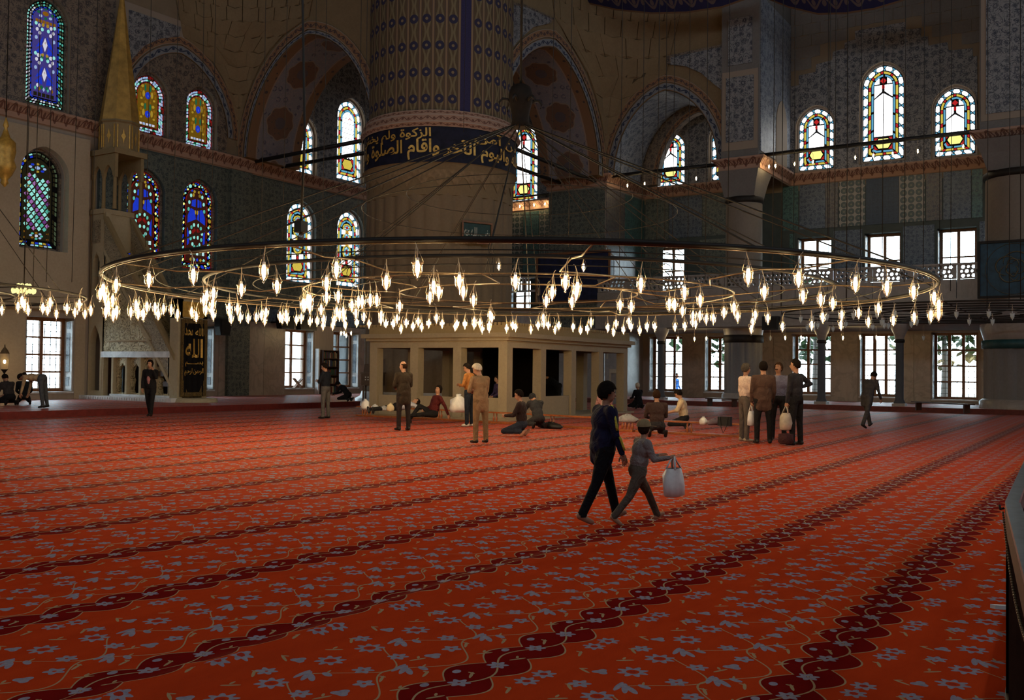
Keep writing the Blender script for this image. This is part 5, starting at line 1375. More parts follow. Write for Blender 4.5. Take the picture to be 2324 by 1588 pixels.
sp_ = MB(); sp_.lathe([(.80, 11.74), (.60, 13.2), (.34, 15.0), (.10, 16.9), (.05, 17.2)], (TXc, TYc-.05, 0), 8, 0, False)
sp_ = sp_.build('spire', plain('gilded_lead', (.46, .27, .06), .45, .5, .35, .3, 3), my)
MB().lathe([(.03, 17.2), (.09, 17.35), (.03, 17.5), (.06, 17.62), (.015, 17.8), (.01, 18.3)], (TXc, TYc-.05, 0), 10).build('finial', M_GOLDP, sp_)
# gate with its curtain
GYf = 30.75
for x in (XM-.02, XM+XW-.2): MB().box(x, GYf, ZF+.16, x+.22, GYf+.5, 4.2).build('gate_jamb', M_MIN, my)
MB().box(XM-.02, GYf, 3.45, XM+XW+.02, GYf+.5, 4.2).build('gate_lintel', M_MIN, my)
MB().box(XM+.16, GYf-.02, 3.5, XM+XW-.16, GYf, 4.1).build('lintel_panel', M_GOLDP, my)
MB().box(XM-.1, GYf-.08, 4.2, XM+XW+.1, GYf+.56, 4.4).build('gate_cornice', M_MIN, my)
MB().lathe([(.9, ZF), (.86, ZF+.12), (.8, ZF+.16)], (XM+.75, GYf-.05, 0), 24).build('gate_step', M_MIN, my)
FONT = None
def ar_shape(s):
    """joins Arabic letters into presentation forms and puts them in visual order"""
    F = {'ا': (0xFE8D, 0), 'أ': (0xFE83, 0), 'إ': (0xFE87, 0), 'آ': (0xFE81, 0), 'ب': (0xFE8F, 1), 'ة': (0xFE93, 0), 'ت': (0xFE95, 1), 'ث': (0xFE99, 1), 'ج': (0xFE9D, 1), 'ح': (0xFEA1, 1), 'خ': (0xFEA5, 1),
         'د': (0xFEA9, 0), 'ذ': (0xFEAB, 0), 'ر': (0xFEAD, 0), 'ز': (0xFEAF, 0), 'س': (0xFEB1, 1), 'ش': (0xFEB5, 1), 'ص': (0xFEB9, 1), 'ض': (0xFEBD, 1), 'ط': (0xFEC1, 1), 'ظ': (0xFEC5, 1), 'ع': (0xFEC9, 1), 'غ': (0xFECD, 1),
         'ف': (0xFED1, 1), 'ق': (0xFED5, 1), 'ك': (0xFED9, 1), 'ل': (0xFEDD, 1), 'م': (0xFEE1, 1), 'ن': (0xFEE5, 1), 'ه': (0xFEE9, 1), 'و': (0xFEED, 0), 'ى': (0xFEEF, 0), 'ي': (0xFEF1, 1)}
    out = []
    for w in s.split(' '):
        q = []
        for i, c in enumerate(w):
            if c == 'ـ': q.append(c); continue
            if c not in F: continue
            base, dual = F[c]
            pj_ = i > 0 and (w[i-1] == 'ـ' or F.get(w[i-1], (0, 0))[1])
            nj = dual and i < len(w)-1
            q.append(chr(base+(3 if pj_ and nj else 2 if nj else 1 if pj_ else 0)))
        out.append(''.join(reversed(q)))
    return ' '.join(reversed(out))
def text_mesh(s, size=1.0, bold=0.0, shape=True):
    cu = bpy.data.curves.new('lettering', 'FONT'); cu.body = ar_shape(s) if shape else s
    cu.size = size; cu.offset = bold; cu.resolution_u = 3; cu.align_x = 'CENTER'
    o = bpy.data.objects.new('lettering', cu); COL.objects.link(o)
    dg = bpy.context.evaluated_depsgraph_get(); dg.update()
    me = bpy.data.meshes.new_from_object(o.evaluated_get(dg))
    v = [tuple(p.co) for p in me.vertices]; f = [tuple(p.vertices) for p in me.polygons]
    bpy.data.objects.remove(o); bpy.data.curves.remove(cu); bpy.data.meshes.remove(me)
    return v, f
def lettering(s, fit, fn, mat, parent, bold=0.0, name='lettering', thick=.012):
    """s fitted into fit=(a0,b0,a1,b1) of a surface fn(a,b,t)"""
    v, f = text_mesh(s, 1.0, bold)
    if not v: return None
    xs = [p[0] for p in v]; ys = [p[1] for p in v]
    a0, b0, a1, b1 = fit; sx = (a1-a0)/max(1e-6, max(xs)-min(xs)); sy = (b1-b0)/max(1e-6, max(ys)-min(ys))
    pts = [fn(a0+(p[0]-min(xs))*sx, b0+(p[1]-min(ys))*sy, -thick) for p in v]
    return MB().add(pts, f).build(name, mat, parent, fix=False)
ct = thing('gate_curtain', (XM+.67, GYf-.06, ZF+.3), 'black velvet curtain with gold calligraphy hanging in the pulpit gate', 'curtain')
cx0, cx1, cz0, cz1 = XM+.06, XM+1.32, .42, 3.42
fC = lambda a, b, t: (a, GYf-.06+t+.018*sin((a-cx0)*22), b)
b = MB(); n = 40
v = [(cx0+(cx1-cx0)*i/n, GYf-.06+.018*sin((cx1-cx0)*i/n*22), z) for z in (cz0, cz1) for i in range(n+1)]
b.add(v, [(i, i+1, n+2+i, n+1+i) for i in range(n)], 0, True); b.build('cloth', plain('black_velvet', (.008, .007, .007), .85, .1), ct)
for k, (x0, x1, z0, z1) in enumerate(((cx0, cx0+.13, cz0, cz1), (cx1-.13, cx1, cz0, cz1), (cx0+.13, cx1-.13, cz1-.16, cz1), (cx0+.13, cx1-.13, cz0, cz0+.16))):
    b = MB(); b.add([fC(x0+(x1-x0)*i/8, z, -.012) for z in (z0, z1) for i in range(9)], [(i, i+1, 10+i, 9+i) for i in range(8)]); b.build('gold_border', m_carved('gold_embroidery', (.20, .12, .03), (.02, .014, .008), 4.0) if k == 0 else bpy.data.materials['gold_embroidery'], ct)
lettering('محمد', (XM+.24, 2.78, XM+.60, 3.08), fC, M_GOLDP, ct, .012)
lettering('الله', (XM+.74, 2.78, XM+1.10, 3.08), fC, M_GOLDP, ct, .012)
lettering('الله', (XM+.26, 1.92, XM+1.10, 2.66), fC, M_GOLDP, ct, .02)
lettering('بســـــم', (XM+.26, 1.58, XM+1.12, 1.78), fC, M_GOLDP, ct, .012)
lettering('الرحمن الرحيم', (XM+.24, 1.22, XM+1.14, 1.52), fC, M_GOLDP, ct, .012)
for s in (-1, 1):
    for zz_, e in ((cz1-.16, -1), (cz0+.16, 1)):
        x = cx0+.13 if s < 0 else cx1-.13
        b = MB(); b.add([fC(x, zz_, -.014), fC(x-s*.22, zz_, -.014), fC(x, zz_+e*.5, -.014)], [(0, 1, 2)]); b.build('corner_motif', bpy.data.materials['gold_embroidery'], ct)

# inscription on the great pillar: gold letters wrapped round the band
def fP(a, b, t):
    th = a/(PR*1.05); return (PC[0]+(PR*1.05-t)*cos(th), PC[1]+(PR*1.05-t)*sin(th), b)
def fPm(a, b, t): return fP(-a, b, t)
band = bpy.data.objects['inscription_band']
a_c = atan2(-PC[1], -PC[0])     # towards the viewer
L0 = -a_c*PR*1.05
fBd = lambda a, b, t: fP(a-2*L0, b, t)
lettering('واقام الصلوة واتى', (L0-4.9, 10.1, L0-.05, 10.95), fBd, M_GOLDP, band, .022, thick=.02)
lettering('بالله واليوم الآخر', (L0+.1, 10.1, L0+4.9, 10.95), fBd, M_GOLDP, band, .022, thick=.02)
lettering('الزكوة ولم يخش', (L0-4.3, 10.85, L0-.4, 11.4), fBd, M_GOLDP, band, .02, thick=.026)
lettering('من آمن', (L0+1.4, 10.85, L0+4.3, 11.4), fBd, M_GOLDP, band, .02, thick=.026)

# framed boards with writing
def board(label, fn, a0, b0, a1, b1, mat, fr=.09, frame=None):
    t = thing('calligraphy_board', fn((a0+a1)/2, b0, 0), label, 'sign')
    MB().prism(rect(a0, b0, a1, b1), fn, -.06, -.01).build('panel', mat, t)
    hl = [list(reversed(rect(a0+fr, b0+fr, a1-fr, b1-fr)))]
    MB().prism(rect(a0, b0, a1, b1), fn, -.12, -.06, 0, hl).build('frame', frame or M_WOOD, t)
    return t
q = atan2((on_x(1108, 510, 31.2)-Vector((PC[0], PC[1], 0))).y, (on_x(1108, 510, 31.2)-Vector((PC[0], PC[1], 0))).x)
tc = Vector((PC[0]+3.22*cos(-2.03), PC[1]+3.22*sin(-2.03), 0)); tt = Vector((-sin(-2.03), cos(-2.03), 0)); tn = Vector((cos(-2.03), sin(-2.03), 0))
fB = lambda a, b, t: tuple(tc+tt*a-tn*(t-.08)+Vector((0, 0, b)))
g1 = board('small dark green board with white Arabic writing on the great pillar', fB, -.72, 6.75, .72, 7.65, M_GREENB, .07)
lettering('رضـــى اللـه عنه', (-.6, 6.92, .6, 7.42), lambda a, b, t: fB(a, b, -.065+t), plain('cream_letters', (.42, .42, .36), .6), g1, .015)
a_, b_ = on_x(1217, 690, 46.05), on_x(1388, 566, 46.05)
g2 = board('large navy board in a brown frame on the tiled pier', px(46.05), b_.y, a_.z, a_.y, b_.z, M_NAVY, .13)
a_, b_ = on_x(2219, 678, 44.6), on_x(2324, 543, 44.6)
g3 = board('dark teal board with a round gold inscription at the far right column', px(44.6), a_.y-2.7, a_.z, a_.y, b_.z, M_TEAL, .1, M_IRON)
cyy, czz = a_.y-1.35, (a_.z+b_.z)/2
faint = plain('faded_gold', (.10, .09, .06), .5, .4, .3)
for k in range(9):      # faint interlaced strokes of the round inscription
    pts = []
    for q in range(14):
        w = q/13; r = .9*(1-.08*k)*(.55+.45*sin(w*pi)); th = k*1.35+w*2.6
        pts.append((44.52, cyy-r*cos(th)*(.9-.05*k), czz+r*sin(th)*.8))
    MB().tube(pts, [.012+.02*sin(pi*q/13) for q in range(14)], 5).build('gold_stroke', faint, g3)
pts = [(44.52, cyy+1.05*cos(2*pi*k/40), czz+1.05*sin(2*pi*k/40)) for k in range(40)]
MB().tube(pts, .012, 4, close=True).build('round_border', faint, g3)

# ------------------------------------------------------------------ the marble platform in front of the pillar
QX0, QX1, QY0, QY1 = 25.3, 33.9, 16.2, 21.75
M_PLAT = m_stone('platform_marble', (.30, .235, .155), (.40, .32, .22))
pl = thing('muezzin_platform', (29.6, 19.2, 0), 'marble platform on square posts standing before the great pillar', 'platform')
MB().box(QX0-.2, QY0-.2, 0, QX1+.2, QY1+.1, .06).build('base_slab', M_PLAT, pl)
def post(x, y): MB().box(x-.16, y-.16, .06, x+.16, y+.16, 2.28).build('post', M_PLAT, pl)
for i in range(5): post(QX0+.16+(QX1-QX0-.32)*i/4, QY0+.16)
for j in range(1, 4): post(QX0+.16, QY0+.16+(QY1-QY0-.32)*j/3)
for i in range(1, 5): post(QX0+.16+(QX1-QX0-.32)*i/4, QY1-.16)
for j in range(1, 3): post(QX1-.16, QY0+.16+(QY1-QY0-.32)*j/3)
for nm, z0, z1, o in (('lintel', 2.28, 2.50, .0), ('cornice', 2.50, 2.60, .10), ('cornice', 2.60, 2.74, .22)):
    b = MB(); b.box(QX0-o, QY0-o, z0, QX1+o, QY0+.34, z1); b.box(QX0-o, QY0+.34, z0, QX0+.34, QY1+o, z1); b.box(QX1-.34, QY0+.34, z0, QX1+o, QY1+o, z1); b.box(QX0+.34, QY1-.34, z0, QX1-.34, QY1+o, z1)
    b.build(nm, M_PLAT, pl)
MB().box(QX0+.3, QY0+.3, 2.45, QX1-.3, QY1-.3, 2.6).build('deck', M_WOOD_D, pl)
b = MB(); b.box(QX0-.05, QY0-.05, 2.74, QX1+.05, QY0+.12, 2.98); b.box(QX0-.05, QY0+.12, 2.74, QX0+.12, QY1, 2.98); b.build('parapet', M_MIN_D, pl)
b = MB()
for k in range(56): b.box(QX0+.0+k*.153, QY0-.08, 2.98, QX0+.1+k*.153, QY0+.06, 3.06)
for k in range(39): b.box(QX0-.08, QY0+.05+k*.153, 2.98, QX0+.06, QY0+.15+k*.153, 3.06)
f = b.build('cresting', M_MIN_D, pl); f['kind'] = 'stuff'
for i in (0, 1): MB().box(QX0+.34+(QX1-QX0-.32)*i/4, QY0+.08, .06, QX0+(QX1-QX0-.32)*(i+1)/4-.02, QY0+.22, .72).build('low_parapet', M_PLAT, pl)
for j in (0, 1, 2): MB().box(QX0+.08, QY0+.34+(QY1-QY0-.32)*j/3, .06, QX0+.22, QY0+(QY1-QY0-.32)*(j+1)/3-.02, .70).build('low_parapet', M_PLAT, pl)
M_SHADE = plain('platform_shade_black', (.010, .007, .005), .8, .05)  # near-black sheets stand in for the shade inside the platform
MB().box(31.6, 21.3, .06, 33.5, 21.36, 2.45).build('shade_sheet', M_SHADE, pl)
MB().box(33.45, 19.0, .06, 33.5, 21.3, 2.45).build('shade_sheet', M_SHADE, pl)
# things on the platform
tag(MB().box(28.0, 18.0, 2.603, 28.9, 18.6, 3.25).build('chest', M_WOOD_D), 'dark wooden chest on the marble platform behind the lamps', 'chest')
# recessed door of pale marble seen through the platform's right end
dn = thing('niche_door', (39.0, 19.2, 0), 'pale arched stone doorcase seen through the right end of the platform', 'doorcase')
a_, b_ = on_x(1372, 905, 42.5), on_x(1415, 786, 42.5)
MB().prism(rect(b_.y, .0, a_.y, b_.z), px(42.5), 0, .4).build('case', M_MARBLE_D, dn)
cc_ = (a_.y+b_.y)/2; hw = abs(a_.y-b_.y)/2
ring_strip(cc_, hw*.62, hw*.8, 2.2, 3.0, 3.2, lambda a, z: (42.46, a, z)).build('arch_moulding', M_STONE_P, dn)
MB().prism(rect(cc_-hw*.45, .3, cc_+hw*.45, 1.7), px(42.5), -.05, 0, 0, [list(reversed(rect(cc_-hw*.3, .5, cc_+hw*.3, 1.5)))]).build('panel', M_STONE_P, dn)

# ------------------------------------------------------------------ people
def fabric(name, c, var=.22):
    if name in MATS: return MATS[name]
    g = G(name); p = g.co(); f = g.noise(p, 7.0, 3.0, .6, 1.0); w = g.noise(p, 120.0, 2.0)
    col = g.ramp(f, [(.3, tuple(q*(1-var) for q in c)), (.7, tuple(min(1, q*(1+var)) for q in c))])
    MATS[name] = g.bsdf(col, .85, .12, 0.0, g.bump(f*3.0+w*.2, .55, .03)); return MATS[name]
SKIN = plain('skin', (.36, .185, .115), .55, .3, 0, .12, 20)
SKIN_D = plain('skin_tanned', (.27, .13, .08), .55, .3, 0, .12, 20)
HAIR = plain('black_hair', (.010, .007, .006), .9, .04, 0, .4, 40)
HAIR_B = plain('brown_hair', (.030, .015, .008), .9, .05, 0, .4, 40)
HAIR_W = plain('white_hair', (.50, .43, .34), .65, .3, 0, .25, 40)
HAIR_G = plain('grey_hair', (.06, .05, .042), .9, .05, 0, .3, 40)
EYE = plain('eye_dark', (.012, .008, .006), .3, .5)
LIP = plain('lip', (.22, .075, .055), .5, .3)
def capsule(p, q, r0, r1, seg=10):
    p, q = Vector(p), Vector(q); d = q-p; L = d.length
    pr = [(1e-3, -r0)]+[(r0*sin(a), -r0*cos(a)) for a in (.5, 1.0)]+[(r0, 0), (r1, L)]+[(r1*cos(a), L+r1*sin(a)) for a in (.57, 1.07)]+[(1e-3, L+r1)]
    b = MB(); b.lathe(pr, (0, 0, 0), seg)
    m = (d.to_track_quat('Z', 'Y') if L > 1e-6 else Quaternion()).to_matrix()
    return [p+m@Vector(v) for v in b.v], b.f
def ellipsoid(c, r, R=None, seg=14, rings=9):
    b = MB(); b.ball((0, 0, 0), 1.0, seg, rings); R = R or Matrix.Identity(3); c = Vector(c)
    return [c+R@Vector((v[0]*r[0], v[1]*r[1], v[2]*r[2])) for v in b.v], b.f
HANDS = {}
def hand_mesh():
    """a relaxed left hand hanging down: wrist at the origin, fingers towards -Z, thumb towards +X"""
    b = MB()
    def A(vf): b.add(vf[0], vf[1], 0, True)
    A(ellipsoid((0, 0, -.045), (.040, .016, .052)))
    A(capsule((0, 0, .02), (0, 0, -.02), .024, .027))
    for k, (x, l) in enumerate(((.029, .068), (.010, .076), (-.010, .071), (-.029, .056))):
        p0 = Vector((x, 0, -.085)); p1 = p0+Vector((x*.06, .008, -l*.5)); p2 = p1+Vector((0, .020, -l*.36)); p3 = p2+Vector((0, .018, -l*.2))
        A(capsule(p0-Vector((0, 0, -.02)), p1, .0095, .0085)); A(capsule(p1, p2, .0085, .0078)); A(capsule(p2, p3, .0078, .006))
    t0 = Vector((.026, .004, -.025)); t1 = t0+Vector((.028, .012, -.028)); t2 = t1+Vector((.008, .014, -.030))
    A(capsule(t0, t1, .013, .0105)); A(capsule(t1, t2, .010, .0075))
    return b
def grip_mesh():
    b = MB()
    def A(vf): b.add(vf[0], vf[1], 0, True)
    A(ellipsoid((0, 0, -.045), (.040, .018, .050)))
    A(capsule((0, 0, .02), (0, 0, -.02), .024, .027))
    for x, l in ((.029, .06), (.010, .066), (-.010, .062), (-.029, .05)):
        p0 = Vector((x, .0, -.085)); p1 = p0+Vector((0, .028, -.022)); p2 = p1+Vector((0, .026, .018)); p3 = p2+Vector((0, -.006, .024))
        A(capsule(p0+Vector((0, 0, .02)), p1, .0098, .009)); A(capsule(p1, p2, .009, .0082)); A(capsule(p2, p3, .0082, .0068))
    t0 = Vector((.026, .006, -.03)); t1 = t0+Vector((.020, .024, -.022)); t2 = t1+Vector((-.016, .018, -.016))
    A(capsule(t0, t1, .013, .0105)); A(capsule(t1, t2, .010, .008))
    return b
PEOPLE = []
def person(label, pos, heading, h=1.72, lean=2, hip=((0, 3), (0, 3)), knee=(2, 2), sh=((0, 8), (0, 8)), el=((10, 0), (10, 0)), head=(0, 0), top=None, legs=None, shoe=None, skin=None,
           hair=HAIR, style='short', coat=0.0, sleeve=1, build=1.1, robe=False, vox=.017, grip=(0, 0), sit=None, side=0, extra=None, roll=0):
    s = h/1.72; D = radians
    prim = []      # kind, params, material
    def C(p, q, r0, r1, m): prim.append(('c', Vector(p), Vector(q), r0, r1, m))
    def E(c, r, m, R=None): prim.append(('e', Vector(c), r, R or Matrix.Identity(3), m))
    pz = .93
    pel = Vector((0, 0, pz)); ln = D(lean); sd = D(side)
    up = Vector((sin(ln)*cos(sd), sin(sd), cos(ln)*cos(sd))).normalized(); lat = Vector((0, 1, 0)); fw = lat.cross(up)
    Rt = Matrix((fw, lat, up)).transposed()
    nb = pel+up*.52
    W = build
    # legs
    feet = []
    for i, sgn in ((0, 1), (1, -1)):
        p, a = D(hip[i][0]), D(hip[i][1]); hp = pel+Vector((0, .088*sgn*W, -.01)); k = D(knee[i])
        kn = hp+Vector((sin(p)*cos(a), sgn*sin(a), -cos(p)*cos(a)))*.43
        an = kn+Vector((sin(p-k), sgn*sin(a)*.25, -cos(p-k))).normalized()*.42
        C(hp, kn, .095*W, .07, 2); C(kn, an, .068, .058 if not sit else .052, 2)
        q = p-k
        if sit or k > 1.9: ft = an+Vector((sin(q), 0, -cos(q)))*.04+Vector((0, 0, -.02)); fd = Vector((sin(q-.9), 0, -cos(q-.9)))
        else: ft = an; fd = Vector((cos(q)*.98, sgn*.16, sin(q)*.9 if q < 0 else sin(q)))
        if sit == 'long': fd = Vector((.2, sgn*.2, 1))
        fd.normalize()
        C(ft+Vector((0, 0, -.035))-fd*.035, ft+fd*.13+Vector((0, 0, -.045)), .046, .036, 3)
        feet.append(ft)
    jm = 1 if coat else 2
    E(pel+Vector((0, 0, .02)), (.125*W, .165*W, .13), jm, Rt); E(pel+up*.17, (.122*W, .158*W, .17), 1, Rt); E(pel+up*.36+fw*.008, (.128*W, .182*W, .19), 1, Rt)
    S = [nb+lat*(.172*W)-up*.045, nb-lat*(.172*W)-up*.045]
    C(S[0], S[1], .074, .074, 1); C(nb-up*.08, nb+up*.0, .085, .06, 1)
    if coat:
        for k in (-1, 0, 1): C(pel+up*.12+lat*(.07*k*W), pel-Vector((0, 0, coat))+lat*(.085*k*W)+Vector((-.015, 0, 0)), .105*W, .085*W, 1)
    if robe:
        for k in (-1, 0, 1):
            for j in (0, 1): C(pel+up*.1+lat*(.06*k), Vector((.18*j+(.0 if sit else 0), .13*k, max(.1, pz-.8) if not sit else pz-.12)), .13, .12, 1)
    # head
    hy, hp_ = D(head[1]), D(head[0])
    hf = (Matrix.Rotation(hy, 3, up)@fw); hu = up.copy(); ax = hu.cross(hf)
    hf = Matrix.Rotation(hp_, 3, ax)@hf; hu = Matrix.Rotation(hp_, 3, ax)@hu; hl = hu.cross(hf)
    RH = Matrix((hf, hl, hu)).transposed()
    hc = nb+up*.075+hu*.115+hf*.02
    C(nb-up*.02, hc-hu*.06-hf*.01, .056, .054, 0)
    E(hc+hu*.015-hf*.008, (.098, .078, .105), 0, RH); E(hc-hu*.05+hf*.022, (.070, .060, .072), 0, RH); E(hc-hu*.092+hf*.052, (.026, .03, .022), 0, RH)
    C(hc+hf*.088+hu*.005, hc+hf*.108-hu*.028, .010, .016, 0)
    for q in (1, -1): E(hc+hl*(.078*q)-hf*.012-hu*.005, (.018, .010, .03), 0, RH)
    # arms
    wr = []
    for i, sgn in ((0, 1), (1, -1)):
        p, a = D(sh[i][0]), D(sh[i][1]); e, n_ = D(el[i][0]), D(el[i][1])
        eb = S[i]+Vector((sin(p)*cos(a), sgn*sin(a), -cos(p)*cos(a)))*.285
        fd = Vector((sin(p+e)*cos(n_), -sgn*sin(n_), -cos(p+e)*cos(n_))).normalized(); w = eb+fd*.245
        C(S[i], eb, .064*W, .05, 1)
        if sleeve == 1: C(eb, w, .05, .041, 1)
        else: C(S[i].lerp(eb, .6), S[i].lerp(eb, .95), .062, .066, 1); C(eb, w, .042, .032, 0)
        wr.append((w, fd, eb))
    zmin = min(min((P[1]-Vector((0, 0, P[3]))).z if P[0] == 'c' else (P[1].z-max(abs(P[3][2][j])*P[2][j] for j in range(3))) for P in prim), min((P[2].z-P[4]) if P[0] == 'c' else 9 for P in prim))
    off = Vector((0, 0, -zmin+.003))
    raw = MB()
    for P in prim:
        if P[0] == 'c': v, f = capsule(P[1]+off, P[2]+off, P[3], P[4])
        else: v, f = ellipsoid(P[1]+off, P[2], P[3])
        raw.add([tuple(q*s for q in x) for x in v], f)
    root = thing('person', pos, label, 'person', rz=D(heading), world=False)
    if roll: root.rotation_euler = (D(roll), 0, D(heading))
    b = raw.build('body', None, root)
    md = b.modifiers.new('r', 'REMESH'); md.mode = 'VOXEL'; md.voxel_size = vox*s
    md = b.modifiers.new('s', 'SMOOTH'); md.factor = .5; md.iterations = 5
    sk = skin or SKIN
    PEOPLE.append((b, prim, off, s, [sk, top, legs, shoe or M_BLACK]))
    # hair, eyes, mouth
    H = hc+off
    if style != 'none':
        hb = MB(); seg, rg = 20, 12; v = []; keep = []
        for j in range(rg+1):
            for i in range(seg):
                t_, a = pi*j/rg, 2*pi*i/seg; d = Vector((sin(t_)*cos(a), sin(t_)*sin(a), cos(t_)))
                k = 1.0+.035*random.random()
                q = Vector((d.x*.103*k-.012, d.y*.083*k, d.z*.110*k+.018)); v.append(q)
        lim = {'short': (.07, -.055), 'bald': (.5, -.05), 'long': (.07, -.15), 'curly': (.05, -.07), 'beard': (.07, -.05)}[style]
        f = []
        for j in range(rg):
            for i in range(seg):
                q = [j*seg+i, j*seg+(i+1) % seg, (j+1)*seg+(i+1) % seg, (j+1)*seg+i]
                c = sum((v[t] for t in q), Vector())/4; w = max(0, min(1, (c.x+.04)/.10))
                z0 = lim[1]*(1-w)+lim[0]*w
                if style == 'bald' and c.z > .055: continue
                if c.z > z0: f.append(tuple(q))
        g_ = 1.12 if style == 'curly' else 1.0
        hb.add([tuple((H+RH@(q*g_))*s) for q in v], f, 0, True); o = hb.build('hair', hair, root, fix=False)
        md = o.modifiers.new('t', 'SOLIDIFY'); md.thickness = .012*s; md.offset = -1
    for q in (1, -1):
        e = MB(); c = H+hf*.086+hl*(.031*q)+hu*.012; e.ball(tuple(c*s), .0085*s, 6, 4, 0, (1, 1, 1)); e.build('eye', EYE, root)
        e = MB(); vv, ff = capsule((H+hf*.092+hl*(.018*q)+hu*.034)*s, (H+hf*.084+hl*(.045*q)+hu*.034)*s, .0045*s, .003*s, 5); e.add(vv, ff, 0, True); e.build('eyebrow', hair if style != 'none' else HAIR, root)
    e = MB(); vv, ff = capsule((H+hf*.089+hl*.022-hu*.058)*s, (H+hf*.089-hl*.022-hu*.058)*s, .005*s, .005*s, 5); e.add(vv, ff, 0, True); e.build('mouth', LIP, root)
    if style == 'beard':
        e = MB(); vv, ff = capsule((H+hf*.098+hl*.028-hu*.045)*s, (H+hf*.098-hl*.028-hu*.045)*s, .010*s, .010*s, 6); e.add(vv, ff, 0, True); e.build('moustache', hair, root)
    for i, sgn in ((0, 1), (1, -1)):
        w, fd, eb = wr[i]; key = ('g' if grip[i] else 'r', sk.name)
        if key not in HANDS:
            hm = (grip_mesh() if grip[i] else hand_mesh()).build('hand', sk); me = hm.data; bpy.data.objects.remove(hm); HANDS[key] = me
        o = bpy.data.objects.new('hand', HANDS[key]); COL.objects.link(o); o.parent = root
        z = -fd; nrm = lat*(-sgn); x = nrm.cross(z)
        if x.length < .2: nrm = Vector((-1, 0, 0)); x = nrm.cross(z)
        x.normalize(); y = z.cross(x)
        if sgn < 0: x = -x
        M = Matrix((x, y, z)).transposed().to_4x4(); M.translation = (w+fd*.012+off)*s
        o.matrix_local = M@Matrix.Scale(s, 4)
    root['_wr'] = [list((w+fd*.09+off)*s) for w, fd, eb in wr]
    return root, [(w+off)*s for w, fd, eb in wr], (H*s, RH), (S, wr, off, s, pel, up, lat, fw)
def finish_people():
    dg = bpy.context.evaluated_depsgraph_get(); dg.update()
    done = []
    for b, prim, off, s, mats in PEOPLE:
        me = bpy.data.meshes.new_from_object(b.evaluated_get(dg)); done.append((b, me))
    for (b, me), (b2, prim, off, s, mats) in zip(done, PEOPLE):
        b.modifiers.clear(); old = b.data; b.data = me; bpy.data.meshes.remove(old); me.name = 'body'
        me.materials.clear()
        for m_ in mats: me.materials.append(m_)
        n = len(me.polygons); c = np.zeros(n*3); me.polygons.foreach_get('center', c); c = c.reshape(-1, 3)/s-np.array(off)
        best = np.full(n, 1e9); mi = np.zeros(n, int)
        for P in prim:
            if P[0] == 'c':
                p, q = np.array(P[1]), np.array(P[2]); d = q-p; t = np.clip(((c-p)@d)/max(1e-9, d@d), 0, 1)
                ds = np.linalg.norm(c-p-t[:, None]*d, axis=1)-(P[3]+(P[4]-P[3])*t); mt = P[5]
            else:
                R = np.array(P[3]); l = (c-np.array(P[1]))@R; r = np.array(P[2]); ds = (np.linalg.norm(l/r, axis=1)-1)*r.min(); mt = P[4]
            k = ds < best; best[k] = ds[k]; mi[k] = mt
        me.polygons.foreach_set('material_index', mi.astype(np.int32)); me.polygons.foreach_set('use_smooth', np.ones(n, bool)); me.update()
def at(x, y, z=0.0): p = on_z(x, y, z); return (p.x, p.y, z)
F = fabric
BLK, DRK = F('black_suiting', (.012, .011, .012)), F('charcoal_trousers', (.028, .026, .028))
STAND = dict(hip=((1, 4), (-1, 4)), knee=(2, 2))
KNEEL = dict(hip=((70, 10), (70, 10)), knee=(160, 160), sit='kneel')
person('man in a dark suit and pink shirt by the pulpit, phone at his ear', at(340, 946), 205, 1.70, 2, ((14, 3), (-10, 3)), (4, 14), ((42, 22), (4, 10)), ((128, 18), (12, 6)), (4, 0), BLK, BLK, M_BLACK, coat=.16, hair=HAIR, style='short', grip=(1, 0))
pm = PEOPLE[-1][0].parent
e = MB(); e.add([(.155, -.055, 1.10), (.16, .06, 1.10), (.125, .075, 1.36), (.12, -.07, 1.36)], [(0, 1, 2, 3)])
b = MB(); b.ball((.085, 0, 1.20), 1, 12, 8, 0, (.075, .07, .21)); b.build('shirt_front', F('pink_shirt', (.42, .19, .19)), pm)
tag(thing('phone', pm.location, 'small dark phone held at the ear of the man in the suit', 'phone', rz=radians(205), world=False))
b = MB(); b.box(.07, .085, 1.52, .095, .10, 1.64); b.build('case', M_BLACK, bpy.data.objects['phone'])
person('man in a navy shirt and grey trousers standing with folded arms before the bookcase', at(738, 950), 100, 1.68, 0, **STAND, sh=((18, 10), (18, 10)), el=((86, 50), (86, 50)), head=(16, 20), top=F('navy_shirt', (.012, .014, .02)), legs=F('grey_jeans', (.085, .078, .075)), shoe=M_BLACK)
person('balding man in a long dark brown coat standing with his back turned', at(915, 977), 72, 1.71, 1, **STAND, sh=((10, 12), (10, 12)), el=((66, 38), (66, 38)), head=(2, 22), top=F('dark_brown_coat', (.035, .025, .017)), legs=F('dark_trousers', (.022, .016, .016)), hair=HAIR_B, style='bald', coat=.2, build=1.14)
person('white haired man in a tan suit standing with bowed head', at(1090, 1006), 72, 1.66, 4, **STAND, sh=((14, 12), (14, 12)), el=((76, 44), (76, 44)), head=(26, 34), top=F('tan_jacket', (.25, .155, .085)), legs=F('tan_trousers', (.19, .115, .06)), hair=HAIR_W, style='short', coat=.17, build=1.1)
person('young man in an orange sweater standing behind the man in the tan suit', at(1064, 968), 100, 1.70, 1, **STAND, sh=((14, 8), (14, 8)), el=((80, 44), (80, 44)), head=(22, 30), top=F('orange_sweater', (.32, .13, .035)), legs=F('dark_jeans', (.012, .016, .025)), shoe=F('white_socks', (.5, .47, .42)))
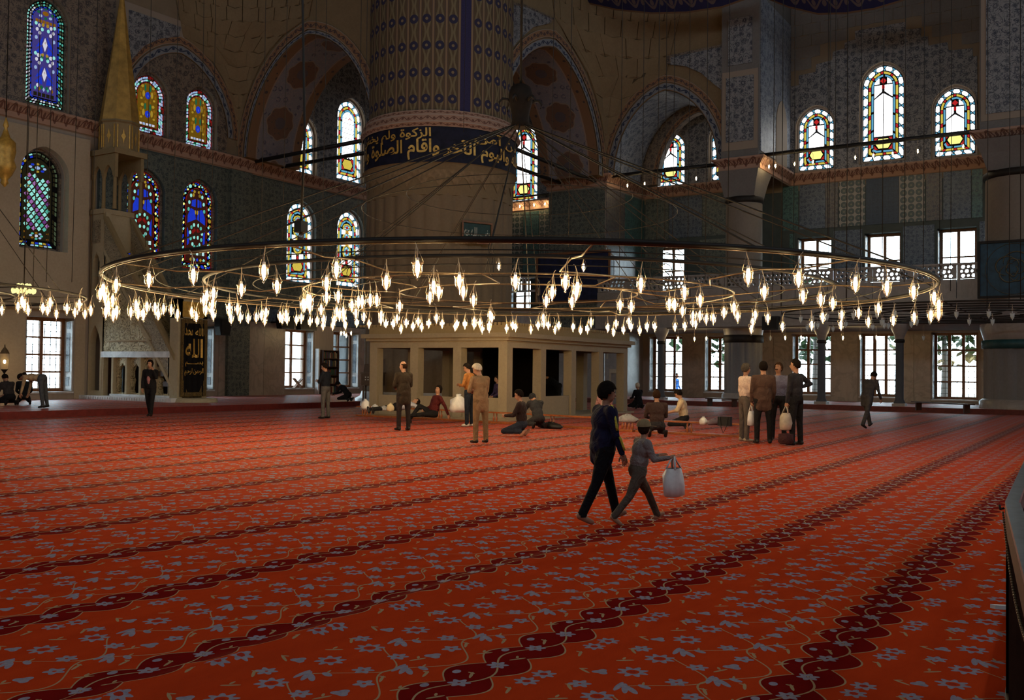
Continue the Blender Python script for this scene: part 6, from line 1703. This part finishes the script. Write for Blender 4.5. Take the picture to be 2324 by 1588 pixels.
person('man in a maroon sweater sitting on the carpet and leaning back on one arm', at(983, 961), 150, 1.72, -14, ((90, 12), (124, 16)), (4, 88), ((-30, 14), (20, 10)), ((8, 0), (50, 20)), (4, 20), F('maroon_sweater', (.075, .012, .012)), BLK, hair=HAIR, style='short', sit='long', build=1.15)
person('person lying on the carpet with dark trousers and a light grey shirt', at(900, 956), 158, 1.66, -80, ((88, 4), (88, 6)), (2, 2), ((-60, 20), (-20, 10)), ((10, 0), (40, 20)), (10, 0), F('light_grey_shirt', (.42, .42, .47)), BLK, hair=HAIR, style='short', sit='long')
person('person in a purple top sitting inside the marble platform', (lambda p: (p.x, p.y, .062))(on_y(1133, 900, 17.9)), 150, 1.6, 6, ((85, 10), (85, 10)), (110, 110), ((10, 8), (10, 8)), ((50, 30), (50, 30)), (6, 0), F('purple_top', (.05, .03, .075)), BLK, hair=HAIR, style='short', sit='kneel')
person('man with glasses in a dark shirt kneeling and holding a pale cloth', at(1184, 991), 108, 1.72, 3, **KNEEL, sh=((26, 10), (26, 10)), el=((62, 26), (62, 26)), head=(16, 16), top=F('dark_plum_shirt', (.028, .017, .016)), legs=F('dark_blue_jeans', (.022, .026, .04)), shoe=SKIN, hair=HAIR, style='short', grip=(1, 1))
pk = PEOPLE[-1][0].parent
b = MB(); b.tube([(.105, .045, .80), (.115, .03, .80), (.118, 0, .803), (.115, -.03, .80), (.105, -.045, .80)], .004, 4); b.build('glasses', M_BLACK, pk)
person('person in a charcoal hood kneeling behind the man with glasses', at(1222, 973), 60, 1.66, 24, **KNEEL, sh=((40, 10), (40, 10)), el=((40, 10), (40, 10)), head=(40, 0), top=F('charcoal_top', (.03, .03, .034)), legs=DRK, hair=F('charcoal_hood', (.022, .022, .025)), style='long')
person('person in black bending forward inside the dark platform bay', (lambda p: (p.x, p.y, .062))(on_y(1268, 915, 18.4)), 130, 1.66, 52, **STAND, sh=((50, 8), (50, 8)), el=((20, 0), (20, 0)), head=(20, 0), top=F('black_top', (.006, .006, .006)), legs=BLK, coat=.2)
person('man in a brown shirt kneeling with his back turned before the low barrier', at(1491, 993), 38, 1.74, 4, **KNEEL, sh=((20, 10), (20, 10)), el=((60, 30), (60, 30)), head=(2, 0), top=F('brown_shirt', (.05, .03, .026)), legs=DRK, hair=HAIR_B, style='short', build=1.15)
person('man in a cream short sleeved shirt kneeling with bowed head', at(1553, 973), 112, 1.72, 9, **KNEEL, sh=((28, 8), (28, 8)), el=((48, 18), (48, 18)), head=(26, 0), top=F('cream_shirt', (.52, .40, .26)), legs=BLK, hair=HAIR, style='short', sleeve=0, build=1.12)
person('grey haired person in a long black robe kneeling near the platform', at(1449, 928), 70, 1.7, 4, **KNEEL, sh=((20, 10), (20, 10)), el=((60, 24), (60, 24)), head=(4, 0), top=F('black_robe', (.008, .008, .010)), legs=F('black_robe', (.008, .008, .010)), hair=HAIR_W, style='short', robe=True)
person('man in a white short sleeved shirt standing at the left of the talking group', at(1690, 1002), -42, 1.72, 1, **STAND, sh=((4, 12), (10, 10)), el=((88, 40), (80, 40)), head=(0, 6), top=F('white_shirt', (.60, .46, .40)), legs=F('taupe_trousers', (.105, .085, .075)), shoe=F('beige_socks', (.35, .29, .22)), hair=HAIR_G, style='short', sleeve=0, build=1.1, skin=SKIN_D)
person('man in a brown jacket in the talking group seen from behind', at(1732, 1007), 34, 1.76, 1, **STAND, sh=((4, 10), (4, 10)), el=((16, 4), (16, 4)), head=(0, 0), top=F('brown_jacket', (.082, .047, .036)), legs=BLK, hair=HAIR, style='short', coat=.16, build=1.14)
person('man with a moustache in a blue grey shirt facing the talking group', at(1766, 1000), 192, 1.75, 0, **STAND, sh=((2, 8), (2, 8)), el=((14, 4), (14, 4)), head=(-8, -20), top=F('blue_grey_shirt', (.115, .11, .165)), legs=BLK, hair=HAIR_B, style='beard', build=1.08, skin=SKIN_D)
person('man in a dark shirt with one hand on his hip holding carrier bags', at(1806, 1011), 75, 1.81, 0, **STAND, sh=((4, 8), (-32, 52)), el=((8, 0), (80, 66)), head=(2, 22), top=F('slate_shirt', (.024, .023, .028)), legs=BLK, hair=HAIR, style='short', build=1.1, grip=(1, 0))
person('stooping man in a dark jacket striding past the floor windows', at(1967, 972), -24, 1.70, 24, ((26, 4), (-20, 4)), (6, 10), ((6, 8), (10, 8)), ((24, 8), (26, 8)), (14, 0), F('dark_grey_jacket', (.045, .04, .042)), F('grey_trousers', (.05, .045, .045)), hair=HAIR, coat=.2)
NAVY = F('navy_tracksuit', (.010, .010, .030))
bo, bw, bh, bi = person('boy in a navy jacket with yellow sleeve stripes walking barefoot', at(1366, 1186), -42, 1.40, 3, ((20, 3), (-18, 3)), (6, 8), ((4, 8), (8, 9)), ((16, 2), (14, 2)), (2, -8), NAVY, F('black_track_trousers', (.006, .006, .008)), SKIN_D, SKIN_D, HAIR, 'curly', coat=.12, vox=.012, build=1.32)
kd, kw, kh, ki = person('small child in a grey top and cap hurrying along with a white carrier bag', at(1446, 1189), -44, 1.06, 10, ((34, 4), (-26, 4)), (10, 14), ((24, 10), (20, 12)), ((70, 6), (78, -6)), (-14, 24), F('grey_child_top', (.20, .17, .165)), F('taupe_child_trousers', (.085, .065, .05)), SKIN, SKIN, HAIR_B, 'long', sleeve=1, vox=.012, grip=(0, 1), build=1.25)
def on_body(root, pts, r, name, mat, n=5):
    b = MB(); b.tube(pts, r, n); return b.build(name, mat, root)
YEL = F('yellow_stripe', (.42, .36, .05))
S_, wr_, of_, s_, *_ = bi
def arm_pt(i, f, o):
    eb = wr_[i][2]; w = wr_[i][0]
    q = S_[i].lerp(eb, f) if f <= 1 else eb.lerp(w, f-1)
    return tuple((q+of_+Vector(o))*s_)
on_body(bo, [arm_pt(1, f, (.012, -.058, 0)) for f in (.18, .4, .6, .8)], .016, 'sleeve_stripe', YEL)
on_body(bo, [arm_pt(1, f, (.030, -.044, 0)) for f in (1.1, 1.3, 1.6, 1.85)], .013, 'sleeve_stripe', YEL)
on_body(bo, [arm_pt(1, 0, (.0, .0, .075)), arm_pt(1, .06, (.01, -.045, .055))], .018, 'shoulder_stripe', YEL)
hc_, RH_ = kh
b = MB(); b.ball((0, 0, 0), 1, 16, 8, 0, (.082, .070, .075)); v = [hc_+RH_@(Vector(p)*1.0+Vector((-.012, 0, .03))) for p in b.v]
cp = MB(); cp.add(v, [f for f in b.f if sum(b.v[i][2] for i in f)/len(f) > -.005], 0, True)
cp.add([hc_+RH_@Vector(p) for p in ((.05, -.05, .035), (.05, .05, .035), (.135, .04, .015), (.135, -.04, .015), (.05, -.05, .026), (.05, .05, .026), (.135, .04, .008), (.135, -.04, .008))], [(0, 1, 2, 3), (7, 6, 5, 4), (0, 4, 5, 1), (1, 5, 6, 2), (2, 6, 7, 3), (3, 7, 4, 0)])
cp.build('cap', F('tan_cap', (.27, .19, .10)), kd)
person('man in a cream shirt bowing low before the far left window', at(95, 926, ZF), 118, 1.70, 84, ((-6, 3), (-6, 3)), (2, 2), ((10, 6), (10, 6)), ((4, 0), (4, 0)), (10, 0), F('cream_shirt_worn', (.36, .25, .15)), F('blue_grey_trousers', (.06, .065, .075)), hair=HAIR, style='short', build=1.08)
person('seated man in a striped dark shirt at the far left edge', at(22, 920, ZF), 100, 1.7, 16, **KNEEL, sh=((20, 8), (20, 8)), el=((40, 20), (40, 20)), head=(20, 0), top=F('striped_dark_shirt', (.04, .032, .03)), legs=BLK, build=1.2)
person('seated man in black beside the far left window', at(54, 919, ZF), 60, 1.7, 4, **KNEEL, sh=((16, 8), (16, 8)), el=((50, 20), (50, 20)), head=(4, 0), top=F('plain_black_top', (.012, .012, .013)), legs=BLK)
person('hunched person in black crouching on the step beside the great pillar', at(791, 911, ZF), 110, 1.64, 40, **KNEEL, sh=((30, 8), (30, 8)), el=((40, 20), (40, 20)), head=(34, 0), top=F('black_jacket', (.012, .012, .014)), legs=BLK, hair=HAIR, style='long')
person('grey haired person in a pink top kneeling behind the boy', at(1372, 955), 40, 1.66, 4, **KNEEL, sh=((16, 14), (16, 14)), el=((50, 24), (50, 24)), head=(6, 0), top=F('pink_top', (.40, .20, .19)), legs=DRK, hair=HAIR_G, style='short')
pw = on_x(1534, 893, 53.2)
person('person in bright blue passing outside a floor window', (pw.x, pw.y, -.4), -90, 1.86, 2, ((16, 3), (-14, 3)), (4, 8), ((8, 8), (-8, 8)), ((16, 0), (10, 0)), (0, 0), F('bright_blue_coat', (.02, .10, .35)), F('bright_blue_coat', (.02, .10, .35)), hair=HAIR, coat=.25)
finish_people()

# ------------------------------------------------------------------ low barriers, bags, stands, speakers, railing
def baluster(b, x, y, z0, z1, r=.032):
    h = z1-z0
    b.lathe([(r*.7, z0), (r*.7, z0+h*.12), (r*1.25, z0+h*.3), (r*1.1, z0+h*.45), (r*.55, z0+h*.62), (r*.75, z0+h*.8), (r*.5, z0+h*.9), (r*.8, z1)], (x, y, 0), 10)
def barrier(p, q, label, pairs, h=.34, legs=2, mat=None):
    P, Q = Vector(p), Vector(q); d = (Q-P); L = d.length; d.normalize(); n = Vector((-d.y, d.x, 0)); m_ = mat or M_WOOD_R
    t = thing('prayer_barrier', P, label, 'barrier', 'low wooden barriers on the carpet')
    b = MB(); b.obox(P+d*L/2+Vector((0, 0, h-.02)), d*L/2, n*.085, Vector((0, 0, .02))); b.build('top_plank', m_, t)
    b = MB(); b.obox(P+d*L/2+Vector((0, 0, .03)), d*L/2, n*.10, Vector((0, 0, .026))); b.build('bottom_plank', m_, t)
    for f, k in pairs:
        for i in range(k):
            c = P+d*(L*f+.11*(i-(k-1)/2)); b = MB(); baluster(b, c.x, c.y, .055, h-.04); b.build('baluster', m_, t)
    return t
def gp(x, y): p = on_z(x, y); return (p.x, p.y, 0)
barrier(gp(812, 944), gp(980, 952), 'low turned wood barrier with plastic bags on top, left of the sitting man', ((.12, 4), (.9, 2)))
barrier(gp(985, 952.5), gp(1225, 966), 'low turned wood barrier behind the man in the tan suit', ((.05, 3), (.6, 2), (.95, 2)))
barrier(gp(1230, 966.5), gp(1440, 980), 'low turned wood barrier with a grey bag, beside the walking boy', ((.12, 2), (.93, 4)))
barrier(gp(1446, 980.5), gp(1692, 993), 'low turned wood barrier with a black bag, in front of the cream shirted man', ((.06, 3), (.5, 2), (.97, 2)))
def low_bench(x0, y0, x1, y1, label, z=ZF):
    p, q = on_z(x0, y0, z), on_z(x1, y1, z); d = (q-p); L = d.length; d.normalize(); n = Vector((-d.y, d.x, 0))
    t = thing('low_bench', p, label, 'bench', 'low benches along the gallery step')
    b = MB(); b.obox(p+d*L/2+Vector((0, 0, .32)), d*L/2, n*.16, Vector((0, 0, .022))); b.build('seat', M_WOOD_D, t)
    for f in (.08, .92):
        b = MB(); c = p+d*L*f; b.obox(c+Vector((0, 0, .15)), d*.03, n*.13, Vector((0, 0, .15))); b.build('leg', M_WOOD_D, t)
low_bench(1606, 921, 1672, 924, 'dark low bench on the step left of the talking group')
low_bench(2075, 930, 2205, 938, 'dark low bench on the step below the widest floor window')
def bag(name, pos, r, h, label, mat, grp=None, knots=True, seed=1):
    rnd = random.Random(seed); b = MB(); N = 14; prof = [(.05, 0), (.75, .0), (1.0, .18), (1.02, .42), (.85, .66), (.5, .82), (.22, .9), (.3, 1.0), (.1, .98)]
    v, f = [], []
    for j, (q, z) in enumerate(prof):
        for i in range(N):
            k = 1+.16*rnd.uniform(-1, 1)*(1 if j > 0 else 0); a = 2*pi*i/N; v.append((r[0]*q*k*cos(a), r[1]*q*k*sin(a), h*z*(1+.06*rnd.uniform(-1, 1)*(j > 1))))
    for j in range(len(prof)-1):
        for i in range(N): f.append((j*N+i, j*N+(i+1) % N, (j+1)*N+(i+1) % N, (j+1)*N+i))
    f.append(tuple(range(N-1, -1, -1)))
    b.add(v, f, 0, True); o = b.build(name, mat); o.location = pos; o.rotation_euler = (0, 0, rnd.uniform(0, 3))
    return tag(o, label, 'bag', grp)
T = .342
def on_bar(x, y): p = on_z(x, y, T); return (p.x, p.y, T)
bag('plastic_bag', on_bar(829, 928), (.14, .12), .30, 'white plastic bag at the left end of the low barrier', M_PLASTIC, seed=2)
bag('plastic_bag', on_bar(851, 929), (.24, .11), .16, 'flat white plastic bag lying second on the left barrier', M_PLASTIC, seed=3)
bag('plastic_bag', on_bar(871, 931), (.15, .10), .14, 'small grey plastic bag third along the left barrier', M_CLOTHBAG, seed=4)
bag('cloth_bag', on_bar(886, 933), (.12, .11), .24, 'cream tied cloth bag on the left barrier by the lying person', plain('cream_cloth', (.55, .45, .30), .8), seed=5)
bag('plastic_bag', on_bar(1040, 935), (.34, .22), .52, 'big white printed plastic bag behind the man in the tan suit', M_PLASTIC, seed=6)
bag('plastic_bag', on_bar(1425, 958), (.26, .12), .20, 'grey plastic bag on the barrier right of the boy', M_CLOTHBAG, seed=7)
bag('plastic_bag', on_bar(1596, 963), (.20, .10), .18, 'white plastic bag on the barrier behind the cream shirted man', M_PLASTIC, seed=8)
bag('cloth_bag', on_bar(1620, 964), (.20, .11), .15, 'mauve folded cloth on the barrier beside the black bag', plain('mauve_cloth', (.16, .12, .14), .8), seed=9)
hb_ = thing('handbag', on_bar(1645, 966), 'square black bag with a hanging strap on the barrier', 'bag')
p_ = Vector(on_bar(1645, 966)); b = MB(); b.box(p_.x-.07, p_.y-.15, T, p_.x+.07, p_.y+.15, T+.21); b.build('case', M_BLACK, hb_)
b = MB(); b.tube([(p_.x-.08, p_.y-.1, T+.2), (p_.x-.1, p_.y-.06, T-.05), (p_.x-.11, p_.y, T-.16), (p_.x-.1, p_.y+.05, T-.04), (p_.x-.08, p_.y+.1, T+.2)], .009, 5); b.build('strap', M_BLACK, hb_)
bag('clothes_heap', gp(1250, 972), (.42, .16), .18, 'dark coat heaped on the carpet beside the kneeling man', M_BLACK, seed=11)
bag('shoe_bag', tuple(on_z(828, 930, 0)), (.2, .2), .42, 'white shoe bag standing by the foot of the great pillar', M_PLASTIC, seed=12)
# carrier bags in hands
def hand_pos(root, i):
    return root.matrix_basis @ Vector(root['_wr'][i])
def carrier(root, i, h, r, label, mat, lower=None, seed=1):
    bpy.context.view_layer.update()
    p = hand_pos(root, i); t = thing('carrier_bag', (p.x, p.y, p.z-h), label, 'bag')
    rnd = random.Random(seed); b = MB(); N = 12; v, f = [], []
    prof = [(.5, 0), (.95, .04), (1, .3), (.9, .55), (.6, .72)]
    for q, z in prof:
        for k in range(N):
            a = 2*pi*k/N; w = 1+.12*rnd.uniform(-1, 1); v.append((p.x+r[0]*q*w*cos(a), p.y+r[1]*q*w*sin(a), p.z-h+h*z))
    for j in range(len(prof)-1):
        for k in range(N): f.append((j*N+k, j*N+(k+1) % N, (j+1)*N+(k+1) % N, (j+1)*N+k))
    f.append(tuple(range(N-1, -1, -1))); b.add(v, f, 0, True); b.build('bag_body', mat, t)
    for s in (-1, 1):
        b = MB(); b.tube([(p.x-r[0]*.45, p.y+s*r[1]*.5, p.z-h*.3), (p.x-.01, p.y+s*.012, p.z), (p.x+r[0]*.45, p.y+s*r[1]*.5, p.z-h*.3)], .012, 4); b.build('handle', mat, t)
    if lower:
        b = MB(); b.lathe([(r[0]*.7, 0), (r[0]*1.0, .05), (r[0]*.95, h*.42), (.02, h*.46)], (p.x, p.y, p.z-h-.30), 12); b.build('dark_contents', lower, t)
    return t
def find(lbl): return next(o for o in bpy.data.objects if o.name.startswith('person') and lbl in o.get('label', ''))
carrier(find('hand on his hip'), 0, .52, (.17, .13), 'pale carrier bag with dark contents held by the man with a hand on his hip', plain('pale_bag', (.40, .34, .28), .45), F('maroon_bundle', (.05, .02, .022)), 3)
carrier(find('brown jacket'), 0, .46, (.13, .08), 'clear plastic bag held by the man in the brown jacket', M_PLASTIC, None, 4)
carrier(find('small child'), 1, .40, (.17, .10), 'white carrier bag swinging from the small child\'s hand', M_PLASTIC, None, 5)

# things along the stained glass wall
bk = thing('bookcase', (38.7, 36.2, ZF), 'brown bookcase with rows of books between two clear windows', 'bookcase')
bx0, bx1 = 38.12, 39.36
MB().box(bx0, 36.4, ZF, bx1, 36.46, 2.55).build('back_panel', M_WOOD_D, bk)
for x in (bx0, bx1-.05): MB().box(x, 36.0, ZF, x+.05, 36.4, 2.55).build('side_panel', M_WOOD_D, bk)
rows = [.24, .72, 1.18, 1.64, 2.08]
for z in rows+[2.5]: MB().box(bx0+.05, 36.0, z, bx1-.05, 36.4, z+.045).build('shelf', M_WOOD_D, bk)
BM = [plain('book_'+n, c, .6) for n, c in (('red', (.16, .03, .02)), ('brown', (.10, .05, .03)), ('green', (.03, .07, .04)), ('cream', (.42, .34, .22)), ('blue', (.03, .04, .10)))]
bn = ('red', 'brown', 'green', 'cream', 'blue')
for r_, z in enumerate(rows):
    x = bx0+.07
    while x < bx1-.12:
        w = random.uniform(.035, .07); h = random.uniform(.26, .36); k = random.randrange(5)
        tag(MB().box(x, 36.1, z+.045, x+w, 36.36, z+.045+h).build('book', BM[k]), '%s spined book standing on the %s shelf of the bookcase' % (bn[k], ('lowest', 'second lowest', 'middle', 'second highest', 'top')[r_]), 'book', 'books in the bookcase'); x += w+.006
MB().box(37.98, 36.2, ZF, 38.08, 36.46, 2.62).build('marble_panel', M_WHITE, WL)
st_ = thing('book_stand', (36.9, 36.62, .53), 'folding wooden book stand on the window sill', 'stand')
for s in (-1, 1):
    b = MB(); b.obox((36.9, 36.62, .78), Vector((s*.30, 0, .26)), Vector((0, .10, 0)), Vector((.015, 0, -s*.017))); b.build('leaf', M_WOOD, st_)
for x0, y0, x1, y1, lb in ((637, 716, 670, 745, 'black hanging loudspeaker left over the book stand window'), (681, 716, 722, 748, 'black loudspeaker right over the book stand window'), (498, 724, 525, 760, 'black loudspeaker on the wall right of the pulpit')):
    a_, b_ = on_y(x0, y1, 35.3), on_y(x1, y0, 35.3)
    t = thing('loudspeaker', ((a_.x+b_.x)/2, 35.5, a_.z), lb, 'loudspeaker')
    MB().prism([(a_.x+.08, a_.z), (b_.x-.08, a_.z), (b_.x, (a_.z+b_.z)/2), (b_.x, b_.z), (a_.x, b_.z), (a_.x, (a_.z+b_.z)/2)], py(35.3), 0, .35).build('cabinet', M_BLACK, t)
    MB().prism(rect(a_.x+.12, a_.z+.06, b_.x-.12, b_.z-.06), py(35.3), -.02, 0).build('grille', M_IRON, t)
    MB().box((a_.x+b_.x)/2-.04, 35.65, (a_.z+b_.z)/2-.04, (a_.x+b_.x)/2+.04, WY-.03, (a_.z+b_.z)/2+.04).build('bracket', M_IRON, t)
p = on_x(1748, 733, 44.6)
t = thing('loudspeaker', (44.8, p.y, p.z-.3), 'black loudspeaker on the gallery front above the talking group', 'loudspeaker')
MB().box(44.55, p.y-.38, p.z-.32, 44.95, p.y+.38, p.z+.32).build('cabinet', M_BLACK, t); MB().box(44.53, p.y-.3, p.z-.25, 44.55, p.y+.3, p.z+.25).build('grille', M_IRON, t)
# loudspeaker box and bulb on the thick cable above the chandelier
p = on_z(683, 515, 1); d = ray(683, 515); P = CAMP+d*12.2
t = thing('microphone_box', P, 'small black box hanging on a thick cable above the chandelier hoop', 'box')
b = MB(); b.tube([tuple(P+Vector((0, 0, .02))), tuple(P+Vector((.02, -.02, 1.2))), tuple(P+Vector((-.02, .02, 3))), tuple(P+Vector((.03, 0, 8))), (P.x, P.y, 23.95)], .016, 6); b.build('cable', M_CABLE, t)
b = MB(); b.box(P.x-.06, P.y-.06, P.z-.07, P.x+.06, P.y+.06, P.z+.07); b.build('case', M_BLACK, t)
b = MB(); b.lathe([(.02, -.07), (.03, -.10), (.045, -.15), (.035, -.20), (.015, -.22)], tuple(P), 10); b.build('hook_ball', plain('smoked_glass', (.06, .04, .03), .2, .6), t)
# dark preaching chair by the pillar
a_, b_ = on_z(822, 914, 0), on_z(868, 914, 0); cx_, cy_ = 30.6, 26.8
pc = on_z(846, 926, 0); cx_, cy_ = pc.x, pc.y
ds = thing('preaching_chair', (cx_, cy_, 0), 'tall dark wooden preaching chair beside the marble platform', 'chair')
dx = _R.copy(); dx.z = 0; dx.normalize(); dy = Vector((-dx.y, dx.x, 0)); O = Vector((cx_, cy_, 0))
def ob(c, a, b2, h, nm, mt=M_WOOD_D): b = MB(); b.obox(O+dx*c[0]+dy*c[1]+Vector((0, 0, c[2])), dx*a, dy*b2, Vector((0, 0, h))); return b.build(nm, mt, ds)
for sx in (-.34, .34):
    for sy in (-.3, .3): ob((sx, sy, .45), .035, .035, .45, 'leg')
ob((0, 0, .95), .42, .38, .04, 'seat'); ob((0, .36, 1.35), .40, .03, .42, 'back_panel'); ob((0, -.36, 1.18), .40, .02, .2, 'front_panel')
for sx in (-.4, .4): ob((sx, 0, 1.18), .025, .36, .2, 'side_panel')
ob((0, 0, 1.41), .46, .42, .025, 'top_ledge')
b = MB(); b.add([tuple(O+dx*x+dy*.3+Vector((0, 0, z))) for x, z in ((-.44, 1.43), (-.40, 1.75), (-.3, 1.5), (0, 1.48), (.1, 1.6), (.3, 1.62), (.34, 1.95), (.44, 2.0), (.44, 1.43))], [tuple(range(9))]); b.build('carved_crest', M_WOOD_D, ds)
for i in range(6):
    for j in range(2): ob((-.25+.1*i, -.385, 1.14+.1*j), .02, .006, .022, 'inlay', M_WHITE)
# far left: wall lantern, hanging gilt lamp, small lit chandelier bowl
lx = on_y(10, 835, 35.2)
t = thing('lantern', (lx.x, 35.2, .2), 'brass lantern with a lit bulb on a slim stand at the far left edge', 'lantern')
for nm, pr, mt in (('stand', [(.16, .2), (.15, .26), (.03, .3), (.025, 1.25), (.07, 1.32), (.13, 1.4)], M_IRON), ('cap', [(.17, 1.98), (.10, 2.12), (.03, 2.22), (.02, 2.32)], M_BRASS), ('glass', [(.13, 1.4), (.16, 1.7), (.15, 1.98)], M_LGLASS)):
    b = MB(); b.lathe(pr, (lx.x, 35.2, 0), 12, 0, True, None, nm != 'glass'); b.build(nm, mt, t)
b = MB(); b.ball((lx.x, 35.2, 1.68), .045, 8, 6, 0, (1, 1, 1.5)); b.build('bulb', M_BULB, t)
hx = on_y(12, 350, 34.6)
t = thing('hanging_lamp', (hx.x, 34.6, hx.z), 'tall gilt lamp hanging at the far left edge above the lantern', 'lamp')
b = MB(); b.lathe([(.02, 1.35), (.06, 1.2), (.10, 1.05), (.05, .95), (.10, .8), (.16, .62), (.34, .45), (.36, .1), (.30, -.2), (.38, -.45), (.25, -.75), (.1, -.95), (.14, -1.05), (.02, -1.2)], (hx.x, 34.6, hx.z), 20); b.build('body', M_GOLDP, t)
MB().tube([(hx.x, 34.6, hx.z+1.3), (hx.x, 34.6, 23.9)], .018, 5).build('chain', M_CABLE, t)
bx = on_y(54, 658, 34.0)
t = thing('glass_chandelier', (bx.x, 34.0, bx.z), 'small round cluster of lit crystal hanging before the far left wall', 'chandelier')
cr = glow('lit_crystal', (1, .80, .30), 1.6)
for i in range(16):
    a = 2*pi*i/16; b = MB(); b.ball((bx.x+.36*cos(a), 34+.36*sin(a), bx.z-.05+.03*(i % 2)), .07, 6, 4, 0, (1, 1, 1.3)); b.build('crystal', cr, t)
for i in range(8):
    a = 2*pi*i/8; b = MB(); b.ball((bx.x+.2*cos(a), 34+.2*sin(a), bx.z+.16), .07, 6, 4, 0, (1, 1, 1.2)); b.build('crystal', cr, t)
b = MB(); b.tube(ringpts((bx.x, 34.0), .36, bx.z+.03, 24), .015, 5, close=True); b.build('hoop', M_BRASS, t)
MB().tube([(bx.x, 34, bx.z+.2), (bx.x, 34, 23.9)], .014, 5).build('chain', M_CABLE, t)
# grey notice and curtain strip by the far left window
# railing in the lower right corner
rl = thing('railing', (2.6, -.4, 0), 'dark wooden railing with a flat metal handrail in the lower right corner', 'railing')
e0 = on_z(2281, 1138, .98); e1 = on_z(2345, 1000, .98); e2 = on_z(2368, 1480, .98)
def slab(p, q, w, nm, mt, z0, z1):
    d = (q-p); d.z = 0; d.normalize(); n = Vector((-d.y, d.x, 0))
    if n.dot(Vector((0, -1, 0))) < 0: n = -n
    b = MB(); v = [Vector((x.x, x.y, z)) for z in (z0, z1) for x in (p, q, q+n*w, p+n*w)]
    b.add(v, [(0, 3, 2, 1), (4, 5, 6, 7), (0, 1, 5, 4), (1, 2, 6, 5), (2, 3, 7, 6), (3, 0, 4, 7)]); return b.build(nm, mt, rl)
slab(e2, e0, .062, 'handrail', M_STEEL, .955, .98); slab(e0, e1, .055, 'handrail', M_STEEL, .955, .98)
for a_, b_, k in ((e2, e0, 7), (e0, e1, 5)):
    d = (b_-a_)
    slab(a_, b_, .05, 'upper_board', M_WOOD_D, .86, .952); slab(a_, b_, .05, 'plinth_board', M_WOOD_D, .0, .12)
    for i in range(k+1):
        c = a_+d*(i/k); b = MB(); b.box(c.x-.014, c.y-.035, .1, c.x+.014, c.y-.005, .9); b.build('slat', M_WOOD_D, rl)
slab(e2+Vector((0, -.02, 0)), e0+Vector((0, -.02, 0)), .01, 'back_board', M_BLACK, .1, .9)
b = MB()
for i in range(64):
    f = i/63; p = e2.lerp(e0, f); z = .93-.10*sin(pi*f)
    b.ball((p.x-.006, p.y+.008, z), .0062, 5, 3)
cb = b.build('bead_chain', M_BRASS, rl); cb['kind'] = 'stuff'
b = MB(); b.tube([tuple(e0+Vector((-.004, .004, -.03))), tuple(e0+Vector((-.012, .018, -.035))), tuple(e0+Vector((-.006, .022, -.015)))], .006, 5); b.build('hook', M_IRON, rl)
p = on_z(2253, 1376, .1); q = on_z(2330, 1380, .1)
t = thing('metal_bracket', p, 'short white metal bar sticking out below the railing', 'bracket')
b = MB(); b.obox((p+q)/2, (q-p)/2, Vector((.012, .016, 0)), Vector((0, 0, .012))); b.build('bar', M_WHITE, t)
b = MB(); b.obox(q-(q-p)*.1-Vector((0, 0, .05)), Vector((.02, 0, 0)), Vector((0, .02, 0)), Vector((0, 0, .05))); b.build('foot', M_WOOD_D, t)
